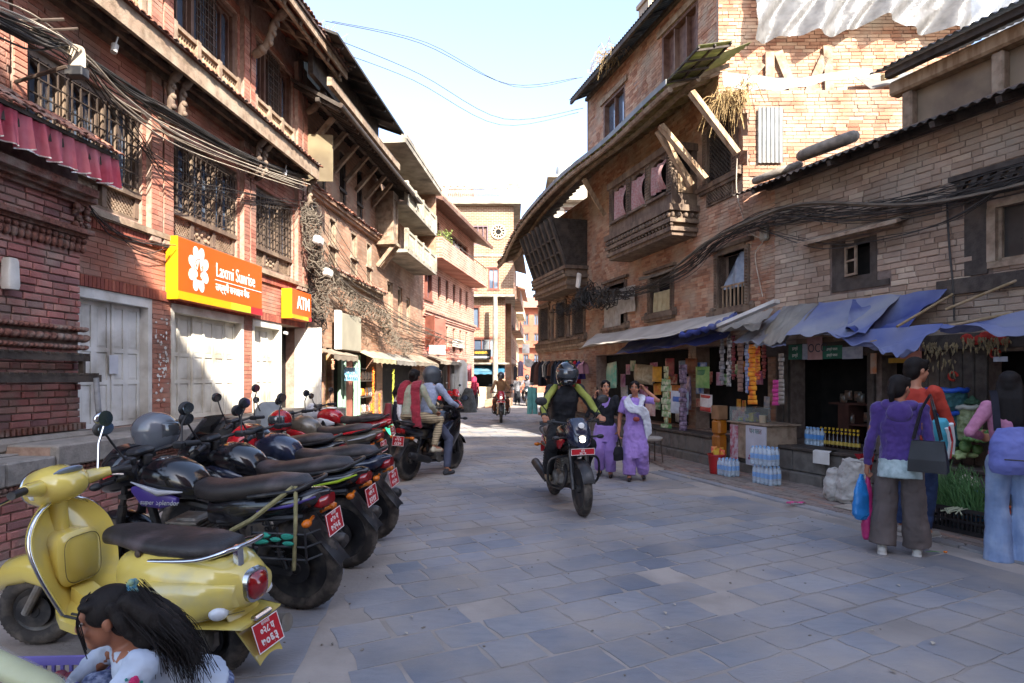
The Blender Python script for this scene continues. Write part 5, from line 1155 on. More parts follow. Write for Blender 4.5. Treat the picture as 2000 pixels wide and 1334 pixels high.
def moto(label,pos,heading,lean=-.12,body=BLKP,accent=SILV,seat=SEATM,cowl=None,l1='०१० प',l2='७२५६',steer=.0,mirrors=True,fair=False,group='motorcycles parked along the platform',lit=False,stripe=None,name='motorcycle',rimc=None,visor=True,tall=1.,guard=False,tailc=None,plate_front=False,noscreen=False):
 rz=atan2(heading[1],heading[0]);o=thing(name,label,'motorcycle',(pos[0],pos[1],0),rz,group);o.rotation_euler=(lean,0,rz)
 wb=.635;r=.295
 wheel(o,-wb,r,.052,5,rimc);wf=wheel(o,wb,r,.045,5,rimc,steer)
 b=MB()
 b.tube([(.42,0,.8),(.3,0,.72),(-.1,0,.64),(-.5,0,.62),(-.82,0,.7)],.03,8);b.tube([(.44,0,.8),(.36,0,.45),(.25,0,.25),(-.1,0,.22),(-.15,0,.5)],.028,8)
 for s_ in(-1,1):b.bar((-.12,s_*.09,.34),(-wb,s_*.1,r),.03,.05);b.tube([(-.15,s_*.1,.6),(-.75,s_*.11,.66)],.018,6)
 b.build('frame',BLK,o,smooth=40)
 b=MB();b.bbox(-.14,.2,-.13,.13,.24,.42,.05);b.bbox(.02,.2,-.09,.09,.42,.6,.03)
 for k in range(6):b.box(.0,.22,-.11,.11,.44+k*.027,.452+k*.027)
 b.lathe([(.1,-.17),(.12,-.155),(.12,-.13)],20,(-.02,0,.32),'y');b.lathe([(.12,.13),(.12,.155),(.1,.17)],20,(-.02,0,.32),'y');b.build('engine',CAST,o,smooth=30)
 b=MB();b.tube(smoothpath([(.2,-.06,.5),(.32,-.09,.35),(.22,-.13,.24),(-.1,-.14,.24),(-.35,-.16,.27)],5),.022,8);b.tube([(-.3,-.16,.26),(-.36,-.165,.28),(-.85,-.19,.4),(-.88,-.19,.41)],[.03,.052,.055,.03],12);b.build('exhaust',ALLOY,o,smooth=40)
 for s_ in(-1,1):
  b=MB();p,q=V((-.5,s_*.12,.63)),V((-wb+.02,s_*.12,.32));b.tube([p,q],.014,8)
  P=[]
  for k in range(60):t=k/59;c=p.lerp(q,.05+.75*t);P.append(c+V((.028*cos(t*44),.028*sin(t*44),0)))
  b.tube(P,.006,5);b.build('shock_absorber',ALLOY,o,smooth=60)
 b=MB();b.lofts([(-.62,.09,.32,.012,.05,3),(-.3,.09,.35,.014,.05,3),(-.1,.09,.33,.014,.06,3)],10);b.build('chain_guard',BLK,o,smooth=40)
 fr=thing_part('front_fork',o,steer)
 b=MB()
 for s_ in(-1,1):b.tube([(.47,s_*.09,.98),(.54,s_*.09,.68)],.018,8);b.tube([(.54,s_*.09,.68),(wb,s_*.09,r)],.027,8)
 b.bar((.46,-.11,.98),(.46,.11,.98),.06,.03);b.bar((.52,-.11,.74),(.52,.11,.74),.06,.03);b.build('fork_tubes',ALLOY if body is not REDP else STEEL,fr,smooth=40)
 b=MB();a0,a1=radians(20),radians(150)
 b.grid(lambda u,v:(wb+(r+.025)*cos(a0+(a1-a0)*u),(v-.5)*.13,r+(r+.025-.035*(2*v-1)**2)*sin(a0+(a1-a0)*u)),16,6,(0,0,.006))
 for s_ in(-1,1):b.bar((.6,s_*.075,.58),(wb,s_*.1,r+.02),.02,.012)
 b.build('front_mudguard',body if not plate_front else BLK,fr,smooth=50)
 cw=cowl or body;b=MB();b.lofts([(.42,0,.9,.07,.09,2.6),(.5,0,.91,.13,.13,2.8),(.6,0,.88,.135,.13,2.8),(.68,0,.84,.11,.1,2.6),(.735,0,.8,.06,.05,2.4)],20)
 if visor:b.lofts([(.52,0,1.02,.11,.03,2.4),(.58,0,1.02,.11,.045,2.4),(.66,0,.95,.1,.05,2.4),(.71,0,.88,.07,.04,2.4)],16)
 cwl=b.build('headlamp_cowl',cw,fr,smooth=50)
 b=MB();b.ell((.675,0,.83),(.065,.09,.065),18,12);b.build('headlamp',LAMPON if lit else LAMPG,cwl,smooth=60)
 for s_ in(-1,1):
  b=MB();b.tube([(.55,s_*.1,.85),(.57,s_*.22,.85)],.012,6);b.ell((.57,s_*.25,.85),(.03,.045,.025),10,8);b.build('indicator',BLK,fr,smooth=60)
 b=MB();b.tube(smoothpath([(.3,.36,1.0),(.34,.28,1.02),(.44,.13,1.0),(.45,0,.99),(.44,-.13,1.0),(.34,-.28,1.02),(.3,-.36,1.0)],5),.013,8)
 hb=b.build('handlebar',ALLOY,fr,smooth=40)
 for s_ in(-1,1):
  b=MB();b.tube([(.3,s_*.37,1.0),(.325,s_*.25,1.013)],.021,10);b.build('grip',BLK,hb,smooth=40)
  b=MB();b.bbox(.3,.38,s_*.22-.02,s_*.22+.02,.99,1.04,.01);b.tube([(.37,s_*.22,1.01),(.37,s_*.36,.99)],.007,6);b.build('lever',BLK,hb,smooth=40)
  if mirrors:mirror(hb,(.34,s_*.25,1.03),(.36,s_*.36,1.03+.19*tall))
 b=MB();b.bbox(.4,.5,-.09,.09,1.0,1.05,.02);b.build('instrument_panel',BLK,fr)
 b=MB();b.lofts([(.0,0,.78,.09,.06,2.8),(.06,0,.82,.13,.1,2.6),(.18,0,.855,.155,.13,2.5),(.3,0,.865,.15,.125,2.5),(.4,0,.85,.11,.095,2.5),(.46,0,.83,.06,.06,2.4)],22);tk=b.build('fuel_tank',body,o,smooth=50)
 MB().lathe([(.035,.975),(.035,.99),(.02,.994)],14,(.27,0,0)).build('fuel_cap',STEEL,tk,smooth=40)
 for s_ in(-1,1):
  b=MB();b.lofts([(.42,s_*.13,.8,.012,.02,2.4),(.34,s_*.15,.77,.02,.07,2.4),(.2,s_*.155,.75,.02,.06,2.4),(.1,s_*.13,.74,.015,.02,2.4)],12);b.build('tank_shroud',accent,o,smooth=50)
 b=MB();b.lofts([(-.75,0,.835,.05,.02,3),(-.69,0,.84,.11,.05,3),(-.5,0,.83,.135,.062,3),(-.3,0,.8,.135,.06,3),(-.14,0,.775,.13,.06,3),(.0,0,.79,.1,.06,3),(.05,0,.8,.06,.04,3)],20);b.build('seat',seat,o,smooth=50)
 b=MB();b.lofts([(-.88,0,.79,.025,.02,2.6),(-.82,0,.77,.07,.05,2.6),(-.71,0,.73,.115,.075,2.6),(-.5,0,.69,.13,.09,2.8),(-.25,0,.66,.13,.11,2.8),(-.08,0,.65,.1,.09,2.8)],20);tl=b.build('tail_panel',tailc or body,o,smooth=50)
 if stripe:
  for s_ in(-1,1):
   b=MB();b.tube([(-.82,s_*.08,.78),(-.68,s_*.128,.735),(-.45,s_*.137,.69)],[.006,.012,.005],6);b.build('stripe',stripe,tl,smooth=60)
 b=MB();b.lofts([(-.885,0,.75,.05,.035,3),(-.84,0,.735,.075,.045,3),(-.79,0,.72,.05,.03,3)],14);b.build('tail_lamp',REDL,tl,smooth=50)
 b=MB();b.tube(smoothpath([(-.4,.14,.78),(-.7,.14,.83),(-.8,.1,.87),(-.83,0,.875),(-.8,-.1,.87),(-.7,-.14,.83),(-.4,-.14,.78)],4),.014,8);b.build('grab_rail',ALLOY,o,smooth=50)
 b=MB();b.grid(lambda u,v:(-.68-.27*u+.03*sin(pi*u),(v-.5)*(.17-.03*u),.68-.34*u**1.3+.02*(1-(2*v-1)**2)),8,6,(0,0,-.012));b.build('rear_mudguard',BLK,o,smooth=50)
 for s_ in(-1,1):
  b=MB();b.tube([(-.78,s_*.05,.64),(-.8,s_*.14,.64)],.012,6);b.ell((-.8,s_*.17,.64),(.03,.04,.025),10,8);b.build('indicator',AMB,o,smooth=60)
  MB().tube([(.0,s_*.12,.3),(.0,s_*.27,.3)],.016,8).build('footpeg',BLK,o);MB().tube([(-.3,s_*.1,.36),(-.3,s_*.2,.37)],.015,8).build('footpeg',BLK,o)
 plate(o,(-.895,0,.6),(-.15,0,-pi/2),l1,l2,.2,.14)
 if plate_front:plate(fr,(.73,0,.71),(0,0,pi/2),l1,l2,.26,.07)
 if lean:MB().tube([(-.05,.1,.28),(-.12,.22,.02+.05)],.012,6).build('side_stand',BLK,o)
 if guard:
  b=MB()
  for s_ in(-1,1):b.tube(smoothpath([(.36,s_*.04,.62),(.36,s_*.26,.6),(.34,s_*.3,.45),(.3,s_*.26,.3),(.26,s_*.05,.26)],4),.014,8)
  b.build('crash_guard',ALLOY,o,smooth=40)
 if fair:
  b=MB()
  for s_ in(-1,1):b.lofts([(.66,s_*.1,.78,.02,.04,2.4),(.5,s_*.17,.72,.03,.14,2.6),(.3,s_*.18,.6,.03,.2,2.6),(.1,s_*.16,.48,.025,.14,2.6),(-.05,s_*.13,.42,.015,.06,2.4)],12)
  b.build('side_fairing',body,o,smooth=50)
  b=MB();b.grid(lambda u,v:(.48+.18*(1-v)-.1*(2*u-1)**2,.14*(2*u-1)*(1-.25*v),1.0+.2*v),10,6,(.004,0,0));b.build('windscreen',mat('smoked screen','#3a3c40','#303236',rough=.1,alpha=.75,spec=.7),fr,smooth=60)
 return o
def thing_part(name,parent,steer=0.):
 """steering part: a small steering head mesh carrying what turns with the bars"""
 b=MB();b.tube([(.44,0,.76),(.4,0,1.0)],.03,10);o=b.build(name,BLK,parent,smooth=40)
 return o
HD=(-.985,.17)
def at(px,py,off=.635,hd=HD):x,y=G(px,py);return(x+hd[0]*off,y+hd[1]*off)
m2=moto('black commuter motorcycle with purple and silver decals and a helmet on its handlebar',at(590,1188),HD,body=BLKP,accent=PURP,l1='०१० प',l2='७२५६',stripe=PURP,steer=.2)
for s_ in(-1,1):
 b=MB();b.tube([(.4,s_*.16,.86),(.2,s_*.172,.8),(.05,s_*.145,.8)],[.004,.022,.004],6);b.build('silver_flash',SILV,m2,smooth=60)
 b=MB();b.tube([(.64,s_*.12,.86),(.55,s_*.145,.9),(.47,s_*.135,.93)],[.004,.014,.003],6);b.build('red_flash',REDP2,m2,smooth=60)
text('super Splendor','lettering',SILV,m2,(.2,.172,.735),.045,rot=(pi/2,0,pi),shear=.2)
# carrier with ropes on the near motorcycle
b=MB()
for z in(.42,.5,.58):b.tube([(-.45,.2,z),(-.8,.2,z),(-.85,.1,z)],.008,5)
for x in(-.45,-.62,-.8):b.tube([(x,.2,.4),(x,.2,.62)],.008,5)
b.build('saree_guard',BLK,m2)
b=MB();b.tube([(-.72,.13,.86),(-.74,.2,.6),(-.72,.215,.36)],.012,6);b.tube([(-.7,.13,.85),(-.45,.2,.66),(-.3,.19,.58)],.016,6);tag(b.build('luggage_strap',mat('khaki webbing strap','#8c8560','#767050',rough=.9,scale=30),loc=m2.location,rot=m2.rotation_euler),'khaki luggage strap tied round the tail of the purple striped motorcycle','strap')
b=MB()
for k in range(14):b.ell((-.58+R.uniform(-.14,.14),.22+R.uniform(-.02,.02),.55+R.uniform(-.02,.025)),(.04,.015,.015),6,4)
tag(b.build('cloth_strip',mat('teal cloth','#2d8f7b','#247765',rough=.9),loc=m2.location,rot=m2.rotation_euler),'teal cloth strip knotted on the guard of the purple striped motorcycle','cloth')
m3=moto('black motorcycle with a lime tail stripe parked next to the purple striped one',at(672,1108),HD,body=BLKP,accent=BLUEBLK,stripe=LIME,l1='०४५ प',l2='३२१४',steer=.15,fair=True)
m4=moto('blue black motorcycle with a bright red headlamp cowl',at(722,1055),HD,body=BLUEBLK,accent=BLKP,cowl=REDP2,l1='०७३ प',l2='५५१०',steer=.3,tall=1.1)
m5=moto('black motorcycle with tall round mirrors parked behind the red cowled one',at(640,1000),HD,body=BLKP,accent=REDP,l1='०३८ प',l2='९९४१',tall=1.5,steer=.2,cowl=BLK)
m6=moto('bronze grey motorcycle with red edged seat',at(718,955),HD,body=GREYP,accent=REDP,l1='०८१ प',l2='१३५२',stripe=SILV,tailc=GREYP,steer=-.2)
m8=moto('red and white motorcycle with silver headlamp screen near the shuttered shop',at(742,908),HD,body=REDP,accent=SILV,l1='०५६ प',l2='४७०८',cowl=SILV,stripe=WH,steer=.2)
b=MB();b.lofts([(.12,0,.99,.06,.006,2.4),(.25,0,.995,.07,.006,2.4),(.38,0,.965,.05,.008,2.4)],12);b.build('white_band',WH,m8)
# red flash along the seat of the bronze one
b=MB();b.tube([(-.85,.11,.86),(-.5,.145,.8),(-.1,.14,.73)],[.005,.018,.006],6);b.build('red_trim',REDP2,m6,smooth=60)
# ---- grey dust cover over a parked motorcycle
CV=mat('grey cover cloth','#7d8286','#6b7074',rough=.8,scale=4,bump=.35,bscale=9,dust='#8f9192',dustamt=.25)
cvp=at(640,930);cv=thing('dust_cover','wrinkled grey cover draped over the front of a parked motorcycle','cover',(cvp[0],cvp[1],0),atan2(HD[1],HD[0]))
def cover(u,v):
 x=-.55+1.3*u;top=.84+.3*math.exp(-((x-.35)/.16)**2)+.08*math.exp(-((x-.6)/.1)**2)-.1*max(0,x-.6)*4
 s_=(v-.5)*2;wd=.16+.22*math.exp(-((x-.34)/.16)**2);y=math.copysign(min(1,abs(s_)*2.2)**.8,s_)*wd+.05*math.copysign(max(0,abs(s_)-.45),s_)
 dr=max(0,abs(s_)-.42)/.58;return(x+.02*sin(v*19),y*(1+.07*sin(u*28)*dr),top*(1-.22*min(1,abs(s_)*2.2)**3)-dr*(.55+.08*sin(u*11))+.012*sin(u*31+v*17))
b=MB();b.grid(cover,60,36);b.build('cover_cloth',CV,cv,smooth=80)
mirror(cv,(.3,.3,1.0),(.32,.36,1.14));wheel(cv,-.635,.295);wheel(cv,.66,.295)
# ---- helmets left on the bikes
def helmet(label,loc,rz,m,vis=None,s=1.,parent=None,pitch=0.,full=True,group=None):
 o=MB();o.ell((0,0,.0),(.125*s,.15*s,.13*s),20,14)
 o.lofts([(-.12*s,0,.0,.1*s,.115*s,2.3),(-.05*s,0,.01,.122*s,.145*s,2.2),(.0,0,0,.124*s,.148*s,2.2)],20,'z')
 if full:o.ell((0,.1*s,-.09*s),(.085*s,.06*s,.05*s),16,10)
 ob=o.build('helmet',m,parent,loc,(pitch,0,rz),smooth=60)
 if parent is None:tag(ob,label,'helmet',group)
 v=MB();
 def vs_(u,w):
  a=radians(-75+150*u);e=radians(-22+48*w);return(.131*s*sin(a)*cos(e),.157*s*cos(a)*cos(e)+.004,.135*s*sin(e))
 v.grid(vs_,14,6,(0,.002,0));v.build('visor',vis or mat('smoked visor','#3d4247','#33373b',rough=.08,spec=.8,coat=.5),ob,smooth=70)
 return ob
GH=mat('grey gloss helmet','#5c6068','#4e5259',rough=.22,coat=.5,scale=3)
hx,hy=G(590,1188);Yh=4.35;helmet('grey open helmet perched on the mirror of the purple striped motorcycle',((303-1000)/1200*Yh,Yh,1.5-(840-738)*Yh/1200),radians(-60),GH,s=1.0,full=False)
Yh=7.7;helmet('glossy red helmet resting beside the grey cover',((548-1000)/1200*Yh,Yh,1.5-(820-738)*Yh/1200),radians(150),REDP,s=1.0)
# ---- yellow scooter
YL=mat('yellow scooter paint','#cdb85f','#c6b057',rough=.22,coat=.8,scale=2,vary=.06,dust='#a99f74',dustamt=.2,dscale=4);CHR=STEEL
xr,yr=G(425,1312);SH=(-.96,.28);SS=.93;sc_=thing('scooter','pale yellow retro scooter with black seat and round chrome mirror behind the crouching girl','scooter',(xr+SH[0]*.645*SS,yr+SH[1]*.645*SS,0),atan2(SH[1],SH[0]));sc_.rotation_euler=(-.07,0,atan2(SH[1],SH[0]));sc_.scale=(SS,SS,SS)
r=.225;wheel(sc_,-.645,r,.058,5);wheel(sc_,.645,r,.055,5,steer=.35)
b=MB()
b.lofts([(-.93,0,.5,.05,.06,2.4),(-.9,0,.52,.12,.11,2.6),(-.78,0,.53,.2,.15,2.8),(-.58,0,.52,.235,.19,2.8),(-.36,0,.51,.225,.2,2.9),(-.2,0,.49,.17,.2,3),(-.12,0,.47,.13,.18,3.2)],30);body=b.build('rear_body',YL,sc_,smooth=60)
for s_ in(-1,1):
 b=MB();b.lofts([(-.9,s_*.1,.5,.06,.06,2.4),(-.75,s_*.19,.49,.06,.1,2.6),(-.5,s_*.215,.465,.06,.125,2.6),(-.3,s_*.2,.44,.05,.11,2.6),(-.18,s_*.15,.42,.04,.07,2.4)],16);b.build('side_cowl',YL,sc_,smooth=60)
b=MB();b.lofts([(-.95,0,.345,.16,.012,3),(-.6,0,.345,.225,.014,3),(-.2,0,.34,.19,.014,3)],20);b.build('body_trim',YL,sc_,smooth=50)
b=MB();b.lofts([(-.8,0,.705,.06,.02,2.6),(-.76,0,.71,.13,.045,2.8),(-.62,0,.715,.16,.055,2.8),(-.45,0,.715,.165,.055,2.8),(-.28,0,.72,.15,.05,2.8),(-.1,0,.735,.12,.05,2.6),(.02,0,.725,.08,.05,2.6),(.06,0,.71,.04,.025,2.4)],26);st=b.build('seat',SEATM,sc_,smooth=60)
for s_ in(-1,1):MB().lathe([(.018,0),(.018,.012),(.008,.014)],12,(-.32,s_*.155,.69),'y').build('seat_button',IRON,st)
b=MB();b.tube(smoothpath([(-.4,.17,.66),(-.7,.17,.69),(-.87,.13,.74),(-.9,0,.745),(-.87,-.13,.74),(-.7,-.17,.69),(-.4,-.17,.66)],5),.013,8);b.build('grab_rail',CHR,sc_,smooth=50)
b=MB();b.bbox(-.88,-.83,.02,.06,.62,.74,.01);b.build('rail_bracket',CHR,sc_)
b=MB();b.lofts([(-.975,0,.52,.03,.03,2.4),(-.945,0,.52,.07,.07,2.8),(-.88,0,.53,.075,.075,2.8)],18);tl=b.build('tail_lamp',REDL,sc_,smooth=50);b=MB();b.lofts([(-.935,0,.52,.085,.085,2.8),(-.9,0,.525,.09,.09,2.8)],20);b.build('lamp_bezel',CHR,tl,smooth=50)
for s_ in(-1,1):b=MB();b.ell((-.83,s_*.17,.43),(.05,.05,.04),12,8);b.build('indicator',LAMPG,sc_,smooth=60)
b=MB();b.grid(lambda u,v:(-.8-.2*u,(v-.5)*(.24-.06*u),.42-.28*u+.03*(1-(2*v-1)**2)),8,8,(0,0,-.012));b.build('rear_mudguard',YL,sc_,smooth=60);MB().bbox(-.97,-.93,-.07,.07,.345,.375,.01).build('plate_lamp',CHR,sc_)
plate(sc_,(-.985,0,.265),(-.3,0,-pi/2),'०२८ प','७०६३',.2,.15)
b=MB();b.bbox(-.72,-.4,-.12,.1,.15,.3,.04);b.lathe([(.11,-.2),(.12,-.18),(.12,-.08)],20,(-.645,0,r),'y');b.lathe([(.1,.06),(.12,.1),(.115,.17),(.07,.2)],20,(-.6,0,.24),'y');b.tube([(-.6,-.16,.2),(-.8,-.17,.22),(-.98,-.17,.24)],[.04,.05,.05],12);b.build('engine',CAST,sc_,smooth=35)
# floorboard, leg shield, fender, headset
b=MB();b.loft([[(x,y,z+.012*(abs(y)<.1))for y,z in((-w,zz-.05),(-w,zz),(-.07,zz+.005),(-.06,zz+tun),(.06,zz+tun),(.07,zz+.005),(w,zz),(w,zz-.05))]for x,w,zz,tun in((-.2,.17,.31,.09),(-.05,.2,.28,.07),(.1,.215,.275,.06),(.22,.2,.285,.07),(.3,.16,.32,.08))]);fl=b.build('floorboard',YL,sc_,smooth=45,fix=True)
b=MB()
for s_ in(-1,1):
 for k in range(3):b.tube([(-.1+.03*k,s_*(.095+.035*k),.288),(.1,s_*(.095+.035*k),.284),(.19+.015*k,s_*(.11+.03*k),.296)],.008,6)
b.bbox(-.1,.16,-.05,.05,.345,.365,.008);b.build('rubber_strips',BLK,fl,smooth=40)
def shield(u,v):
 z=.3+.6*v;s_=(u-.5)*2;w=(.17+.08*sin(min(1,v*1.15)*pi*.62))*sqrt(max(.08,1-(max(0,v-.55)/.47)**2.2));x=.3+.17*v-.09*s_*s_-.05*sin(v*pi)*0
 return(x,w*s_,z)
b=MB();b.grid(shield,24,20,(.05,0,0));ls=b.build('leg_shield',YL,sc_,smooth=60)
b=MB();P=[V(shield(0,k/20))for k in range(21)]+[V(shield(k/12,1))for k in range(1,12)]+[V(shield(1,1-k/20))for k in range(21)];b.tube([p+V((.02,0,0))for p in P],.012,8);b.build('chrome_edge',CHR,ls,smooth=50)
b=MB();b.lofts([(.27,0,.56,.09,.13,4),(.3,0,.57,.13,.16,4),(.42,0,.58,.12,.15,4)],20);b.build('glove_box',YL,ls,smooth=50)
b=MB();sgn=lambda q:math.copysign(abs(q)**.5,q);b.tube([(.268,.11*sgn(cos(t*pi/20)),.57+.135*sgn(sin(t*pi/20)))for t in range(40)],.003,4,closed=True);b.build('glove_box_seam',mat('dark seam','#6b5f30'),ls)
b=MB();b.tube([(.46,0,.55),(.43,0,.98)],[.06,.045],12);b.build('steering_column',YL,sc_,smooth=50)
b=MB();b.lofts([(.26,0,1.0,.05,.04,2.4),(.33,0,1.0,.12,.085,2.5),(.44,0,.985,.135,.12,2.4),(.53,0,.97,.115,.115,2.3),(.58,0,.965,.1,.1,2.2)],22)
for s_ in(-1,1):b.tube([(.42,s_*.08,.99),(.37,s_*.2,1.01),(.33,s_*.26,1.02)],[.055,.04,.028],12)
hs=b.build('headset',YL,sc_,smooth=60)
b=MB();b.ell((.58,0,.965),(.035,.095,.095),18,12);b.build('headlamp',LAMPG,hs,smooth=60);b=MB();b.tube([(.585,.097*cos(t*pi/12),.965+.097*sin(t*pi/12))for t in range(24)],.01,6,closed=True);b.build('lamp_ring',CHR,hs,smooth=60)
b=MB();b.ell((.345,0,1.07),(.07,.085,.022),16,8,Matrix.Rotation(.5,3,'Y'));b.build('dial',mat('dial glass','#7e8a9c','#6d7889',rough=.1),hs,smooth=60)
for s_ in(-1,1):
 b=MB();b.tube([(.335,s_*.25,1.02),(.28,s_*.36,1.02)],.022,12);b.build('grip',BLK,hs,smooth=40);b=MB();b.tube([(.37,s_*.24,1.0),(.36,s_*.37,.97)],.008,6);b.build('brake_lever',CHR,hs,smooth=40);b=MB();b.ell((.47,s_*.12,.965),(.03,.02,.045),10,8);b.build('indicator',LAMPG,hs,smooth=50)
mirror(hs,(.36,-.2,1.03),(.4,-.3,1.31),.062,chrome=True)
b=MB();b.tube([(-.93,.1,.42),(-.75,.243,.4),(-.5,.27,.37),(-.2,.2,.35)],.003,4);b.tube([(-.2,.19,.5),(-.17,.17,.38)],.003,4);b.build('body_seam',mat('dark seam','#6b5f30'),sc_)
b=MB();b.lofts([(.98,0,.3,.02,.03,2.4),(.93,0,.36,.08,.07,2.6),(.78,0,.45,.115,.09,2.6),(.6,0,.49,.125,.09,2.6),(.45,0,.47,.12,.1,2.6),(.36,0,.42,.09,.09,2.6)],22);b.build('front_mudguard',YL,sc_,smooth=60)
b=MB();b.tube([(.46,.07,.5),(.645,.08,r)],.025,10);b.build('fork_arm',CAST,sc_)
MB().tube([(-.1,.05,.3),(-.16,.17,.03)],.012,6).build('side_stand',BLK,sc_)
# ---- ridden motorcycles
xr,yr=G(797,938);PB=(.43,.9);pb=(xr+PB[0]*.635/.997,yr+PB[1]*.635/.997)
mb_=moto('black sports motorcycle carrying a rider and a woman passenger',pb,PB,lean=.02,body=BLKP,accent=BLUEBLK,fair=True,l1='०१२ प',l2='८८३०',group='motorcycles being ridden',mirrors=True,tall=.7)
xr,yr=G(1083,966);xf,yf=G(1136,1007);IB=V((xf-xr,yf-yr)).normalized();ib=((xr+xf)/2,(yr+yf)/2)
mi_=moto('red and black motorcycle with lit headlamp ridden toward the camera by the lime sleeved rider',ib,IB,lean=.03,body=BLKP,accent=REDP,l1='०२ प',l2='७१ ३०',group='motorcycles being ridden',lit=True,guard=True,plate_front=True,cowl=BLUEBLK,stripe=REDP2)
b=MB();b.lofts([(.7,0,.99,.035,.03,2.2),(.712,0,.985,.03,.026,2.2)],16);b.build('round_decal',WH,mi_)
fb=G(978,826);mf_=moto('motorcycle with lit headlamp ridden by the brown shirted man on the sunlit stretch',(fb[0],fb[1]+.6),(.02,-1),lean=.0,body=REDP,accent=BLKP,group='motorcycles being ridden',lit=True,plate_front=True,guard=True)
f2=G(1027,788);mg_=moto('dark motorcycle with lit headlamp far down the shaded lane',(f2[0]-.0,33.0),(-.05,-1),lean=.0,body=BLKP,accent=BLKP,group='motorcycles being ridden',lit=True)
mr_=moto('bright red parked motorcycle in front of the far clothes stalls',(-2.75,25.0),(.75,-.66),body=REDP2,accent=REDP2,cowl=REDP2,group='motorcycles parked by the far stalls')
# ================================================================ people
SKIN=mat('brown skin','#a9745a','#99654c',rough=.55,scale=8,subs=.08,spec=.35);SKIN2=mat('light brown skin','#b98468','#a8745a',rough=.55,scale=8,subs=.08,spec=.35)
HAIR=mat('black hair','#120e0d','#1b1513',rough=.62,scale=60,stretch=(3,3,.25),bump=.35,bscale=120,spec=.22)
LIP=mat('lip','#8a4a44','#7d403b',rough=.5);EYEW=mat('eye white','#c9c4be','#bdb8b2',rough=.4);EYED=mat('eye dark','#1d1512','#120d0b',rough=.2)
cl_tex=bpy.data.textures.new('cloth_folds','CLOUDS');cl_tex.noise_scale=.11;cl_tex.noise_depth=2
cl_tex2=bpy.data.textures.new('cloth_creases','CLOUDS');cl_tex2.noise_scale=.045;cl_tex2.noise_depth=2
class Blob(MB):
 def limb(s,P,r,n=12,flat=False):
  P=[V(p)for p in P]
  rr=r if isinstance(r,(list,tuple))else[r]*len(P)
  Q,q=[],[]
  for i in range(len(P)-1):
   for t in(0,.34,.67):Q.append(P[i].lerp(P[i+1],t));q.append(rr[i]+(rr[i+1]-rr[i])*t)
  Q.append(P[-1]);q.append(rr[-1]);s.tube(Q,q,n)
  for p,k in list(zip(P,rr))[:-1 if flat else None]:s.ell(p,k*.995,n,8)
  return s
 def trunk(s,st,right=(1,0,0),n=20):
  """stations (centre, half width, half depth) with a depth axis across the spine"""
  secs=[];rt=V(right).normalized()
  for i,(c,w,d)in enumerate(st):
   a,b_=V(st[max(i-1,0)][0]),V(st[min(i+1,len(st)-1)][0]);up=(b_-a).normalized();x=(rt-up*rt.dot(up)).normalized();f=up.cross(x).normalized()
   secs.append([V(c)+x*w*math.copysign(abs(cos(t))**.85,cos(t))+f*d*math.copysign(abs(sin(t))**.85,sin(t))for t in(2*pi*k/n for k in range(n))])
  return s.loft(secs)
 def skinbuild(s,name,m,parent,vox=.009,it=6,fold=0.,fold2=0.):
  o=s.build(name,m,parent)
  r=o.modifiers.new('remesh','REMESH');r.mode='VOXEL';r.voxel_size=vox;r.use_smooth_shade=True
  k=o.modifiers.new('smooth','SMOOTH');k.factor=.5;k.iterations=it
  for f,tx in((fold,cl_tex),(fold2,cl_tex2)):
   if f:d=o.modifiers.new('folds','DISPLACE');d.texture=tx;d.strength=f;d.texture_coords='GLOBAL';d.mid_level=.5
  return o
def hand(b,w,d,nrm,k=1.,curl=.5,side=1):
 """palm, four fingers and a thumb at wrist w; d finger direction, nrm palm side"""
 d=V(d).normalized();nrm=(V(nrm)-d*V(nrm).dot(d)).normalized();sd=d.cross(nrm).normalized()*side;w=V(w)
 for t in(-.5,-.17,.17,.5):b.limb([w+sd*t*.03*k,w+d*.075*k+sd*t*.058*k],[.017*k,.014*k],8)
 for t,L in zip((-.5,-.17,.17,.5),(.9,1.05,1.0,.8)):
  p=w+d*.078*k+sd*t*.062*k;a=curl*.7;q=p+(d*cos(a)+nrm*sin(a))*.036*k*L;a2=curl*1.9;e=q+(d*cos(a2)+nrm*sin(a2))*.034*k*L
  b.limb([p,q,e],[.0105*k,.0095*k,.008*k],8)
 p=w+d*.022*k-sd*.026*k;q=p+(d*.6-sd*.75+nrm*.3).normalized()*.036*k;e=q+(d*.85-sd*.2+nrm*.5*(curl+.3)).normalized()*.032*k
 b.limb([p,q,e],[.014*k,.012*k,.0095*k],8)
def headframe(yaw=0.,pitch=0.,roll=0.):return Matrix.Rotation(yaw,3,'Z')@Matrix.Rotation(pitch,3,'X')@Matrix.Rotation(roll,3,'Y')
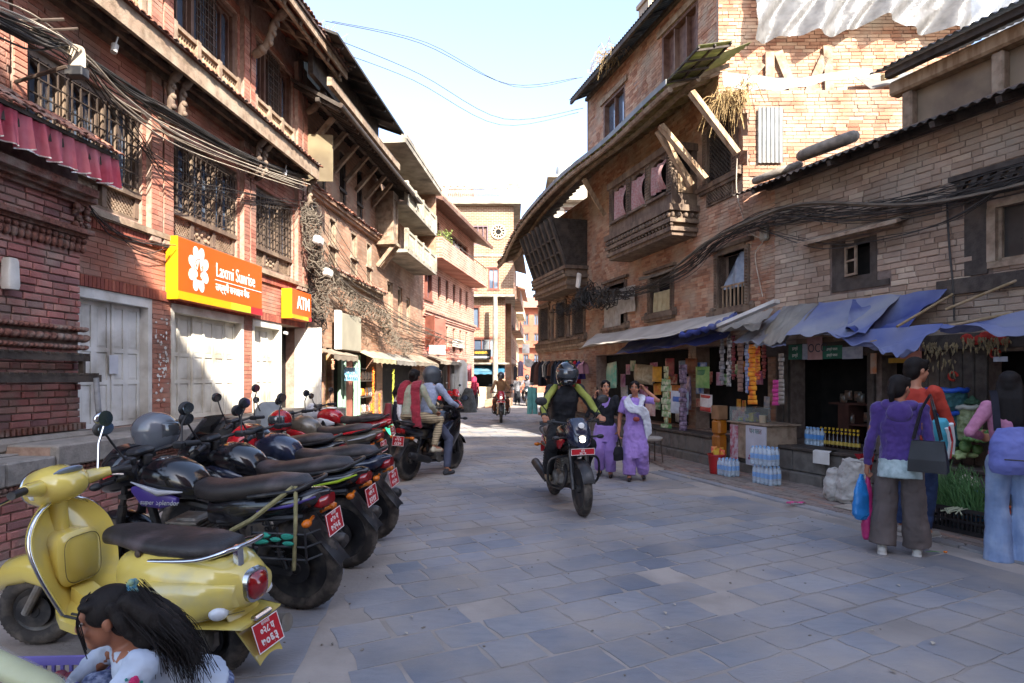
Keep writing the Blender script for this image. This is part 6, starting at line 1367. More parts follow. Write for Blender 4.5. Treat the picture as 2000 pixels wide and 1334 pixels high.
def person(label,loc,rz,h=1.55,J=None,yaw=0.,pitch=0.,roll=0.,skin=None,vox=.008,curl=(.5,.5),group=None,heads=True,hn=None,detail=True):
 """one body: returns the thing, its joints and head frame; clothes are added by the caller"""
 k=h/1.6;j=dict(pel=(0,0,.53*h),wai=(0,0,.61*h),che=(0,.01,.73*h),nek=(0,0,.83*h),hed=(0,.03,.925*h))
 for s_,n in((-1,'l'),(1,'r')):
  j['sh'+n]=(s_*.101*h,0,.805*h);j['el'+n]=(s_*.135*h,-.02,.63*h);j['wr'+n]=(s_*.14*h,.04,.485*h)
  j['hi'+n]=(s_*.055*h,0,.515*h);j['kn'+n]=(s_*.058*h,.015,.28*h);j['an'+n]=(s_*.058*h,-.02,.05*h);j['to'+n]=(s_*.066*h,.11,.018*h)
 j.update(J or{});j={a:V(c)for a,c in j.items()}
 o=thing('person',label,'person',(loc[0],loc[1],loc[2]if len(loc)>2 else 0),rz,group)
 Rm=headframe(yaw,pitch,roll);H=j['hed'];f=lambda x,y,z:H+Rm@V((x*k,y*k,z*k));sk=skin or SKIN
 b=Blob();S=j['shr']-j['shl']
 b.trunk([(j['pel']-(j['wai']-j['pel'])*.5,.1*k,.08*k),(j['pel'],.145*k,.1*k),(j['wai'],.115*k,.08*k),(j['che'],.14*k,.095*k),(j['nek']-(j['nek']-j['che'])*.25,.12*k,.07*k),(j['nek'],.05*k,.05*k)],S)
 b.limb([j['nek']-(j['hed']-j['nek'])*.2,H+Rm@V((0,-.015*k,-.05*k))],[.05*k,.047*k])
 for n,s_ in(('l',-1),('r',1)):
  b.limb([j['sh'+n],j['el'+n],j['wr'+n]],[.046*k,.036*k,.025*k])
  d=(j['wr'+n]-j['el'+n]).normalized();d2,nr=(hn or{}).get(n,(d,V((-s_,.3,0))));hand(b,j['wr'+n],d2,nr,k,curl[0 if n=='l' else 1],-s_ if n=='l' else-1)
  b.limb([j['hi'+n],j['kn'+n],j['an'+n]],[.078*k,.05*k,.034*k]);b.limb([j['an'+n],j['to'+n]],[.033*k,.028*k])
 b.ell(f(0,-.012,.025),(.074*k,.093*k,.086*k),18,12,Rm);b.ell(f(0,.02,-.04),(.058*k,.066*k,.068*k),16,12,Rm);b.ell(f(0,.052,-.088),(.026*k,.026*k,.022*k),10,8,Rm)
 b.ell(f(0,.088,-.018),(.0125*k,.02*k,.022*k),10,8,Rm);b.ell(f(0,.083,.005),(.009*k,.012*k,.03*k),8,6,Rm)
 for s_ in(-1,1):b.ell(f(s_*.073,-.008,-.008),(.012*k,.02*k,.03*k),8,8,Rm);b.ell(f(s_*.035,.062,-.03),(.022*k,.018*k,.02*k),8,8,Rm)
 bo=b.skinbuild('body',sk,o,vox,3)
 if heads and detail:
  e=MB();e.mi=0
  for s_ in(-1,1):e.mi=0;e.ell(f(s_*.03,.0765,.006),(.0145*k,.007*k,.0065*k),10,6,Rm);e.mi=1;e.ell(f(s_*.03,.082,.006),(.0065*k,.004*k,.0065*k),8,6,Rm);e.tube([f(s_*.012,.088,.026),f(s_*.03,.088,.032),f(s_*.05,.076,.026)],[.003*k,.0042*k,.002*k],6);e.tube([f(s_*.015,.0815,.0115),f(s_*.03,.084,.0145),f(s_*.046,.074,.01)],.0022*k,5)
  e.build('eyes',[EYEW,EYED],o,smooth=60)
  m_=MB();m_.tube([f(-.022,.076,-.052),f(-.008,.086,-.049),f(.008,.086,-.049),f(.022,.076,-.052)],[.003*k,.007*k,.007*k,.003*k],8);m_.build('lips',LIP,o,smooth=60)
 return o,j,f,Rm,k
def hair(o,f,Rm,k,style='tied',long=0.,j=None,vox=.009):
 b=Blob();b.ell(f(0,-.024,.036),(.081*k,.094*k,.086*k),18,12,Rm);b.ell(f(0,-.055,-.01),(.077*k,.062*k,.085*k),16,12,Rm)
 for s_ in(-1,1):b.ell(f(s_*.058,.0,.03),(.024*k,.062*k,.05*k),10,8,Rm);b.ell(f(s_*.04,.045,.072),(.038*k,.036*k,.022*k),10,8,Rm)
 if style=='bun':b.ell(f(0,-.115,.03),(.05*k,.04*k,.05*k),12,10,Rm)
 if style=='pony':b.limb([f(0,-.1,.03),f(0,-.13,-.05),f(0,-.11,-.17)],[.03*k,.032*k,.012*k])
 if style=='short':
  for s_ in(-1,1):b.ell(f(s_*.05,.02,.06),(.03*k,.05*k,.03*k),10,8,Rm)
 if style=='long':
  for x in(-.06,-.03,0,.03,.06):b.limb([f(x,-.06,.0),f(x*1.2,-.1,-.12),f(x*1.25,-.11,-.12-long*.5),f(x*.9,-.1,-.12-long)],[.03*k,.034*k,.032*k,.012*k])
  for s_ in(-1,1):b.limb([f(s_*.07,-.01,.02),f(s_*.08,-.03,-.1),f(s_*.085,-.05,-.22)],[.02*k,.025*k,.012*k])
 return b.skinbuild('hair',HAIR,o,vox,3)
def shirt(o,j,k,m,sleeve='long',hem=.0,loose=1.,flare=0.,vox=.009,name='shirt',fold=.022,wide=1.,collar=True):
 b=Blob();S=j['shr']-j['shl'];up=(j['wai']-j['pel']);base=j['pel']-up*(hem)
 st=[(base,(.155+flare)*k*wide,(.115+flare)*k*loose),(j['pel'],.158*k*wide,.118*k*loose),(j['wai'],.135*k*wide,.102*k*loose),(j['che'],.16*k,.114*k*loose),(j['nek'].lerp(j['che'],.3),.135*k,.085*k),(j['nek']-(j['hed']-j['nek'])*.02,.062*k,.06*k)]
 b.trunk(st,S)
 for n in 'lr':
  b.ell(j['sh'+n],.062*k,12,8)
  if sleeve=='long':b.limb([j['sh'+n],j['el'+n],j['wr'+n].lerp(j['el'+n],.06)],[.057*k,.043*k,.035*k],flat=True)
  elif sleeve=='short':b.limb([j['sh'+n],j['sh'+n].lerp(j['el'+n],.72)],[.064*k,.06*k],flat=True)
 return b.skinbuild(name,m,o,vox,3,fold*1.2,fold*.5)
def trousers(o,j,k,m,wide=1.,vox=.009,top=.3,ankle=.06,fold=.02,name='trousers',flare=1.,hips=1.):
 b=Blob();S=j['hir']-j['hil'];S=S if S.length>.01 else V((1,0,0));up=j['wai']-j['pel']
 b.trunk([(j['pel']+up*top,.13*k,.1*k),(j['pel'],.155*k*hips,.118*k*hips),(j['pel']-up.normalized()*.06*k,.15*k*hips,.115*k*hips)],S)
 for n in 'lr':b.limb([j['hi'+n],j['kn'+n],j['an'+n].lerp(j['kn'+n],ankle)],[.092*k*hips,.064*k*wide,.048*k*wide*flare],14,flat=True)
 return b.skinbuild(name,m,o,vox,3,fold*1.3,fold*.5)
def shoes(o,j,k,m,vox=.008,sole=None):
 for n in 'lr':
  d=(j['to'+n]-j['an'+n]);d.z=0;d=d.normalized()if d.length>.02 else V((0,1,0));a=j['an'+n].copy();zb=min(a.z-.05*k,j['to'+n].z-.02*k);b=Blob()
  b.limb([V((a.x,a.y,zb+.038*k))-d*.035*k,V((a.x,a.y,zb+.035*k))+d*.07*k,V((a.x,a.y,zb+.028*k))+d*.15*k],[.037*k,.037*k,.03*k]);b.limb([a,V((a.x,a.y,zb+.04*k))],[.036*k,.04*k])
  s_=b.skinbuild('shoe',m,o,vox,3)
  if sole:q=MB();p=V((a.x,a.y,0));sd=V((-d.y,d.x,0));q.loft([[(p+d*t+sd*w*c)[:2]+(zz,)for t,w in((-.075*k,.02*k),(-.06*k,.036*k),(.05*k,.038*k),(.15*k,.036*k),(.185*k,.018*k))for c in(1,)]+[(p+d*t-sd*w)[:2]+(zz,)for t,w in((.185*k,.018*k),(.15*k,.036*k),(.05*k,.038*k),(-.06*k,.036*k),(-.075*k,.02*k))]for zz in(zb-.004,zb+.022*k)]);q.build('sole',sole,s_)
def face(dx,dy):return atan2(dy,dx)-pi/2
FB=dict(stretch=(1,1,.28),bump=.9,bscale=16)
LILAC=mat('lilac school cloth','#9d7fc4','#8f72b6',rough=.85,scale=6,sheen=.2,**FB);NAVY=mat('black knit','#1f2026','#18191e',rough=.95,scale=40,bump=.3)
WCL=mat('white cotton','#cdcfd8','#bfc1cb',rough=.9,scale=8,bump=.2);DSH=mat('black shoe leather','#191818','#221f1f',rough=.35);WSH=mat('white shoe','#c9c6c0','#bab6af',rough=.6)
# ---- girl talking on the phone
gp=G(1183,930);h=1.47;lc=(*gp,0)
o,j,f,Rm,k=person('schoolgirl in black cardigan and lilac trousers talking on a phone',lc,face(-.25,-1),h,dict(elr=(.27,.1,.93),wrr=(.14,.17,1.22),ell=(-.21,-.03,.93),wrl=(-.2,.1,.75),knr=(.09,.1,.42),anr=(.09,.0,.09),tor=(.1,.13,.03),anl=(-.08,.07,.07),tol=(-.09,.2,.02),knl=(-.08,.1,.41)),yaw=.25,skin=SKIN2,group='schoolgirls in lilac walking by the stalls',curl=(.6,.9),hn={'r':(V((-.2,.1,1)),V((-1,.2,0)))})
hair(o,f,Rm,k,'pony');shirt(o,j,k,NAVY,hem=.6,flare=.01,name='cardigan');trousers(o,j,k,LILAC,wide=1.45,flare=1.25);shoes(o,j,k,DSH)
b=Blob();b.trunk([(j['pel']-V((0,0,.25)),.2,.15),(j['pel'],.17,.125)],V((1,0,0)));b.skinbuild('kurta_skirt',LILAC,o,.01,4,.03,.012)
b=MB();b.grid(lambda u,v:(-.05+.1*u+(u-.5)*.03*(1-v)*2,.118-.01*v,j['nek'].z-.02-.2*v*(1-abs(u-.5))),4,4,(0,-.02,0));b.build('collar',LILAC,o)
ph=MB().bbox(-.006,.006,-.035,.035,-.07,.07,.004).build('mobile_phone',mat('phone glass','#2a2c30','#222428',rough=.15),loc=tuple(Vector(o.location)+Matrix.Rotation(o.rotation_euler.z,3,'Z')@V((.108,.17,1.3))),rot=(0,.1,o.rotation_euler.z));tag(ph,'dark mobile phone held to the ear of the schoolgirl in black cardigan','phone')
# ---- girl in lilac with white shawl, hand at her ear
gp=G(1240,938);h=1.46
o,j,f,Rm,k=person('schoolgirl in lilac kurta and white shawl scratching behind her ear',(*gp,0),face(-.2,-1),h,dict(ell=(-.33,.04,1.17),wrl=(-.14,.02,1.33),elr=(.22,-.02,.92),wrr=(.23,.05,.71),knl=(-.1,.08,.41),anl=(-.12,-.06,.1),tol=(-.13,.06,.04),knr=(.08,.06,.41),anr=(.08,.06,.07),tor=(.08,.19,.02)),yaw=-.15,skin=SKIN,group='schoolgirls in lilac walking by the stalls',curl=(1.0,.9),hn={'l':(V((.5,-.1,.7)),V((.6,.2,0))),'r':(V((0,.05,-1)),V((-1,.2,0)))})
hair(o,f,Rm,k,'tied');shirt(o,j,k,LILAC,'short',hem=3.7,flare=.05,wide=1.06,loose=1.08,name='kurta',fold=.03);trousers(o,j,k,LILAC,wide=1.75,flare=1.2,fold=.03);shoes(o,j,k,DSH)
b=Blob();P=[V((-.06,.12,j['che'].z-.02)),V((-.11,.08,j['nek'].z-.02)),V((-.05,-.08,j['nek'].z+.0)),V((.06,-.08,j['nek'].z+.0)),V((.11,.07,j['nek'].z-.03)),V((.03,.14,j['che'].z-.0)),V((-.09,.15,j['che'].z-.02)),V((-.16,.1,j['wai'].z+.05)),V((-.2,.06,j['pel'].z-.1))]
[b.limb([p+V((dx,0,dz))for p in smoothpath(P,3)],[.02]*25)for dx,dz in((0,0),(.025,-.03),(-.025,.03),(.03,-.055))];b.skinbuild('shawl',WCL,o,.009,3,.03,.02);MB().ell((-.02,.15,j['pel'].z+.13),(.05,.02,.035),12,8).build('id_card',mat('red card','#8f3b33','#7d332c',rough=.5),o)
b=Blob();wr=j['wrr']+V((0,.06,-.1));b.trunk([((wr.x,wr.y,.3),.1,.05),((wr.x,wr.y,.4),.105,.055),((wr.x,wr.y,.5),.06,.04)],V((.6,.8,0)));hb_=b.skinbuild('bag_body',mat('black fabric','#1b1b20','#15151a',rough=.85),None,.008,4,.015)
hb_.location=o.location;hb_.rotation_euler=o.rotation_euler;hb_.name='hand_bag';tag(hb_,'black soft handbag carried by the schoolgirl with white shawl','bag')
b=MB();b.tube([(wr.x-.03,wr.y-.04,.48),(wr.x,wr.y,.64),(wr.x+.03,wr.y+.04,.48)],.012,6);b.build('strap',mat('black fabric'),hb_)
# ---- riders
def rider(label,bike,hd,top,bot,skin=SKIN,feet=None,lean=0.,helm=None,vis=None,yaw=0.,look=0.,h=1.68,shoe=DSH,vox=.009,back=0.,group=None,sleeves='long',J=None,arms=None):
 rz=atan2(hd[1],hd[0])-pi/2;y0=-.2-back
 jj=dict(pel=(0,y0,.93),wai=(0,y0+.03,1.06),che=(0,y0+.1,1.25),nek=(0,y0+.14,1.42),hed=(0,y0+.2,1.545))
 for s_,n in((-1,'l'),(1,'r')):
  jj['sh'+n]=(s_*.185,y0+.12,1.36);jj['el'+n]=(s_*.3,.07,1.13);jj['wr'+n]=(s_*.33,.24,1.05);jj['hi'+n]=(s_*.09,y0,.9);jj['kn'+n]=(s_*.23,.2,.72);jj['an'+n]=(s_*.22,-.06,.36);jj['to'+n]=(s_*.24,.08,.31)
 jj.update(J or{})
 hn={n:(V((0,.9,-.1)),V((0,-.2,-1)))for n in 'lr'}
 o,j,f,Rm,k=person(label,(bike[0],bike[1],0),rz,h,jj,yaw,look,skin=skin,vox=vox,curl=(1.3,1.3),hn=hn if arms is None else arms,detail=helm is None,group=group)
 if top:shirt(o,j,k,top,sleeves,hem=.25,vox=vox,name='jacket')
 if bot:trousers(o,j,k,bot,vox=vox,wide=1.1)
 shoes(o,j,k,shoe,vox=vox)
 if helm:hp_=helmet(None,tuple(f(0,.0,.01)),yaw,helm,vis,1.06,parent=o,pitch=look)
 return o,j,f,Rm,k
LIMEJ=mat('lime jacket panel','#8d9244','#7d8238',rough=.8,bump=.2);BJ=mat('black jacket','#202127','#191a1f',rough=.75,scale=9,bump=.3)
BH=mat('black gloss helmet','#15161a','#101115',rough=.12,coat=.7)
o,j,f,Rm,k=rider('helmeted rider in black jacket with lime sleeves on the red and black motorcycle',ib,IB,BJ,mat('dark trousers','#17181b','#121316',rough=.85,bump=.2),helm=BH,shoe=mat('sand shoe','#8c8069','#7a6f5a',rough=.8),look=-.1,yaw=-.15)
for n,s_ in(('l',-1),('r',1)):
 b=Blob();b.limb([j['sh'+n]+V((-s_*.05,.055,.03)),j['sh'+n].lerp(j['el'+n],.5)+V((0,.035,.02)),j['el'+n].lerp(j['wr'+n],.1)+V((0,.01,.02)),j['wr'+n].lerp(j['el'+n],.15)],[.04,.042,.04,.034]);b.skinbuild('lime_panel',LIMEJ,o,.009,3,.02)
# passenger bike: rider and woman
o,j,f,Rm,k=rider('helmeted man in pale blue jumper with one foot on the ground on the sports motorcycle',pb,PB,mat('pale blue knit','#9aa2b8','#8c94aa',rough=.95,scale=30,bump=.3),mat('slate jogger cloth','#4b4f62','#404456',rough=.9,bump=.2),helm=mat('matt grey helmet','#4a4d52','#3e4146',rough=.4),J=dict(knr=(.26,.08,.56),anr=(.28,-.02,.1),tor=(.3,.11,.03),hed=(0,.0,1.545)),shoe=mat('dark slipper','#3a3a3d','#303033',rough=.8),yaw=-.2)
CR=mat('crimson shawl','#8e1f30','#7a1828',rough=.85,scale=8,sheen=.3,bump=.3)
PALEG=mat('pale sage kurta print','#a3a58f','#93957f',rough=.9,scale=5,dust='#b08a80',dustamt=.2,dscale=30)
STR=mat('striped beige trousers','#b3a183','#a59375',rough=.9,lines=('Z',9,'#7a6a52',.8))
o,j,f,Rm,k=rider('woman passenger with crimson shawl and beige striped trousers seen from behind',pb,PB,PALEG,STR,back=.38,h=1.55,J=dict(pel=(0,-.56,.97),wai=(0,-.55,1.1),che=(0,-.52,1.27),nek=(0,-.5,1.4),hed=(0,-.47,1.52),shl=(-.16,-.51,1.35),shr=(.16,-.51,1.35),ell=(-.22,-.4,1.12),elr=(.25,-.42,1.1),wrl=(-.14,-.2,1.1),wrr=(.2,-.2,.98),hil=(-.09,-.56,.93),hir=(.09,-.56,.93),knr=(.25,-.16,.86),anr=(.22,-.28,.46),tor=(.26,-.12,.4),knl=(-.25,-.16,.86),anl=(-.22,-.28,.46),tol=(-.26,-.12,.4)),shoe=mat('cream sandal','#b5aa94','#a39883',rough=.7),sleeves='long',yaw=.25)
hair(o,f,Rm,k,'bun');b=Blob();SP=smoothpath([(-.14,-.62,1.12),(-.13,-.6,1.34),(-.08,-.5,1.44),(0,-.43,1.4),(.09,-.52,1.44),(.12,-.62,1.34),(.15,-.66,1.05),(.19,-.68,.8)],3);[b.limb([p+V((dx,dx*.3,0))for p in SP],.024)for dx in(-.045,-.015,.015,.045)];b.skinbuild('shawl',CR,o,.01,3,.035,.02)
# far riders
o,j,f,Rm,k=rider('man in brown shirt and grey helmet riding on the sunlit stretch of street',(fb[0],fb[1]+.6),(.02,-1),mat('tan brown shirt','#8d6b4d','#7d5d41',rough=.9,bump=.2),mat('rust trousers','#7a4936','#6b3e2d',rough=.9),vox=.013,group='riders further down the street');helmet(None,tuple(f(0,-.02,.035)),0,mat('matt grey helmet'),None,1.0,parent=o,full=False)
o,j,f,Rm,k=rider('rider in grey jacket far down the shaded lane',(f2[0],33.0),(-.05,-1),mat('grey jacket','#6d6b70','#5d5b60',rough=.9),mat('dark trousers'),vox=.018,helm=BH,group='riders further down the street')
# ---- woman in purple hood, seen from behind
PUR=mat('purple fleece','#4a3478','#402c6a',rough=.9,scale=8,sheen=.25,stretch=(1,1,.6),bump=.9,bscale=14);TAUPE=mat('taupe trousers','#5d5350','#524946',rough=.9,**FB);FLOR=mat('pale floral blouse','#a9b9ba','#8f9f9f',rough=.9,scale=24)
wx,wy=G(1757,1083);h=1.53
o,j,f,Rm,k=person('woman in purple hooded jacket and wide taupe trousers holding shopping bags',(wx,wy,0),face(.55,.83),h,dict(ell=(-.21,-.03,.97),wrl=(-.24,.03,.73),elr=(.21,-.04,.98),wrr=(.2,.16,.85),knl=(-.105,.015,.43),knr=(.105,.015,.43),anl=(-.125,-.04,.08),anr=(.125,.06,.08),tol=(-.13,.08,.02),tor=(.13,.18,.02)),yaw=-.5,skin=SKIN,curl=(1.3,.8))
hair(o,f,Rm,k,'pony');shirt(o,j,k,PUR,hem=.7,loose=1.12,wide=1.05,name='hooded_jacket',fold=.028);trousers(o,j,k,TAUPE,wide=1.45,flare=1.6,ankle=.0,fold=.02);shoes(o,j,k,WSH,sole=WSH)
b=Blob();b.trunk([(j['pel']-V((0,.02,.16)),.168,.14),(j['pel']+V((0,0,.0)),.16,.125)],V((1,0,0)));b.skinbuild('blouse_hem',FLOR,o,.009,3,.02)
b=Blob();b.ell((0,-.1,j['nek'].z-.06),(.1,.045,.08),14,10);b.limb([(-.09,-.02,j['nek'].z),(0,-.09,j['nek'].z-.02),(.09,-.02,j['nek'].z)],.05);b.skinbuild('hood',PUR,o,.009,4,.02,.01)
Mw=Matrix.Rotation(o.rotation_euler.z,3,'Z');wp=lambda v:tuple(V((wx,wy,0))+Mw@V(v))
def carrier(label,c,m,w,hh,d=.05,lean=0.,cat='bag'):
 b=Blob();z=c[2];b.trunk([((c[0],c[1],z-hh),w*.6,d*.6),((c[0],c[1],z-hh*.88),w*1.05,d),((c[0]+lean,c[1],z-hh*.5),w*.95,d*.8),((c[0],c[1],z-hh*.25),w*.75,d*.45),((c[0],c[1],z-.03),w*.3,d*.3),((c[0],c[1],z),.02,.015)],V((1,.4,0)));ob=b.skinbuild('carrier_bag',m,None,.008,3,.02,.012);return tag(ob,label,cat)
BLB=mat('blue plastic bag','#2f86cf','#2877ba',rough=.3,scale=6,bump=.4,bscale=25,trans=.15);PKB=mat('pink plastic bag','#c43a78','#b23069',rough=.3,scale=6,bump=.4,bscale=25,trans=.15)
q=wp(j['wrl']+V((-.02,.0,-.07)));carrier('blue plastic bag in the hand of the woman in purple',(q[0]-.03,q[1],q[2]),BLB,.085,.4);carrier('long pink plastic bag hanging beside the blue bag',(q[0]+.04,q[1]+.02,q[2]),PKB,.05,.58)
TOTE=mat('black leather tote','#1c1d24','#16171c',rough=.45);b=MB();b.loft([[(x*s_,y*1,z)for x,y in((-w,-d),(w,-d),(w,d),(-w,d))]for z,w,d,s_ in((0,.135,.055,1),(.1,.13,.05,1),(.25,.11,.025,1))]);tq=wp((.2,-.16,.74));tt=tag(b.build('tote_bag',TOTE,loc=tq,rot=(.05,0,o.rotation_euler.z-.2)),'black leather tote with chain on the shoulder of the woman in purple','bag')
b=MB()
for y in(-.03,.03):b.tube([(-.1,y,.26),(-.05,y+.03,.5),(0,.1+y,.62),(.04,y+.03,.5),(.09,y,.26)],.009,6)
b.build('strap',TOTE,tt)
# ---- man in jeans with a turquoise backpack, half hidden
mx,my=G(1815,1052);h=1.7
o,j,f,Rm,k=person('man in blue jeans with red shirt standing behind the woman in purple',(mx-.1,my+.05,0),face(.75,.35),h,dict(elr=(.25,.1,1.08),wrr=(.12,.3,1.02)),yaw=-.3,skin=SKIN2,curl=(.6,.9));hair(o,f,Rm,k,'short');shirt(o,j,k,mat('orange red hood','#b8402f','#a43627',rough=.85),hem=.2);trousers(o,j,k,mat('blue denim','#34466b','#2c3c5d',rough=.9,scale=20,bump=.2),wide=1.2);shoes(o,j,k,mat('grey trainer','#a29c92','#8f897f',rough=.8),sole=WSH)
TQ=mat('turquoise backpack cloth','#4aa3b5','#3d91a3',rough=.7,bump=.3);b=Blob();b.trunk([((0,0,0),.14,.08),((0,0,.1),.16,.11),((0,0,.3),.15,.1),((0,0,.42),.1,.06)],V((1,0,0)));bo=b.skinbuild('backpack',TQ,None,.009,3,.02);bo.location=(mx-.05,my-.2,.78);bo.scale=(.8,.8,.85);bo.rotation_euler=(.1,-.2,.6);tag(bo,'turquoise and white backpack worn by the man in jeans','backpack');b=MB();b.tube([(.05,-.11,.05),(.09,-.1,.2),(.05,-.09,.38)],.025,8);b.tube([(-.08,-.11,.02),(-.03,-.11,.2),(-.07,-.09,.36)],.018,8);b.build('white_panel',WH,bo,smooth=60);b=MB();b.tube([(-.02,-.118,.02),(.03,-.115,.2),(-.01,-.095,.36)],.012,8);b.build('red_panel',REDP2,bo)
# ---- woman in pink top with lavender backpack
px_,py_=G(1965,1094);h=1.56
PK=mat('pink rib top','#b97c96','#ab6f89',rough=.9,scale=30,bump=.2);DEN=mat('light denim','#8497b8','#7386a8',rough=.9,scale=14,**FB,dust='#9dacc6',dustamt=.3,dscale=5)
o,j,f,Rm,k=person('woman in pink top and pale flared jeans seen from behind with long black hair',(px_+.04,py_,0),face(.35,.93),h,dict(ell=(-.3,-.05,1.05),wrl=(-.16,.16,1.0),elr=(.27,0,1.03),wrr=(.2,.16,.92)),yaw=-.35,skin=SKIN2)
hair(o,f,Rm,k,'long',.36);shirt(o,j,k,PK,hem=-.55,name='top',fold=.012);trousers(o,j,k,DEN,wide=1.3,flare=1.75,ankle=-.25,top=.75,fold=.014);shoes(o,j,k,DSH)
LAV=mat('lavender backpack cloth','#6f76b4','#6268a5',rough=.85,scale=8,bump=.3,bscale=22);b=Blob();b.trunk([((0,0,0),.17,.07),((0,-.01,.06),.185,.1),((0,0,.25),.18,.09),((0,.02,.36),.12,.06)],V((1,0,0)));bp_=b.skinbuild('backpack',LAV,None,.008,4,.018,.01)
Mp=Matrix.Rotation(o.rotation_euler.z,3,'Z');bp_.location=tuple(V((px_+.04,py_,0))+Mp@V((-.03,-.19,.74)));bp_.rotation_euler=(0,0,o.rotation_euler.z+.1);tag(bp_,'lavender backpack hanging low on the woman in the pink top','backpack')
b=MB();b.tube([(-.13,-.115,.12),(0,-.125,.115),(.13,-.115,.125)],.006,6);b.build('zip',BLK,bp_);b=MB()
for s_ in(-1,1):b.grid(lambda u,v:(s_*(.09+.05*v-.1*(1-v)*0)+.05*(u-.5),.09-.03*v,.33+.33*(1-(1-v)**2)),1,8,(0,-.012,0))
b.build('shoulder_straps',mat('dark grey webbing','#2b2c38','#23242e',rough=.9),bp_)
# ---- schoolgirl with backpack by the far end of the parked motorcycles
o,j,f,Rm,k=person('schoolgirl in white shirt and navy waistcoat with a maroon backpack',(-2.02,10.9,0),face(.9,.35),1.38,yaw=0,skin=SKIN2);hair(o,f,Rm,k,'pony');shirt(o,j,k,mat('white school shirt','#c8c8cc','#bbbbc0',rough=.9),hem=.1);trousers(o,j,k,mat('dark trousers'));shoes(o,j,k,DSH)
b=Blob();b.trunk([(j['pel'],.15,.115),(j['che'],.15,.105),(j['nek'].lerp(j['che'],.4),.11,.08)],V((1,0,0)));b.skinbuild('waistcoat',mat('navy waistcoat','#20232f','#191c27',rough=.9),o,.009,3)
b=Blob();b.trunk([((0,-.16,.72),.11,.05),((0,-.19,.85),.12,.07),((0,-.17,1.05),.1,.05)],V((1,0,0)));q=b.skinbuild('backpack',mat('maroon pack','#7d3038','#6b272f',rough=.8),None,.009,3);q.location=o.location;q.rotation_euler=o.rotation_euler;tag(q,'maroon backpack of the schoolgirl in navy waistcoat','backpack')
# ---- crouching girl in the foreground
cx,cyy=-1.4,2.3;gf=face(-1,-.85)
J=dict(pel=(0,-.22,.26),wai=(0,-.14,.37),che=(0,-.01,.47),nek=(0,.04,.565),hed=(0,.1,.665),shl=(-.165,.02,.525),shr=(.165,.02,.525),ell=(-.25,.17,.34),elr=(.25,.17,.34),wrl=(-.12,.34,.22),wrr=(.12,.34,.22),hil=(-.08,-.2,.22),hir=(.08,-.2,.22),knl=(-.14,.1,.36),knr=(.14,.1,.36),anl=(-.13,-.1,.06),anr=(.13,-.1,.06),tol=(-.13,.04,.02),tor=(.13,.04,.02))
SWT=mat('pale blue grey sweatshirt','#a9b2c0','#9ca5b4',rough=.9,scale=8,bump=.3,bscale=22)
o,j,f,Rm,k=person('crouching girl in pale sweatshirt with embroidered roses and loose black hair',(cx,cyy,0),gf,1.5,{q:(v[0],v[1],v[2]-(.035 if v[2]>.3 else 0))for q,v in J.items()},yaw=-.2,pitch=-.15,skin=mat('tan skin','#8f5d45','#80503a',rough=.5,scale=8,subs=.08),vox=.006)
shirt(o,j,k,SWT,hem=.1,loose=1.12,wide=1.08,vox=.008,name='sweatshirt',fold=.03);trousers(o,j,k,mat('blue patterned trousers','#3a4568','#8a93ab',rough=.9,scale=42),vox=.009,wide=1.1);shoes(o,j,k,DSH)
hair(o,f,Rm,k,'tied',vox=.007)
b=Blob()
for x in(-.05,0,.05):b.limb(smoothpath([f(x,-.08,.05),f(x*1.5,-.15,-.03),f(x*1.6-.0,-.22,-.13),f(x*1.4,-.28,-.26)],3),[.04,.042,.044,.045,.045,.044,.04,.034,.026,.014],10)
for s_ in(-1,1):b.limb([f(s_*.07,-.03,.05),f(s_*.08,-.06,-.03),f(s_*.085,-.12,-.12)],[.022,.028,.026],10)
lh=b.skinbuild('long_hair',HAIR,o,.007,3,.02,.012)
b=MB()
for q in range(650):
 x=R.uniform(-.1,.1);y=R.uniform(-.14,-.03);e=R.uniform(.7,1.25);b.tube(smoothpath([f(x*.7,y,R.uniform(.02,.1)),f(x*1.2,y-.06,-.03),f(x*1.5+R.uniform(-.03,.03),y-.13*e,-.14*e),f(x*1.3+R.uniform(-.07,.07),y-.15*e+R.uniform(-.04,.04),-.29*e)],4),.0012,3)
for q in range(18):
 s_=R.choice((-1,1));x=s_*R.uniform(.055,.075);b.tube(smoothpath([f(x*.6,.04,.1),f(x,.075,.06),f(x*1.05,.08+R.uniform(-.01,.01),.0),f(x*1.05+R.uniform(-.012,.01),.07,-.06-R.uniform(0,.05))],4),.002,3)
b.build('hair_strands',HAIR,o)
b=MB()
for q in range(22):a=2*pi*q/22;p=f(.0+.02*cos(a),-.1,.085+.02*sin(a));b.ell(p+V((R.uniform(-.012,.012),R.uniform(-.012,.012),R.uniform(-.01,.012))),.013,6,5)
b.build('scrunchie',mat('teal scrunchie','#2b6a86','#8a9a6a',rough=.7,scale=50),o,smooth=60)
ROSE=mat('magenta embroidery','#b8245c','#94184a',rough=.8,scale=60,bump=.5,bscale=150);LFG=mat('teal leaf embroidery','#2c7a72','#236861',rough=.8)
b=MB()
def rose(p,n,s_):
 p=V(p);n=V(n).normalized();a=n.orthogonal().normalized();c=n.cross(a);b.mi=0
 for t in range(9):ang=t*2.4;q=p+(a*cos(ang)+c*sin(ang))*s_*.12*sqrt(t)+n*(.004-.0004*t);b.ell(q,s_*.34,8,6)
 b.mi=1
 for t in range(4):ang=t*1.6+.4;q=p+(a*cos(ang)+c*sin(ang))*s_*.95;b.ell(q,(s_*.3,s_*.2,s_*.2),6,4)
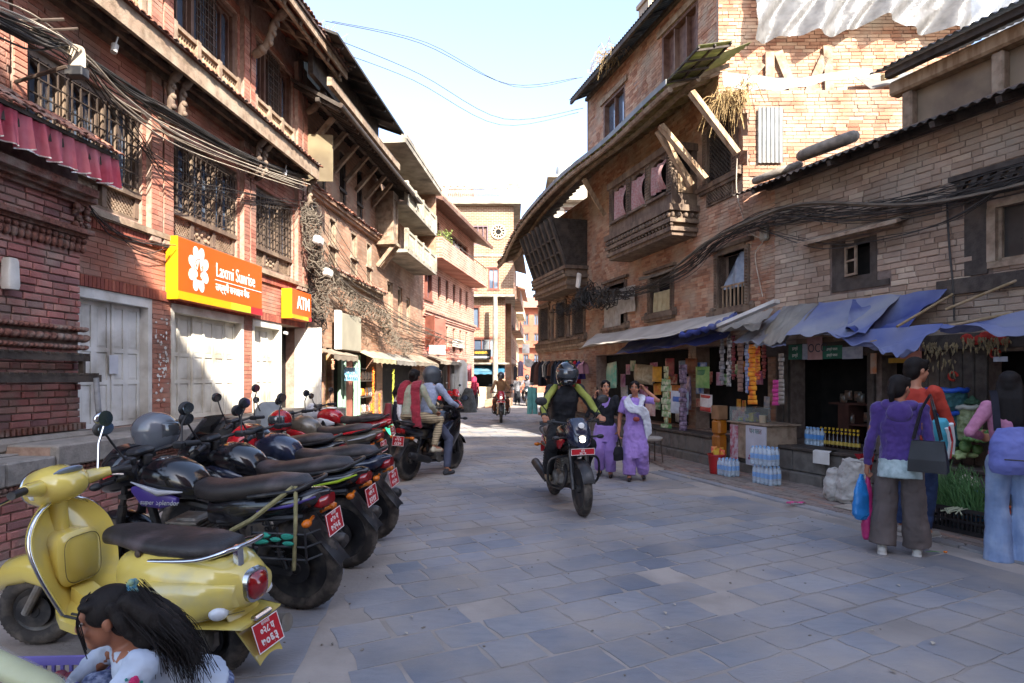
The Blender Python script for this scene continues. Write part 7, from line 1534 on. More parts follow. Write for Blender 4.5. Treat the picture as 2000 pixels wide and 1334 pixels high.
for n,s_ in(('l',-1),('r',1)):
 A,B,Cc=j['sh'+n],j['el'+n],j['wr'+n]
 for t,off in((.3,.055),(.62,.052)):p=A.lerp(B,t);rose(p+V((s_*off*.75,-off*.3,off*.62)),(s_*.8,-.2,.6),.026)
 for t in(.15,.5):p=B.lerp(Cc,t);rose(p+V((s_*.032,0,.036)),(s_*.7,0,.7),.024)
b.build('rose_embroidery',[ROSE,LFG],o,smooth=60)
# ---- figures among the far stalls
for lb,p,hd,h,tp,bt in(('woman in a dark red top by the white cloth stall',(-1.75,29.0),(.5,.8),1.5,CR,mat('charcoal skirt cloth','#3b3a3a','#302f2f',rough=.9)),('pedestrian in striped shirt walking in the shaded lane',(.3,34.5),(0,-1),1.6,mat('striped shirt','#8a8a8e','#2b2b30',rough=.9,lines=('Z',9,'#222226',.3)),NAVY)):
 o,j,f,Rm,k=person(lb,p,face(*hd),h,vox=.016,detail=False);hair(o,f,Rm,k,'bun',vox=.014);shirt(o,j,k,tp,vox=.016,hem=.8);trousers(o,j,k,bt,vox=.016,wide=1.5);shoes(o,j,k,DSH,vox=.016)
# ================================================================ awnings, market stalls, goods
def wp_(F,px,py,d=0.):x,z=F.hit(px,py,d);return V(F.w(x,-d,z))
def sheet(name,label,cat,m,corners,nu=30,nv=14,sag=.1,fold=.03,seed=1,thick=.004,edge=None,fr=3.):
 """cloth between four world corners (back-left, back-right, front-right, front-left) with sag and folds"""
 A,B,Cc,D_=map(V,corners);rr=random.Random(seed);ph=[rr.uniform(0,6)for _ in range(6)]
 def fn(u,v):
  p=A.lerp(B,u).lerp(D_.lerp(Cc,u),v);s_=sin(pi*u)*sin(pi*min(1,v*.9+.05))
  w=fold*(sin(u*7*fr+ph[0]+v*4)*.5+sin(u*3.1*fr+v*9+ph[1])*.6+sin(v*11+u*5+ph[2])*.4+.5*abs(sin(u*5*fr+v*6+ph[3]))-.35*abs(sin(u*9*fr-v*7+ph[4])))
  return p+V((0,0,-sag*s_+w*(.25+.75*v)))
 b=MB();b.grid(fn,nu*2,nv*2,(0,0,-thick));o=b.build(name,m,smooth=80);return tag(o,label,cat)
WTP=cloth_thin('dusty cream tarp','#cfc7bd','#bdb4a9',tl=.3,scale=2,dust='#a39a90',dustamt=.3,bump=.4,bscale=8)
BTP=cloth_thin('faded blue tarp','#57639a','#6d76a2',tl=.2,scale=2.5,dust='#94959f',dustamt=.68,bump=.4,bscale=9)
BTD=cloth_thin('deep blue tarp','#39478c','#303c78',tl=.2,scale=2.5,dust='#7f849e',dustamt=.48,bump=.5,bscale=9)
GTP=cloth_thin('grey canvas','#8d8882','#77726c',tl=.2,scale=3,dust='#9f978c',dustamt=.4,bump=.5,bscale=9)
sheet('cream_awning','long cream tarp awning sloping from the carved house over the packet stall','awning',WTP,(wp_(FR,1165,652,.05),wp_(FR,1440,606,.05),wp_(FR,1405,634,1.2),wp_(FR,1130,680,1.2)),60,16,.12,.03,3,fr=2.5)
sheet('blue_awning','dark blue tarp hanging under the cream awning','awning',BTD,(wp_(FR,1230,668,.3),wp_(FR,1452,625,.3),wp_(FR,1415,660,1.0),wp_(FR,1200,692,1.05)),40,10,.1,.04,4)
b=MB();P=smoothpath([wp_(FR,1330,656,1.2),wp_(FR,1370,645,1.22),wp_(FR,1405,634,1.22),wp_(FR,1436,616,1.15)],8);b.tube([p+V((0,0,.02*sin(i*1.7)))for i,p in enumerate(P)],[.045+.012*sin(i*2.1)for i in range(len(P))],8);tag(b.build('rolled_tarp',BTD,smooth=60),'rolled bright blue tarp along the edge of the cream awning','tarp')
A_=wp_(FR,1405,640,1.25);B_=wp_(FR,1518,592,1.0)
b=MB();b.loft([[p+V((0,0,z))+q for q in(V((-.06,-.05,0)),V((.06,.05,0)))for z in((0,.05)if q.x<0 else(.05,0))]for p in(A_,B_)]);tag(b.build('white_board',WHITEP,fix=True),'narrow white board laid along the edge between the two awnings','board')
sheet('canvas_flap','grey canvas flap hanging under the narrow white board','awning',GTP,(wp_(FR,1440,615,.5),wp_(FR,1512,602,.5),wp_(FR,1482,640,1.1),wp_(FR,1385,645,1.2)),20,10,.08,.04,8)
sheet('striped_awning','faded blue and grey canvas awning falling from the wall corner','awning',BTP,(wp_(F0,1522,606,.1),wp_(F0,1535,605,.1),wp_(F0,1535,678,1.0),wp_(F0,1430,668,1.1)),30,16,.0,.03,9)
sheet('canvas_flap','dusty grey canvas strip patched over the blue awning by the wall corner','awning',GTP,(wp_(F0,1530,598,.12),wp_(F0,1600,592,.12),wp_(F0,1545,660,1.02),wp_(F0,1468,680,1.06)),24,14,-.03,.04,10)
sheet('blue_tarp','large sagging blue tarp stretched over the shop of bottled drinks','tarp',BTP,(wp_(F0,1600,590,.08),wp_(F0,1760,573,.08),wp_(F0,1690,652,1.0),wp_(F0,1532,655,1.05)),40,20,.1,.05,11,fr=2)
sheet('blue_tarp','deep blue tarp with a pointed end tied up to the brick wall','tarp',BTD,(wp_(F0,1665,584,.1),wp_(F0,1850,563,.1),wp_(F0,1752,655,.7),wp_(F0,1650,650,.95)),40,20,.16,.06,12,fr=2)
sheet('blue_tarp','slack blue tarp fold drooping above the posters','tarp',BTP,(wp_(F0,1600,650,.95),wp_(F0,1842,632,.7),wp_(F0,1770,692,1.0),wp_(F0,1690,672,1.05)),40,12,.1,.05,13,fr=2)
sheet('blue_tarp','blue tarp spread over the vegetable stall','tarp',BTP,(wp_(F0,1840,640,.4),wp_(F0,2140,580,.3),wp_(F0,2160,650,1.1),wp_(F0,1835,642,.8)),40,12,.05,.05,14,fr=2)
for k,(a,c,lb)in enumerate((((1752,638,.9),(1860,575,.1),'bamboo prop holding up the pointed blue tarp'),((1846,605,.5),(1985,548,.05),'thin bamboo stick leaning on the old brick wall'),((1700,668,.9),(1975,612,.3),'long bamboo stick carrying the tarp of the vegetable stall'))):
 tag(MB().tube([wp_(F0,*a),wp_(F0,*c)],.016,8).build('bamboo_pole',mat('dry bamboo','#9a8468','#84704f',rough=.7,scale=14),smooth=40),lb,'pole','bamboo poles of the tarps')
# ---- hanging goods
def pillow(b,c,w,h,d,rx=(1,0,0),ry=(0,1,0)):
 rx,ry=V(rx).normalized(),V(ry).normalized();c=V(c);up=V((0,0,1))
 for s_ in(1,-1):b.grid(lambda u,v:c+rx*(u-.5)*w+up*(v-.5)*h+ry*s_*d*(max(0,sin(pi*u)*sin(pi*v))**.45+.02*sin(u*19)),8,8)
def bagprod(F,px,py0,py1,wpx,d,m,label,top=None,cat='packet',print_=None,group=None,dep=.04,ring=True):
 x,z1=F.hit(px,py0,d);_,z0=F.hit(px,py1,d);xw=abs(F.hit(px+wpx/2,py0,d)[0]-F.hit(px-wpx/2,py0,d)[0]);b=MB();pillow(b,(0,0,0),xw,z1-z0,dep)
 o=tag(b.build('packet',m,loc=F.w(x,-d,(z0+z1)/2),rot=(0,R.uniform(-.06,.06),F.rz+R.uniform(-.3,.3)),smooth=60),label,cat,group)
 if print_:
  b=MB()
  for s_ in print_[1:]:pillow(b,(s_[0]*xw,-dep*.35,s_[1]*(z1-z0)),xw*s_[2],(z1-z0)*s_[3],dep*.78)
  b.build('print',print_[0],o,smooth=60)
 return o
cA=lambda h1,h2=None,**k:mat('pack '+h1,h1,h2,rough=.35,scale=12,spec=.5,**k)
bagprod(FR,1372,716,758,26,.55,cA('#5d8a4a','#7c9a5c'),'green rice bag hanging in the packet stall',print_=(cA('#2f6b48'),(0,.2,.7,.35)),dep=.05)
bagprod(FR,1379,770,805,30,.6,cA('#c9c4c0'),'white and red packet hanging under the green rice bag',print_=(cA('#a82a28'),(0,-.32,.9,.3),(0,.36,.8,.18)))
bagprod(FR,1327,764,808,26,.6,cA('#b9c0cc'),'white and blue packet beside the purple garland strip',print_=(cA('#2d5ca8'),(0,.12,.8,.35)))
bagprod(FR,1195,708,758,30,.5,cA('#3c9a88','#7fa08c'),'teal bag hanging by the brick pier of the packet stall',dep=.09)
bagprod(FR,1257,712,750,34,.3,cA('#8a7a5e','#a99f86'),'clear sack of mixed snacks in the packet stall',dep=.12)
bagprod(FR,1283,716,746,14,.5,cA('#c08a22','#a87618'),'yellow hanging packet chain near the snack sack')
bagprod(FR,1345,735,800,16,.4,cA('#6f5f86','#c9b8c9'),'bundle of violet striped packets in the packet stall')
bagprod(FR,1270,775,812,20,.45,cA('#b8888a','#c9b0a8'),'pale pink packet low in the packet stall')
bagprod(FR,1308,700,735,16,.35,cA('#8a3a3a','#6d2c2c'),'dark red packet high in the packet stall');bagprod(FR,1350,700,730,18,.3,cA('#7d4a30','#65391f'),'brown packet high in the packet stall');bagprod(FR,1316,752,790,18,.3,cA('#a85a30','#c07a3a'),'orange packet behind the blue printed packet')
rr=random.Random(23)
for k in range(44):
 nm_,h1,h2=rr.choice((('red','#a8302a','#c9a08a'),('yellow','#b9952a','#a8402a'),('blue','#3f5f9c','#b9bfc9'),('green','#4f8a4c','#c9c9b0'),('orange','#c0651f','#d0a03a'),('pink','#b05a80','#c9a0b0'),('white','#b9b6b0','#7a8aa0')));px=rr.uniform(1215,1340)if k<28 else rr.uniform(1362,1500);py=rr.choice((708,728,752,778,800))+rr.uniform(-4,4)
 bagprod(FR,px,py,py+rr.uniform(16,26),rr.uniform(9,16),rr.uniform(.02,.25),cA(h1,h2),'small '+nm_+' packet hanging in the back rows of the packet stall',group='small packets in the back rows of the packet stall',dep=.02)
def strip(F,px,py0,py1,wpx,d,m,label,n=9,group='strips of sachets hanging in the stalls'):
 x,z1=F.hit(px,py0,d);_,z0=F.hit(px,py1,d);w=abs(F.hit(px+wpx/2,py0,d)[0]-F.hit(px-wpx/2,py0,d)[0]);o=thing('sachet_strip',label,'sachets',F.w(x,-d,z1),F.rz+R.uniform(-.2,.2),group);hh=(z1-z0)/n
 b=MB();pillow(b,(0,0,-hh/2),w,hh*.94,.014);me=b.mesh('sachet',m,50)
 for k in range(n):add('sachet',me,o,(R.uniform(-.006,.006),0,-hh*k),(0,R.uniform(-.05,.05),R.uniform(-.25,.25)))
 return o
strip(FR,1301,715,865,17,.62,cA('#4f8a4c','#c9d2c6'),'green and white sachet strip hanging to the stall floor',12)
strip(FR,1334,712,860,11,.62,cA('#3c2c46','#8f7f98'),'dark violet sachet strip beside the blue printed packet',16)
for px,y0,y1,w_,h1,h2,lb,n in((1410,652,752,9,'#8f8f92','#55565a','silver grey sachet strip nearest the cream awning',13),(1424,650,755,8,'#b9b5b0','#3a3a40','black and white sachet strip',15),(1432,655,742,8,'#7d2c38','#581f28','wine red sachet strip',14),(1446,660,765,10,'#8a6a5e','#6f5248','brown pink sachet strip',12),(1459,665,768,9,'#4f6aa0','#a9b4c8','blue and white sachet strip',14),(1470,672,790,14,'#d0651c','#e09a2a','bright orange sachet strip',13),(1480,670,742,9,'#b5302a','#c98a2a','red and yellow sachet strip',11),(1492,672,740,10,'#6f2226','#531a1d','dark red sachet strip',10),(1515,742,792,12,'#c23a86','#a82c70','hot pink sachet strip by the brown post',6),(1526,690,790,9,'#8a7f74','#6f665c','beige sachet strip on the brown post',12)):
 strip(FR,px,y0,y1,w_,.75,cA(h1,h2),lb,n)
# ---- counter, glass case, cans
ct=thing('stall_counter','small counter with white painted front board and a glass case on top','counter',tuple(wp_(FR,1450,880,.75)[:2])+(0,),FR.rz-.05);WB=mat('white board','#b9b7bf','#a9a7b0',rough=.6,scale=3)
MB().bbox(-.3,.62,-.02,.5,.25,.79,.01).build('cabinet',WOODG,ct);MB().bbox(-.34,.66,-.06,.54,.79,.815,.006).build('top',WOODG,ct);MB().box(.16,.64,-.05,-.03,.18,.78).build('front_board',WB,ct)
text('पान पसल','lettering',mat('teal paint','#4d7a74','#a03a3a',scale=4),ct,(.4,-.052,.7),.11,sx=.75);b=MB()
for q in range(9):b.ell((.22+R.uniform(0,.36),-.05,.26+R.uniform(0,.12)),(.03,.003,.02),8,5)
b.build('pink_scrawl',mat('pink paint','#9a4a6a'),ct);MB().box(-.28,-.08,-.035,-.022,.22,.76).build('poster',mat('pink print poster','#b9a9b0','#a84a5a',scale=14),ct)
GLS=mat('case glass','#aab5b2','#9aa5a2',rough=.05,alpha=.35,spec=.7);MB().box(-.32,.14,-.02,.4,.816,1.04).build('glass_case',GLS,ct)
b=MB()
for q in range(3):b.bbox(-.28+q*.14,-.18+q*.14,.1,.25,.82,.88+.04*q,.01)
b.build('goods',cA('#a89a3a','#6a5a9a'),ct);MB().lathe([(.05,.816),(.06,.93),(.055,.93)],14,(.3,.15,0)).build('cup',CREAM,ct,smooth=40)
qx=wp_(FR,1405,850,.85);cn=mat('amber jerrycan plastic','#b06a1a','#94540f',rough=.3,scale=5,bump=.3,trans=.2)
for k,(z0,z1)in enumerate(((.22,.58),(.585,.82))):tag(MB().bbox(-.1,.1,-.09,.09,z0,z1,.03).build('oil_can',cn,loc=(qx.x,qx.y,0),rot=(0,0,FR.rz+.1*k),smooth=30),('tall amber oil can standing under another beside the counter','short amber oil can stacked on the tall one')[k],'can')
tag(MB().bbox(-.1,.1,-.09,.09,.825,1.05,.01).build('carton',mat('cardboard','#8a6647','#775539',rough=.9),loc=(qx.x,qx.y,0),rot=(0,0,FR.rz)),'brown carton on top of the amber oil cans','box')
bk=G(1404,930);b=MB();b.lathe([(.1,0),(.13,.28),(.14,.28),(.135,.3),(.125,.29),(.1,.02)],20);o=tag(b.build('bucket',mat('red plastic','#9c1f22','#86181b',rough=.4),loc=(bk[0],bk[1]+.1,.03),smooth=40),'red plastic bucket full of packets by the water bottles','bucket');b=MB()
for q in range(10):pillow(b,(R.uniform(-.07,.07),R.uniform(-.07,.07),.3+R.uniform(0,.06)),.09,.1,.02,(R.uniform(-1,1),R.uniform(-1,1),0),(R.uniform(-1,1),R.uniform(-1,1),.3))
b.build('packets',cA('#c0392b','#d0b040'),o)
# ---- packs of water bottles and bottles on the plinth
PET=mat('clear bottle plastic','#c3d3e0','#b3c6d6',rough=.12,alpha=.6,spec=.7,scale=20);PLB=mat('blue label','#3f7fc0','#5a93cc',rough=.4);CAPB=mat('pale blue cap','#7fa6cf','#6f97c2',rough=.4)
bt=MB();bt.lathe([(.03,0),(.034,.01),(.034,.05),(.031,.055),(.034,.06),(.034,.17),(.03,.2),(.013,.225),(.013,.24)],12);BOT=bt.mesh('bottle',PET,40);lb_=MB();lb_.lathe([(.0348,.09),(.0348,.155)],12);LAB=lb_.mesh('label',PLB,40);cp=MB();cp.lathe([(.015,.235),(.015,.256)],10);CAP=cp.mesh('cap',CAPB)
WRAP=mat('shrink wrap','#cdd6de','#c0cad3',rough=.12,alpha=.22,spec=.8,bump=.6,bscale=18)
def pack(label,x,y,z,rz,nx=5,ny=3):
 o=thing('bottle_pack',label,'bottle pack',(x,y,z),rz,'shrink wrapped packs of water bottles')
 for i in range(nx):
  for k in range(ny):c=add('bottle',BOT,o,((i-nx/2+.5)*.072,(k-ny/2+.5)*.072,0));add('label',LAB,c);add('cap',CAP,c)
 b=MB();b.bbox(-nx*.037,nx*.037,-ny*.037,ny*.037,-.002,.25,.03);b.build('wrap',WRAP,o,smooth=60)
p=G(1426,934);pack('pack of water bottles standing alone beside the red bucket',p[0],p[1]+.08,.03,FR.rz+.1,4);p=G(1502,951);pack('lower pack of water bottles in the stack of two',p[0],p[1]+.08,.03,F0.rz,5);pack('upper pack of water bottles in the stack of two',p[0]-.02,p[1]+.1,.29,F0.rz+.06,5)
DK=mat('dark cola glass','#241512','#1a0f0d',rough=.15,spec=.6);YC=mat('yellow cap','#c9a41e','#b8941a',rough=.4);YLb=mat('yellow label','#b9a04a','#a38c3c',rough=.5)
BOT2=MB().lathe([(.03,0),(.03,.12),(.013,.17),(.013,.2)],12).mesh('bottle',DK,40);LAB2=MB().lathe([(.0308,.04),(.0308,.09)],12).mesh('label',YLb,40);CAP2=MB().lathe([(.016,.195),(.016,.22)],10).mesh('cap',YC)
for i in range(9):
 q=wp_(F0,1578+(i%5)*7,860,.3);c=add('drink_bottle',BOT,None,(q.x+.03*(i//5),q.y+.09*(i//5),.525));tag(c,'small clear blue labelled water bottle on the shop plinth','bottle','water bottles standing on the shop plinth');add('label',LAB,c);add('cap',CAP,c)
for i in range(20):
 q=wp_(F0,1604+(i%10)*8,862,.28-(i//10)*.1);c=add('drink_bottle',BOT2,None,(q.x,q.y,.525),(0,0,0),(1,1,1.0 if i<10 else 1.2));tag(c,('dark drink bottle with yellow cap in the front row on the shop plinth','taller dark drink bottle with yellow cap behind the front row on the plinth')[i//10],'bottle','dark drink bottles standing on the shop plinth');add('label',LAB2,c);add('cap',CAP2,c)
# ---- shelves in the dark shop
sx_=hq(1590,0)[0];b=MB();b.box(sx_,sx_+.75,.3,.6,1.1,1.13);b.box(sx_+.2,sx_+.9,.3,.6,.8,.83);b.box(sx_+.18,sx_+.36,.28,.6,.55,1.1);b.build('shop_shelf',mat('dark red board','#4a2a22','#38201a',rough=.8),r0);b=MB()
for q in range(10):pillow(b,(sx_+R.uniform(.05,.85),.35,R.choice((1.2,.9))+R.uniform(-.02,.05)),.12,.14,.04)
b.build('shop_goods',cA('#4a4a44','#6a4a3a'),r0)
def paper(F,px0,px1,py0,py1,d,m,label,tx=None,tm=None,cat='poster',lines_=1,rot=0.):
 x0,z1=F.hit(px0,py0,d);x1,z0=F.hit(px1,py1,d);o=MB().box(0,x1-x0,0,.004,0,z1-z0).build('poster',m,loc=F.w(x0,-d,z0),rot=(0,rot,F.rz));tag(o,label,cat)
 if tx:
  for k in range(lines_):text(tx,'print',tm or WH,o,((x1-x0)/2,-.003,(z1-z0)*(k+.6)/(lines_+.2)),(z1-z0)/lines_*.55,sx=.8,depth=.001)
 return o
PG=mat('green poster','#2f6b58','#275c4b',rough=.6);PP=mat('pink poster','#b08a88','#a27a78',rough=.6,scale=10);PW_=mat('white poster','#a9acb8','#8f94a6',rough=.6,scale=14)
paper(F0,1540,1566,674,702,.12,PG,'green printed poster nearest the beige sachet strip','हाम्रो',WH,lines_=2);paper(F0,1567,1577,672,702,.14,PW_,'narrow white poster between the green and the pink one');paper(F0,1576,1606,660,702,.13,PP,'tall pink poster under the large blue tarp','DOCO',mat('dark print','#4a4a55'));paper(F0,1606,1645,676,700,.12,PG,'wide green printed poster beside the tall pink poster','हाम्रो पसल',WH,lines_=2);paper(F0,1645,1685,678,700,.12,PW_,'row of white posters above the dark shop');paper(F0,1757,1800,660,700,.12,mat('orange pink poster','#b07a6a','#9c6a5c',rough=.6,scale=10),'orange pink poster beside the hanging dry maize','HOFUIL',mat('dark print'));paper(F0,1735,1795,700,708,.1,mat('yellow banner','#a8842a','#94731f',rough=.6),'thin yellow printed banner on the shop lintel');paper(F0,1940,1968,697,706,.12,PW_,'small white sticker on the dark lintel over the vegetables',cat='sticker')
paper(F0,1700,1712,690,730,.15,mat('stained poster strip','#9a8a7c','#b0601f',rough=.8,scale=8),'stained paper strip pasted on the shop post');b=MB();q=wp_(F0,1595,868,.72);b.grid(lambda u,v:(.26*u,-.02-.05*min(1,v*3)+(0 if v>.3 else .12*(1-v*3)),.53-.0-max(0,v-.3)*.26),4,8,(0,.003,0));tag(b.build('paper_sheet',WHITEP,loc=(q.x,q.y,0),rot=(0,0,F0.rz)),'white paper hanging over the edge of the shop plinth','paper')
# dry maize and garlands hung over the shop
b=MB();rr=random.Random(5)
for q in range(160):
 px,py=rr.choice(((rr.uniform(1800,1870),668+rr.random()**2*60),(rr.uniform(1880,1975),658+rr.random()**2*26)));p=wp_(F0,px,py,.22);d=V((rr.uniform(-.02,.02),rr.uniform(-.02,.02),-rr.uniform(.03,.1)));b.tube([p,p+d*.5+V((rr.uniform(-.01,.01),0,0)),p+d],[.004,.012,.003],4)
tag(b.build('dry_garland',mat('dry maize husk','#8a7a5c','#6b5d44',rough=.9,scale=30)),'bunches of dry husks and leaves strung over the shop door','garland')
# ---- white sacks, red cloth
SACK=mat('white woven sack','#b5b1aa','#a29d96',rough=.9,scale=6,bump=.5,bscale=60)
for k,(px,py,w_,hh,lb)in enumerate(((1636,985,.13,.36,'short white woven sack slumped against a taller one'),(1668,992,.16,.5,'tall white woven sack with rolled rim near the blue carrier bag'))):
 x,y=G(px,py);b=Blob();b.trunk([((0,0,.0),w_*.9,w_*.8),((0,0,.06),w_*1.1,w_),((.01,0,hh*.55),w_*1.05,w_),((.02,0,hh*.85),w_*.95,w_*.85),((.03,0,hh),w_*.88,w_*.8)],V((1,0,0)));o=b.skinbuild('sack',SACK,None,.012,4,.06,.02);o.location=(x+.05,y+.12,.03);tag(o,lb,'sack',None);b=MB();b.tube([(.03+w_*.8*cos(t*pi/8),w_*.75*sin(t*pi/8),hh+.012*sin(t*1.9))for t in range(16)],.014,6,closed=True);b.build('rolled_rim',SACK,o,smooth=60)
x,y=G(1665,985);b=MB();b.grid(lambda u,v:(x+.02+.24*u*(1-v*.8)+.12*v,y+.0-.02*sin(u*9),.6-.34*v*(.5+u*.5)),8,8,(0,.004,0));tag(b.build('red_cloth',cloth_thin('red cloth','#a8202c','#951a25',tl=.2)),'red cloth hanging between the white sacks and the carrier bags','cloth');b=MB();b.bbox(0,.5,0,.42,0,.012,.003);tag(b.build('cardboard_sheet',mat('pale cardboard','#a59c90','#94897c',rough=.9),loc=(G(1618,992)[0],G(1618,992)[1]-.1,.035),rot=(0,0,F0.rz)),'flattened pale cardboard under the white sacks','cardboard')
# ---- vegetable stall
def crate(label,x,y,z,rz,w,d,h,m,group=None,name='crate'):
 o=thing(name,label,'crate',(x,y,z),rz,group);b=MB();t=.012
 b.box(0,w,0,d,0,t)
 for(a,c,e,g,n)in((0,w,0,t,1),(0,w,d-t,d,1),(0,t,t,d-t,0),(w-t,w,t,d-t,0)):
  b.box(a,c,e,g,h-.035,h);b.box(a,c,e,g,t,.04);b.box(a,c,e,g,h*.45,h*.45+.02)
  L_=(c-a)if n else(g-e);k=int(L_/.035)
  for q in range(k+1):u=L_*q/k;(b.box(a+u-.006,a+u+.006,e+.001,g-.001,.04,h-.035)if n else b.box(a+.001,c-.001,e+u-.006,e+u+.006,.04,h-.035))
 b.build('lattice_walls',m,o);return o
BKC=mat('black crate plastic','#232327','#1b1b1f',rough=.55,dust='#4a4643',dustamt=.3);RDC=mat('red crate plastic','#7d1f22','#6b191c',rough=.55,dust='#6b4440',dustamt=.25)
vx,vy=G(1815,1040);vz=F0.rz+.03
o=crate('black lattice crate full of spring onions',vx+.05,vy+.12,.03,vz,.52,.36,.24,BKC);crate('red lattice crate behind the woman in pale jeans',vx+.4,vy-.62,.03,vz,.5,.36,.24,RDC)
ONI=mat('spring onion leaf','#5f8a52','#4d7546',rough=.55,scale=20);OW=mat('onion white','#b9bda0','#a5a98c',rough=.5);b=MB();rr=random.Random(9)
for q in range(260):
 p=V((rr.uniform(.02,.46),rr.uniform(.03,.33),.2));e=p+V((rr.gauss(-.05,.09),rr.gauss(-.04,.09),rr.uniform(.22,.45)));m_=p.lerp(e,.5)+V((rr.gauss(0,.02),rr.gauss(0,.02),.03));b.mi=0;b.tube([p,m_,e],[.006,.005,.0015],4)
b.mi=1
for q in range(9):p=V((.3+rr.uniform(-.05,.12),-.02+rr.uniform(-.02,.02),.25));b.tube([p,p+V((-.03+rr.uniform(-.03,.03),-.05,-.02)),p+V((-.05+rr.uniform(-.05,.05),-.09,-.05))],[.004,.005,.007],6)
sp_=b.build('spring_onions',[ONI,OW],None,tuple(o.location),(0,0,vz));tag(sp_,'heap of spring onions standing up out of the black crate','vegetables')
# display shelf behind with heaps
tb=thing('vegetable_bench','low wooden bench carrying the vegetable sacks against the dark boards','bench',tuple(F0.w(hq(1812,0)[0],-.62,0)),F0.rz);MB().bbox(0,1.9,0,.55,.42,.47,.01).build('seat_board',WOODD,tb)
for x in(.05,1.8):MB().box(x,x+.06,.04,.5,.02,.42).build('leg',WOODD,tb)
GREEN=mat('green gourd','#6a8a4c','#567540',rough=.5,scale=16);CAB=mat('pale cabbage','#a5b57a','#94a46a',rough=.6,scale=14,bump=.5);CHI=mat('green chilli','#3f5a26','#56702e',rough=.4,scale=30);GAR=mat('garlic white','#c2b7a8','#b0a595',rough=.7,scale=20)
def heap(name,label,px,py,d,r,n,size,m,seed,cat='vegetables',elong=1.,flat=.6):
 p=wp_(F0,px,py,d);rr=random.Random(seed);b=MB()
 for q in range(n):
  a=rr.uniform(0,2*pi);t=sqrt(rr.random())*r;c=(t*cos(a),t*sin(a),(1-t/r)*r*flat+rr.uniform(0,size*.4));ro=Matrix.Rotation(rr.uniform(0,3),3,'Z')@Matrix.Rotation(rr.uniform(-.5,.5),3,'Y')
  if n>24:b.ell(c,(size*elong,size*.85,size*.8),8,6,ro)
  else:tag(MB().ell((0,0,0),(size*elong,size*.85,size*.8),12,8).build(name,m,loc=tuple(p+V(c)),rot=ro.to_euler(),smooth=60),label,cat,label+' (heap)')
 if n>24:return tag(stuff(b.build(name,m,loc=tuple(p),smooth=60)),label,cat)
def vsack(label,px,py0,py1,wpx,d,m,rim,seed):
 p1=wp_(F0,px,py0,d);p0=wp_(F0,px,py1,d);r_=wpx/2*p1.y/FPX;hh=p1.z-p0.z;b=Blob();b.trunk([((0,0,0),r_*.85,r_*.85),((0,0,hh*.2),r_,r_),((0,0,hh*.7),r_*.98,r_*.98),((0,0,hh),r_*.93,r_*.93)],V((1,0,0)));o=b.skinbuild('vegetable_sack',m,None,.012,2,.03,.03);o.location=tuple(p0);tag(o,label,'sack')
 b=MB();b.tube([(r_*cos(t*pi/10),r_*sin(t*pi/10),hh+.01*sin(t*2.2))for t in range(20)],.028,8,closed=True);b.build('rolled_rim',rim,o,smooth=60);return o,p1,r_
NET=mat('green net sack','#35605c','#2a4f55',rough=.7,scale=40,bump=.6,bscale=80);BLR=mat('blue sack plastic','#2b56b5','#244a9f',rough=.35,bump=.4)
vsack('lower blue rimmed net sack of green vegetables',1848,806,868,62,.45,NET,BLR,1);vsack('upper blue rimmed net sack of green chillies stacked on another',1848,762,803,66,.45,NET,BLR,2);heap('chilli_heap','green and red chillies in the upper blue rimmed sack',1848,764,.45,.13,90,.014,CHI,3,elong=2.2,flat=.2)
vsack('clear sack of pale limes beside the blue rimmed sacks',1890,795,860,46,.4,mat('lime filled net','#8f9a72','#6f7a50',rough=.6,scale=30),mat('clear bag rim','#a9aa9c','#999a8c',rough=.3),4);heap('broccoli','dark green cauliflower head on top of the lime sack',1898,788,.4,.07,60,.025,mat('broccoli green','#3d5a42','#2f4a36',rough=.8,scale=40),5,flat=.9)
heap('gourd','round green gourd in the heap behind the spring onions',1885,880,.45,.15,14,.055,GREEN,6);heap('cucumber','long pale green cucumber lying before the gourds',1880,893,.52,.14,14,.035,CAB,7,elong=2.4,flat=.3)
o_,p1,r_=vsack('low blue and teal plastic wrapped basket of green beans',1900,968,1010,92,.95,mat('teal plastic wrap','#2b7a72','#2a5fa8',rough=.3,scale=5,bump=.4),BLR,8);heap('bean_heap','green beans filling the low blue basket',1905,972,.95,.16,120,.012,CHI,9,elong=3,flat=.3);heap('garlic_bag','bag of white garlic bulbs lying on the beans',1890,945,.92,.1,60,.02,GAR,10,flat=1.0);heap('carrot','orange carrot in the red crate',1990,1010,1.1,.16,24,.025,mat('carrot','#b5521f','#a04518',rough=.5),11,elong=2.5)
heap('leafy_greens','loose leafy greens piled by the gourds',1920,860,.5,.16,110,.03,mat('leaf green','#69904f','#557a42',rough=.6,scale=30),12,elong=1.6)
b=MB();q=G(1562,993);b.grid(lambda u,v:(.22*u,.06*v+.04*sin(u*5),.03+.02*abs(sin(u*9+v*3))),16,4);tag(b.build('plastic_scrap',PKB,loc=(q[0]-.1,q[1],.01),rot=(0,0,.5)),'crumpled pink plastic scrap lying on the brick edge of the street','litter')
b=MB();q=G(1340,937);b.grid(lambda u,v:(.1*u,.015*v,.03+.01*sin(u*8)),8,1);tag(b.build('yellow_wrapper',YC,loc=(q[0],q[1],.01),rot=(0,0,-.5)),'small yellow wrapper lying on the street before the packet stall','litter')
b=MB();q=G(1808,1083);b.tube([(0,0,.022),(.06,.01,.025),(.14,-.01,.022)],[.003,.005,.002],6);b.mi=1;b.ell((.16,-.01,.025),(.02,.012,.01),6,5);tag(b.build('flower_stalk',[ONI,AMB],loc=(q[0],q[1],0)),'fallen flower stalk on the street beside the white shoe','litter')
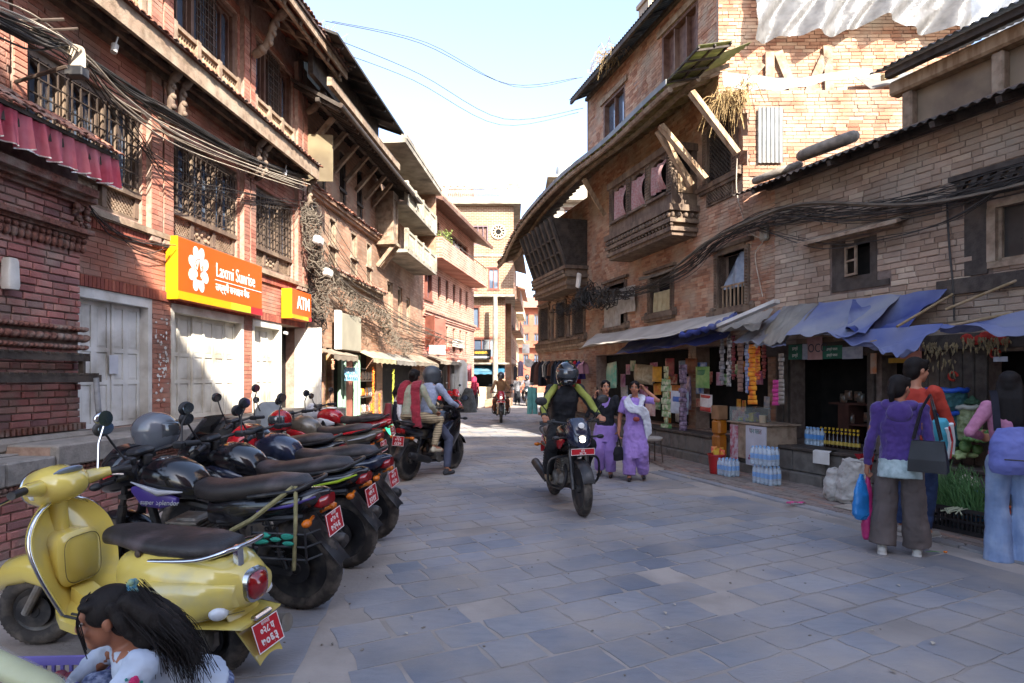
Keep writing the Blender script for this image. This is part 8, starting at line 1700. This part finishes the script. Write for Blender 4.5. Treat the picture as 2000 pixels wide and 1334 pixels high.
sq=G(1268,905);so=thing('stool','small stool with pale cushion behind the schoolgirl in white shawl','stool',(sq[0]+.05,sq[1],0),.3);MB().lathe([(.17,.4),(.19,.42),(.19,.45),(.16,.47)],18).build('seat',WHC,so,smooth=40)
for k in range(4):a=pi/4+k*pi/2;MB().tube([(.15*cos(a),.15*sin(a),.41),(.19*cos(a),.19*sin(a),.01)],.01,6).build('leg',IRON,so)
# ---- clothes hung along the far end of the carved house
b=MB();P=[wp_(FR,1040,703,.55),wp_(FR,1145,702,.5)];b.tube(P,.014,6);tag(b.build('clothes_rail',WOODG),'long rail of hung clothes under the carved windows','rail')
cols=[('#c9c4bf','white',1.6),('#3a2a28','dark brown',.7),('#53342c','maroon brown',.75),('#20222a','black',.8),('#a29a90','pale grey',.5),('#1f2129','ink black',.55),('#5b3a2a','rust brown',.45),('#23262e','charcoal',.65),('#2f3542','slate blue',.7),('#3a3d44','dark grey',.6),('#2b8f8c','turquoise',.75),('#a88f6b','sand',.75),('#b01f2a','scarlet',.8),('#3a2c6a','violet',.5),('#b8808a','dusty pink',.35)]
for k,(hx,nm,L_)in enumerate(cols):
 q=P[0].lerp(P[1],(k+.5)/len(cols));m=mat('garment '+nm,hx,None,rough=.9,bump=.3);b=MB();zt=0;L2=.8 if L_>1 else L_
 b.grid(lambda u,v:((u-.5)*(.16+.3*min(1,v*5)+.05*v),.05*sin(u*11+k)*(.3+v),-.03-.06*abs(u-.5)*2*(1-v)-L2*v),14,10,(0,.03,0))
 o=tag(b.build('hung_garment',m,loc=tuple(q),rot=(0,0,FR.rz+pi/2+.75+R.uniform(-.2,.2)),smooth=70),nm+' garment hanging from the clothes rail of the carved house','garment','garments on the clothes rail')
 b=MB();b.tube([(0,.015,.0),(0,.015,-.05)],.006,5);b.build('hanger',IRON,o)
tr=MB();q=wp_(FR,1052,760,.6);
for s_ in(-1,1):tr.lofts([(.0,s_*.09,0,.08,.06,2.3),(.5,s_*.07,0,.09,.07,2.3),(.85,s_*.05,0,.1,.09,2.3)],10,'z')
tag(tr.build('hung_trousers',mat('pale teal trousers','#5f9a98','#528886',rough=.9),loc=(q.x-.2,q.y,.35),smooth=60),'pale teal trousers on a display leg form below the clothes rail','trousers')
# ================================================================ left shops beyond the bank
def awn(label,F,px0,px1,py0,py1,d,m,fringe=True):
 x0,z1=F.hit(px0,py0,d*.3);x1,_=F.hit(px1,py0,d*.3);z0=F.hit((px0+px1)/2,py1,d)[1];b=MB();b.grid(lambda u,v:(x0+(x1-x0)*u,-.05-d*v,z1-(z1-z0-.12)*v+.012*sin(u*20)),16,4,(0,0,-.015));b.grid(lambda u,v:(x0+(x1-x0)*u,-.05-d,z0+.12-.12*v+.015*sin(u*30)*v),24,1)
 return tag(b.build('shop_awning',m,loc=F.w(0,0,0),rot=(0,0,F.rz)),label,'awning')
CAW=cloth_thin('brown canvas awning','#8f8272','#7b6f60',tl=.15,dust='#a39786',dustamt=.3);CRA=cloth_thin('cream canvas awning','#bdb190','#a89c7c',tl=.2,dust='#a39786',dustamt=.3)
awn('small brown awning over the closed roller shutter',FL,617,668,678,702,.5,CAW);awn('cream awning over the packet shop with garlands',FL,700,748,682,708,.5,CRA);awn('grey bundled awning beside the cream awning',FL,750,790,688,712,.5,GTP);awn('brown bundled awning next to the hanging white signboard',FL,790,838,690,714,.5,CAW);awn('long brown cloth awning of the pink brick house shops',F4,838,905,694,712,.6,CAW)
sg=thing('box_sign','blank dusty grey box sign with white side above the small brown awning','sign',FL.w(FL.X(668,.3),-.3,2.16),FL.rz);MB().bbox(0,1.35,0,.12,0,.86,.01).build('face',mat('dusty grey sign','#8d8676','#9c9684',rough=.7,scale=2),sg);MB().box(-.16,0,.0,.12,.0,.9).build('white_side',WHITEP,sg)
# roller shutter, pink door, green posts (parts of the timber eave house)
b=MB();z=0.02
while z<2.15:b.bar((13.32,.1,z),(13.98,.1,z),.05,.045);z+=.055
b.build('roller_shutter',mat('brown shutter','#6f6153','#5c4f43',rough=.6,metal=.2),b2);MB().box(13.6,13.75,.06,.068,1.2,1.5).build('paper_notice',WHITEP,b2)
MB().box(14.16,14.49,.12,.16,0,2.2).build('yellow_door',mat('yellow ochre board','#a8934a','#94803c',rough=.7,scale=4),b2);o=MB().box(15.25,15.85,-.02,.04,.02,2.0).build('pink_door',mat('dusty pink door','#9a6455','#875446',rough=.7,scale=4),b2)
for x in(14.85,15.1,15.95,16.15):MB().bbox(x,x+.09,-.1,.0,.02,2.1,.01).build('green_post',mat('pale green paint','#8fae98','#7d9c86',rough=.6,scale=4),b2)
sh2=MB()
for z in(.5,.95,1.4):sh2.box(16.3,17.8,.1,.5,z,z+.03)
sh2.build('shelf',WHITEP2,b2);MB().box(16.25,17.85,.5,.52,.1,2.1).build('shop_back',CREAM,b2)
rr=random.Random(17);pal=[cA('#b5302a','#c98a2a'),cA('#c9b8a8','#b09a8a'),cA('#d0651c','#e09a2a'),cA('#b9b5b0','#8a3a3a')]
for k in range(42):
 q=V(FL.w(16.35+(k%14)*.105,.05,.54+(k//14)*.45));b=MB();pillow(b,(0,0,.12),.1,rr.uniform(.16,.26),.03);pk=rr.randrange(4);tag(b.build('packet',pal[pk],loc=tuple(q),rot=(0,0,FL.rz+rr.uniform(-.3,.3)),smooth=60),'small '+('red','beige','orange','pale grey')[pk]+' packet on the '+('lowest','middle','top')[k//14]+' shelf of the garland shop','packet','packets on the shelves of the garland shop')
def garland(label,F,px,py0,py1,d,m,r=.035):
 x,z1=F.hit(px,py0,d);z0=F.hit(px,py1,d)[1];b=MB();z=z1
 while z>z0:b.ell((R.uniform(-.01,.01),R.uniform(-.01,.01),z),(r,r,r*.7),8,6);z-=r*1.1
 return tag(b.build('flower_garland',m,loc=F.w(x,-d,0),smooth=60),label,'garland','flower garlands at the garland shop')
garland('orange and red flower garland beside the shelves',FL,729,718,815,.4,mat('marigold','#c9461f','#d98a2a',rough=.8,scale=30));garland('yellow green flower garland at the shelf end',FL,768,722,790,.4,mat('yellow green flower','#a9a63a','#8f9a3a',rough=.8,scale=30));garland('orange flower garland low at the garland shop',FL,741,770,815,.45,mat('marigold'));garland('cream flower garland hanging before the roller shutter',FL,650,703,722,.5,mat('cream flower','#c9b08a','#b0402f',rough=.8,scale=9))
for k in range(7):
 q=FL.w(14.5+k*.13,-.35,1.75);b=MB();b.grid(lambda u,v:((u-.5)*.2,.03*sin(u*9+v*5),-.32*v),8,5,(0,.02,0));tag(b.build('hung_cloth',cA('#4f7f9c','#9ab4bf'),loc=q,rot=(0,0,FL.rz+.3),smooth=60),'blue and white patterned cloth hanging between shutter and pink door','cloth','blue cloths between shutter and pink door')
q=FL.w(16.4,-.75,0);b=MB();b.lathe([(.14,0),(.18,.34),(.19,.36),(.17,.35),(.13,.02)],18);tag(b.build('bucket',mat('green plastic','#2f9a7a','#268567',rough=.4),loc=(q[0],q[1],.0),smooth=40),'sea green plastic bucket before the garland shop','bucket')
for k in range(3):tag(MB().bbox(-.2,.2,-.15,.15,0,.13,.01).build('carton',mat('red white carton','#a8483f','#c9b8b0',rough=.7,scale=9),loc=(FL.w(15.7,-.5,0)[0],FL.w(15.7,-.5,0)[1],.0+k*.132),rot=(0,0,FL.rz+.1*k)),('bottom','middle','top')[k]+' flat red and white carton of the pile before the garland shop','box','pile of flat cartons')
def board(label,F,px0,px1,py0,py1,d,m,tx=None,tm=None,dep=.06):
 x0,z1=F.hit(px0,py0,d);x1,z0=F.hit(px1,py1,d);o=tag(MB().bbox(0,x1-x0,0,dep,0,z1-z0,.006).build('signboard',m,loc=F.w(x0,-d,z0),rot=(0,0,F.rz)),label,'sign')
 if tx:text(tx,'lettering',tm,o,((x1-x0)/2,-.004,(z1-z0)*.55),(z1-z0)*.6,sx=.75)
 return o
FX=Frame(F4.w(.2,-1.0,0)[0],F4.w(.2,-1.0,0)[1],1,.25);board('white signboard with red lettering jutting out over the clothes stalls',FX,838,870,674,692,0,WHITEP,'NEW BARAHI',mat('red lettering','#a8382f','#962f27'));board('plain pale signboard on the pink brick wall',F4,886,907,662,681,.1,WHITEP2)
FW_=Frame(.5,47,1,.1);board('white signboard in the far lane',FW_,1020,1034,672,690,0,WHITEP)
# far clothes stall: white sheets, grey robe, pink goods
for lb,px0,px1,py0,py1,y,hx in(('long white sheet hanging at the far clothes stall',888,913,703,772,27.5,'#c9c6c0'),('grey robe hanging at the far clothes stall',865,882,712,785,27.0,'#85807a'),('white robe hanging beside the grey robe',880,890,730,775,27.2,'#c0bdb8'),('pink dress hanging at the far corner stall',912,921,712,745,28.5,'#b06a70'),('bright pink bag hanging at the far corner stall',921,931,735,762,29.0,'#c23a5a'),('lilac dress hanging in the far lane',1012,1022,705,735,40,'#9a86a0'),('black and white dress hanging in the far lane',1003,1010,715,742,40,'#3a3a40')):
 Fz=Frame(0,y,1,.3);x0,z1=Fz.hit(px0,py0);x1,z0=Fz.hit(px1,py1);b=MB();b.grid(lambda u,v:(x0+(x1-x0)*(u if v>.12 else .5+(u-.5)*(.4+5*v)),.06*sin(u*12)*v,z1+(z0-z1)*v),14,8,(0,.04,0));tag(b.build('hung_garment',cloth_thin('far cloth '+hx,hx,tl=.15),loc=Fz.w(0,0,0),rot=(0,0,Fz.rz),smooth=70),lb,'garment')
b=Blob();b.trunk([((0,0,0),.42,.35),((0,0,.4),.38,.3),((.05,0,.8),.25,.2),((.06,0,1.05),.15,.12)],V((1,0,0)));o=b.skinbuild('draped_heap',mat('charcoal drape','#4a4a48','#3d3d3b',rough=.9,bump=.3),None,.02,3,.06,.03);o.location=(-1.95,26.8,0);tag(o,'dark grey draped heap standing beside the bright red motorcycle','cover')
st_=thing('clothes_stall','timber frame of the clothes stall in front of the pink brick house','stall',F4.w(2.2,-.4,0),F4.rz)
for x in(0,1.3,2.6):MB().bbox(x,x+.1,-.05,.05,0,2.2,.01).build('post',REDOX,st_)
MB().box(-.1,2.8,-.06,.06,2.2,2.35).build('beam',REDOX,st_)
tag(MB().lathe([(.3,0),(.3,.04)],20,(0,0,0),'y').build('round_sign',WHITEP,loc=(1.15,42,2.5)),'small round white sign in the far lane','sign')
tag(MB().bbox(0,1.1,0,3.0,0,.42,.02).build('low_wall',FARB2,loc=(-1.35,30.5,0),rot=(0,0,-.1)),'low brick step in front of the corner shop','step')
# ================================================================ cables
def cables(name,label,pts,n,spread,r,m,seed=1,parent=None,droop=.1,sides=5,loose=0.):
 rr=random.Random(seed);b=MB()
 for k in range(n):
  off=V((rr.gauss(0,spread),rr.gauss(0,spread),rr.gauss(0,spread)));Q=[V(p)+off*(1+rr.uniform(-.5,.5))+V((rr.gauss(0,loose),rr.gauss(0,loose),rr.gauss(0,loose)-(droop*rr.random()if 0<i<len(pts)-1 else 0)))for i,p in enumerate(pts)]
  b.tube(smoothpath(Q,6),r*rr.uniform(.7,1.2),sides,cap=False)
 o=b.build(name,m,smooth=70);return tag(o,label,'cables')
cables('cable_bundle','thick bundle of black cables stretched along the bank windows',[wp_(FL,-120,-20,.55),wp_(FL,60,60,.55),wp_(FL,140,90,.5),wp_(FL,250,165,.4),wp_(FL,330,215,.35),wp_(FL,480,300,.3),wp_(FL,600,348,.25)],26,.035,.009,CABLE,1,droop=.12)
cables('cable_bundle','pale cables fanning out below the black bundle on the bank',[wp_(FL,-100,0,.55),wp_(FL,70,50,.55),wp_(FL,160,110,.5),wp_(FL,230,190,.4),wp_(FL,340,262,.32),wp_(FL,480,322,.3),wp_(FL,590,365,.25)],7,.05,.008,CABLEW,2,droop=.1)
cables('cable_bundle','thin cables crossing the window grilles beside the orange sign',[wp_(FL,150,110,.5),wp_(FL,260,260,.25),wp_(FL,330,340,.2),wp_(FL,420,360,.2),wp_(FL,590,400,.2)],6,.05,.006,CABLE,3,loose=.06)
cables('cable_bundle','cables sagging over the brick wall beside the shrine roof',[wp_(FL,160,385,.2),wp_(FL,210,435,.1),wp_(FL,270,465,.1),wp_(FL,330,480,.15)],6,.02,.006,CABLE,4,loose=.03)
bx=thing('cable_rack','iron bracket rack with looped cable ends before the bank window','rack',(0,0,0));MB().tube([wp_(FL,30,160,.1),wp_(FL,130,130,.6)],.018,6).build('arm',IRON,bx);q=wp_(FL,150,142,.6);MB().bbox(-.09,.09,-.06,.06,-.05,.05,.01).build('connector',BLK,bx,tuple(q));MB().tube([wp_(FL,5,42,.4),wp_(FL,125,38,.7)],.015,6).build('arm',IRON,bx);MB().tube([wp_(FL,20,62,.4),wp_(FL,152,56,.75)],.012,6).build('arm',IRON,bx);b=MB()
for k in range(16):t=k/15;p=q+V((-.08+.16*t,0,.05));e=wp_(FL,135,85,.55);b.tube(smoothpath([p,p+V((0,0,.12)),(p+e)/2+V((.1*(t-.5),0,.08)),e],5),.008,5)
b.build('looped_cables',CABLEW,bx,smooth=70)
def tangle(label,pts,n,r,rad,m,seed,mk=.006):
 rr=random.Random(seed);b=MB()
 for k in range(n):
  t=rr.random()*(len(pts)-1);i=int(t);c=V(pts[i]).lerp(V(pts[min(i+1,len(pts)-1)]),t-i);a=rr.uniform(.4,1)*rad;u=V((rr.gauss(0,1),rr.gauss(0,.35),rr.gauss(0,1))).normalized();w_=u.orthogonal().normalized();s0=rr.uniform(0,6);sp=rr.uniform(2,6.5);q=[]
  for j_ in range(9):an=s0+sp*j_/8;q.append(c+u*a*cos(an)+w_*a*.8*sin(an)+V((rr.gauss(0,.03),rr.gauss(0,.03),rr.gauss(0,.04)-.02*j_)))
  b.tube(smoothpath(q,3),r*rr.uniform(.7,1.3),4,cap=False)
 return tag(stuff(b.build('cable_tangle',m,smooth=70)),label,'cables')
tangle('huge tangle of coiled dusty cables beside the ATM sign',[wp_(FL,606,400,.35),wp_(FL,612,480,.4),wp_(FL,632,545,.45),wp_(FL,628,600,.4)],130,.007,.22,CABLEG,1)
tangle('dusty cables matted along the ledge of the timber eave house',[wp_(FL,640,540,.3),wp_(FL,690,590,.3),wp_(FL,745,610,.35),wp_(FL,765,660,.35),wp_(FL,800,680,.35)],150,.0075,.26,CABLEG,2)
tangle('black cable mess behind the dusty coils',[wp_(FL,600,390,.2),wp_(FL,615,520,.2),wp_(FL,620,640,.2)],70,.009,.25,CABLE,3)
cables('cable_bundle','dusty cable trunk running from the coils to the far shops',[wp_(FL,628,500,.35),wp_(FL,680,560,.35),wp_(FL,745,600,.4),wp_(FL,790,630,.4),wp_(F4,850,655,.4),wp_(F4,905,672,.4)],14,.06,.01,CABLEG,5,loose=.08)
cables('cable_bundle','thin cables slanting across the brick windows of the timber eave house',[wp_(FL,605,395,.3),wp_(FL,660,480,.2),wp_(FL,720,570,.3),wp_(FL,760,640,.3)],4,.06,.006,CABLE,6,loose=.04)
cables('cable_bundle','bundle of dark cables along the old brown brick wall',[wp_(F0,2200,290,.25),wp_(F0,1990,335,.25),wp_(F0,1800,385,.2),wp_(F0,1650,400,.2),wp_(F0,1530,410,.2),wp_(FR,1470,425,.25),wp_(FR,1400,465,.3),wp_(FR,1330,520,.35),wp_(FR,1230,565,.35),wp_(FR,1150,570,.4)],22,.055,.007,CABLE,7,droop=.16,loose=.045)
cables('cable_bundle','pale worn cable following the dark bundle over the carved house',[wp_(F0,2100,340,.3),wp_(F0,1800,395,.25),wp_(F0,1570,400,.25),wp_(FR,1460,430,.3),wp_(FR,1380,478,.35),wp_(FR,1310,520,.4),wp_(FR,1250,548,.4)],3,.03,.016,CABLEG,8)
tangle('nest of cables hanging by the leaning carved bay',[wp_(FR,1155,560,.3),wp_(FR,1135,580,.4),wp_(FR,1190,575,.3),wp_(FR,1090,600,.35),wp_(FR,1250,560,.3)],120,.01,.26,CABLE,4)
cables('cable_bundle','thin cables sagging low over the small open window',[wp_(F0,1990,350,.3),wp_(F0,1850,430,.15),wp_(F0,1700,470,.12),wp_(F0,1600,475,.12),wp_(FR,1480,445,.15)],3,.02,.007,CABLE,9,loose=.03)
cables('hanging_wire','dark drain wire running straight down the old brown brick wall',[wp_(F0,1850,385,.06),wp_(F0,1855,480,.06),wp_(F0,1862,560,.06),wp_(F0,1864,625,.06)],2,.004,.012,CABLE,10,droop=0)
cables('hanging_wire','pale wire looping down from the prop of the green sheets',[wp_(FR,1440,310,.35),wp_(FR,1440,380,.35),wp_(FR,1462,450,.2),wp_(FR,1490,470,.1),wp_(FR,1475,500,.1),wp_(FR,1490,580,.1)],1,.002,.009,CABLEW,11,droop=0)
cables('overhead_wire','upper overhead wires spanning the sky between the two roofs',[wp_(FL,640,40,1.0),V((-1.9,13.5,8.9)),V((.0,15,8.7)),wp_(FR,1135,150,.4)],2,.06,.006,CABLE,12,droop=.1);cables('overhead_wire','lower sagging overhead wires spanning the sky between the two roofs',[wp_(FL,660,70,1.0),V((-2.1,14,8.55)),V((-.2,16,8.35)),wp_(FR,1140,205,.3)],2,.08,.006,CABLE,13,droop=.15)
q=wp_(FR,1493,455,.08);mt=tag(MB().bbox(-.09,.09,-.05,.05,-.13,.13,.03).build('meter_box',mat('old enamel','#8a8274','#756d60',rough=.6),loc=tuple(q),rot=(0,0,FR.rz)),'old rounded meter box on the brick wall corner under the cables','meter');text('३','mark',mat('dark print'),mt,(0,-.052,.02),.1)
q=wp_(FR,1130,548,.45);tag(MB().bbox(-.12,.12,-.03,.03,-.2,.2,.02).build('lamp_plate',WHITEP,loc=tuple(q),rot=(0,.3,FR.rz)),'white metal plate hanging among the cables by the leaning bay','plate')
for px,py,lb in((622,470,'grey lamp hood stuck in the cable coils'),(640,533,'small white junction box in the cable coils')):q=wp_(FL,px,py,.55);tag(MB().bbox(-.12,.12,-.08,.08,-.08,.08,.03).build('junction_box',WHITEP,loc=tuple(q),rot=(.2,.1,FL.rz)),lb,'box')
for px,py,lb in((225,88,'small white lamp under the bank eave near the shrine'),(557,333,'small white lamp at the far end of the bank eave')):q=wp_(FL,px,py,.3);b=MB();b.tube([(0,0,0),(.0,-.03,-.1)],[.04,.035],10);b.tube([(0,0,0),(0,.05,.12)],.01,6);tag(b.build('eave_lamp',WHITEP,loc=tuple(q)),lb,'lamp')
# ================================================================ the girl's baskets in the foreground
VB=mat('violet basket plastic','#6f66a8','#645b9b',rough=.5)
o=crate('violet plastic basket of red vegetables in front of the crouching girl',-2.42,2.12,.12,.05,.78,.42,.22,VB,name='basket');c2=crate('violet plastic basket holding green plastic at the frame edge',-2.9,2.0,.14,-.1,.45,.42,.22,VB,name='basket')
b=MB()
for k in range(150):b.ell((R.uniform(.06,.72),R.uniform(.05,.36),R.uniform(.1,.19)),(.03,.026,.026),7,5)
tag(stuff(b.build('radishes',mat('dark red radish','#7d2638','#5e1c2a',rough=.45,scale=20),loc=(-2.42,2.12,.12),rot=(0,0,.05),smooth=60)),'dark red radishes filling the violet basket','vegetables')
b=MB();P=smoothpath([(-.34,0,.12),(-.2,.0,.07),(0,0,.0),(.16,0,-.05),(.24,0,-.07)],4);b.tube(P,[.03,.042,.05,.054,.056,.058,.058,.06,.06,.06,.06,.06,.06,.055,.05,.04,.02],14);gd=tag(b.build('gourd',mat('pale yellow green gourd','#b9bd84','#a9ad74',rough=.4,scale=5),loc=(-1.78,2.22,.43),rot=(0,0,-.15),smooth=60),'long pale gourd wrapped in clear plastic on the violet basket','vegetable')
b=MB();b.tube(smoothpath([(-.55,.02,.22),(-.42,0,.16),(-.3,0,.11),(0,0,0),(.24,0,-.07),(.33,0,-.09)],4),[.09,.085,.08,.075,.07,.07,.068,.068,.07,.072,.072,.07,.07,.068,.066,.064,.06,.055,.045,.035,.02],14);gd.scale=(.72,.72,.72);b.build('clear_wrap',mat('clear wrap','#c9c9c9','#b9b9b9',rough=.15,alpha=.25,spec=.8,bump=.6,bscale=30),gd,smooth=60)
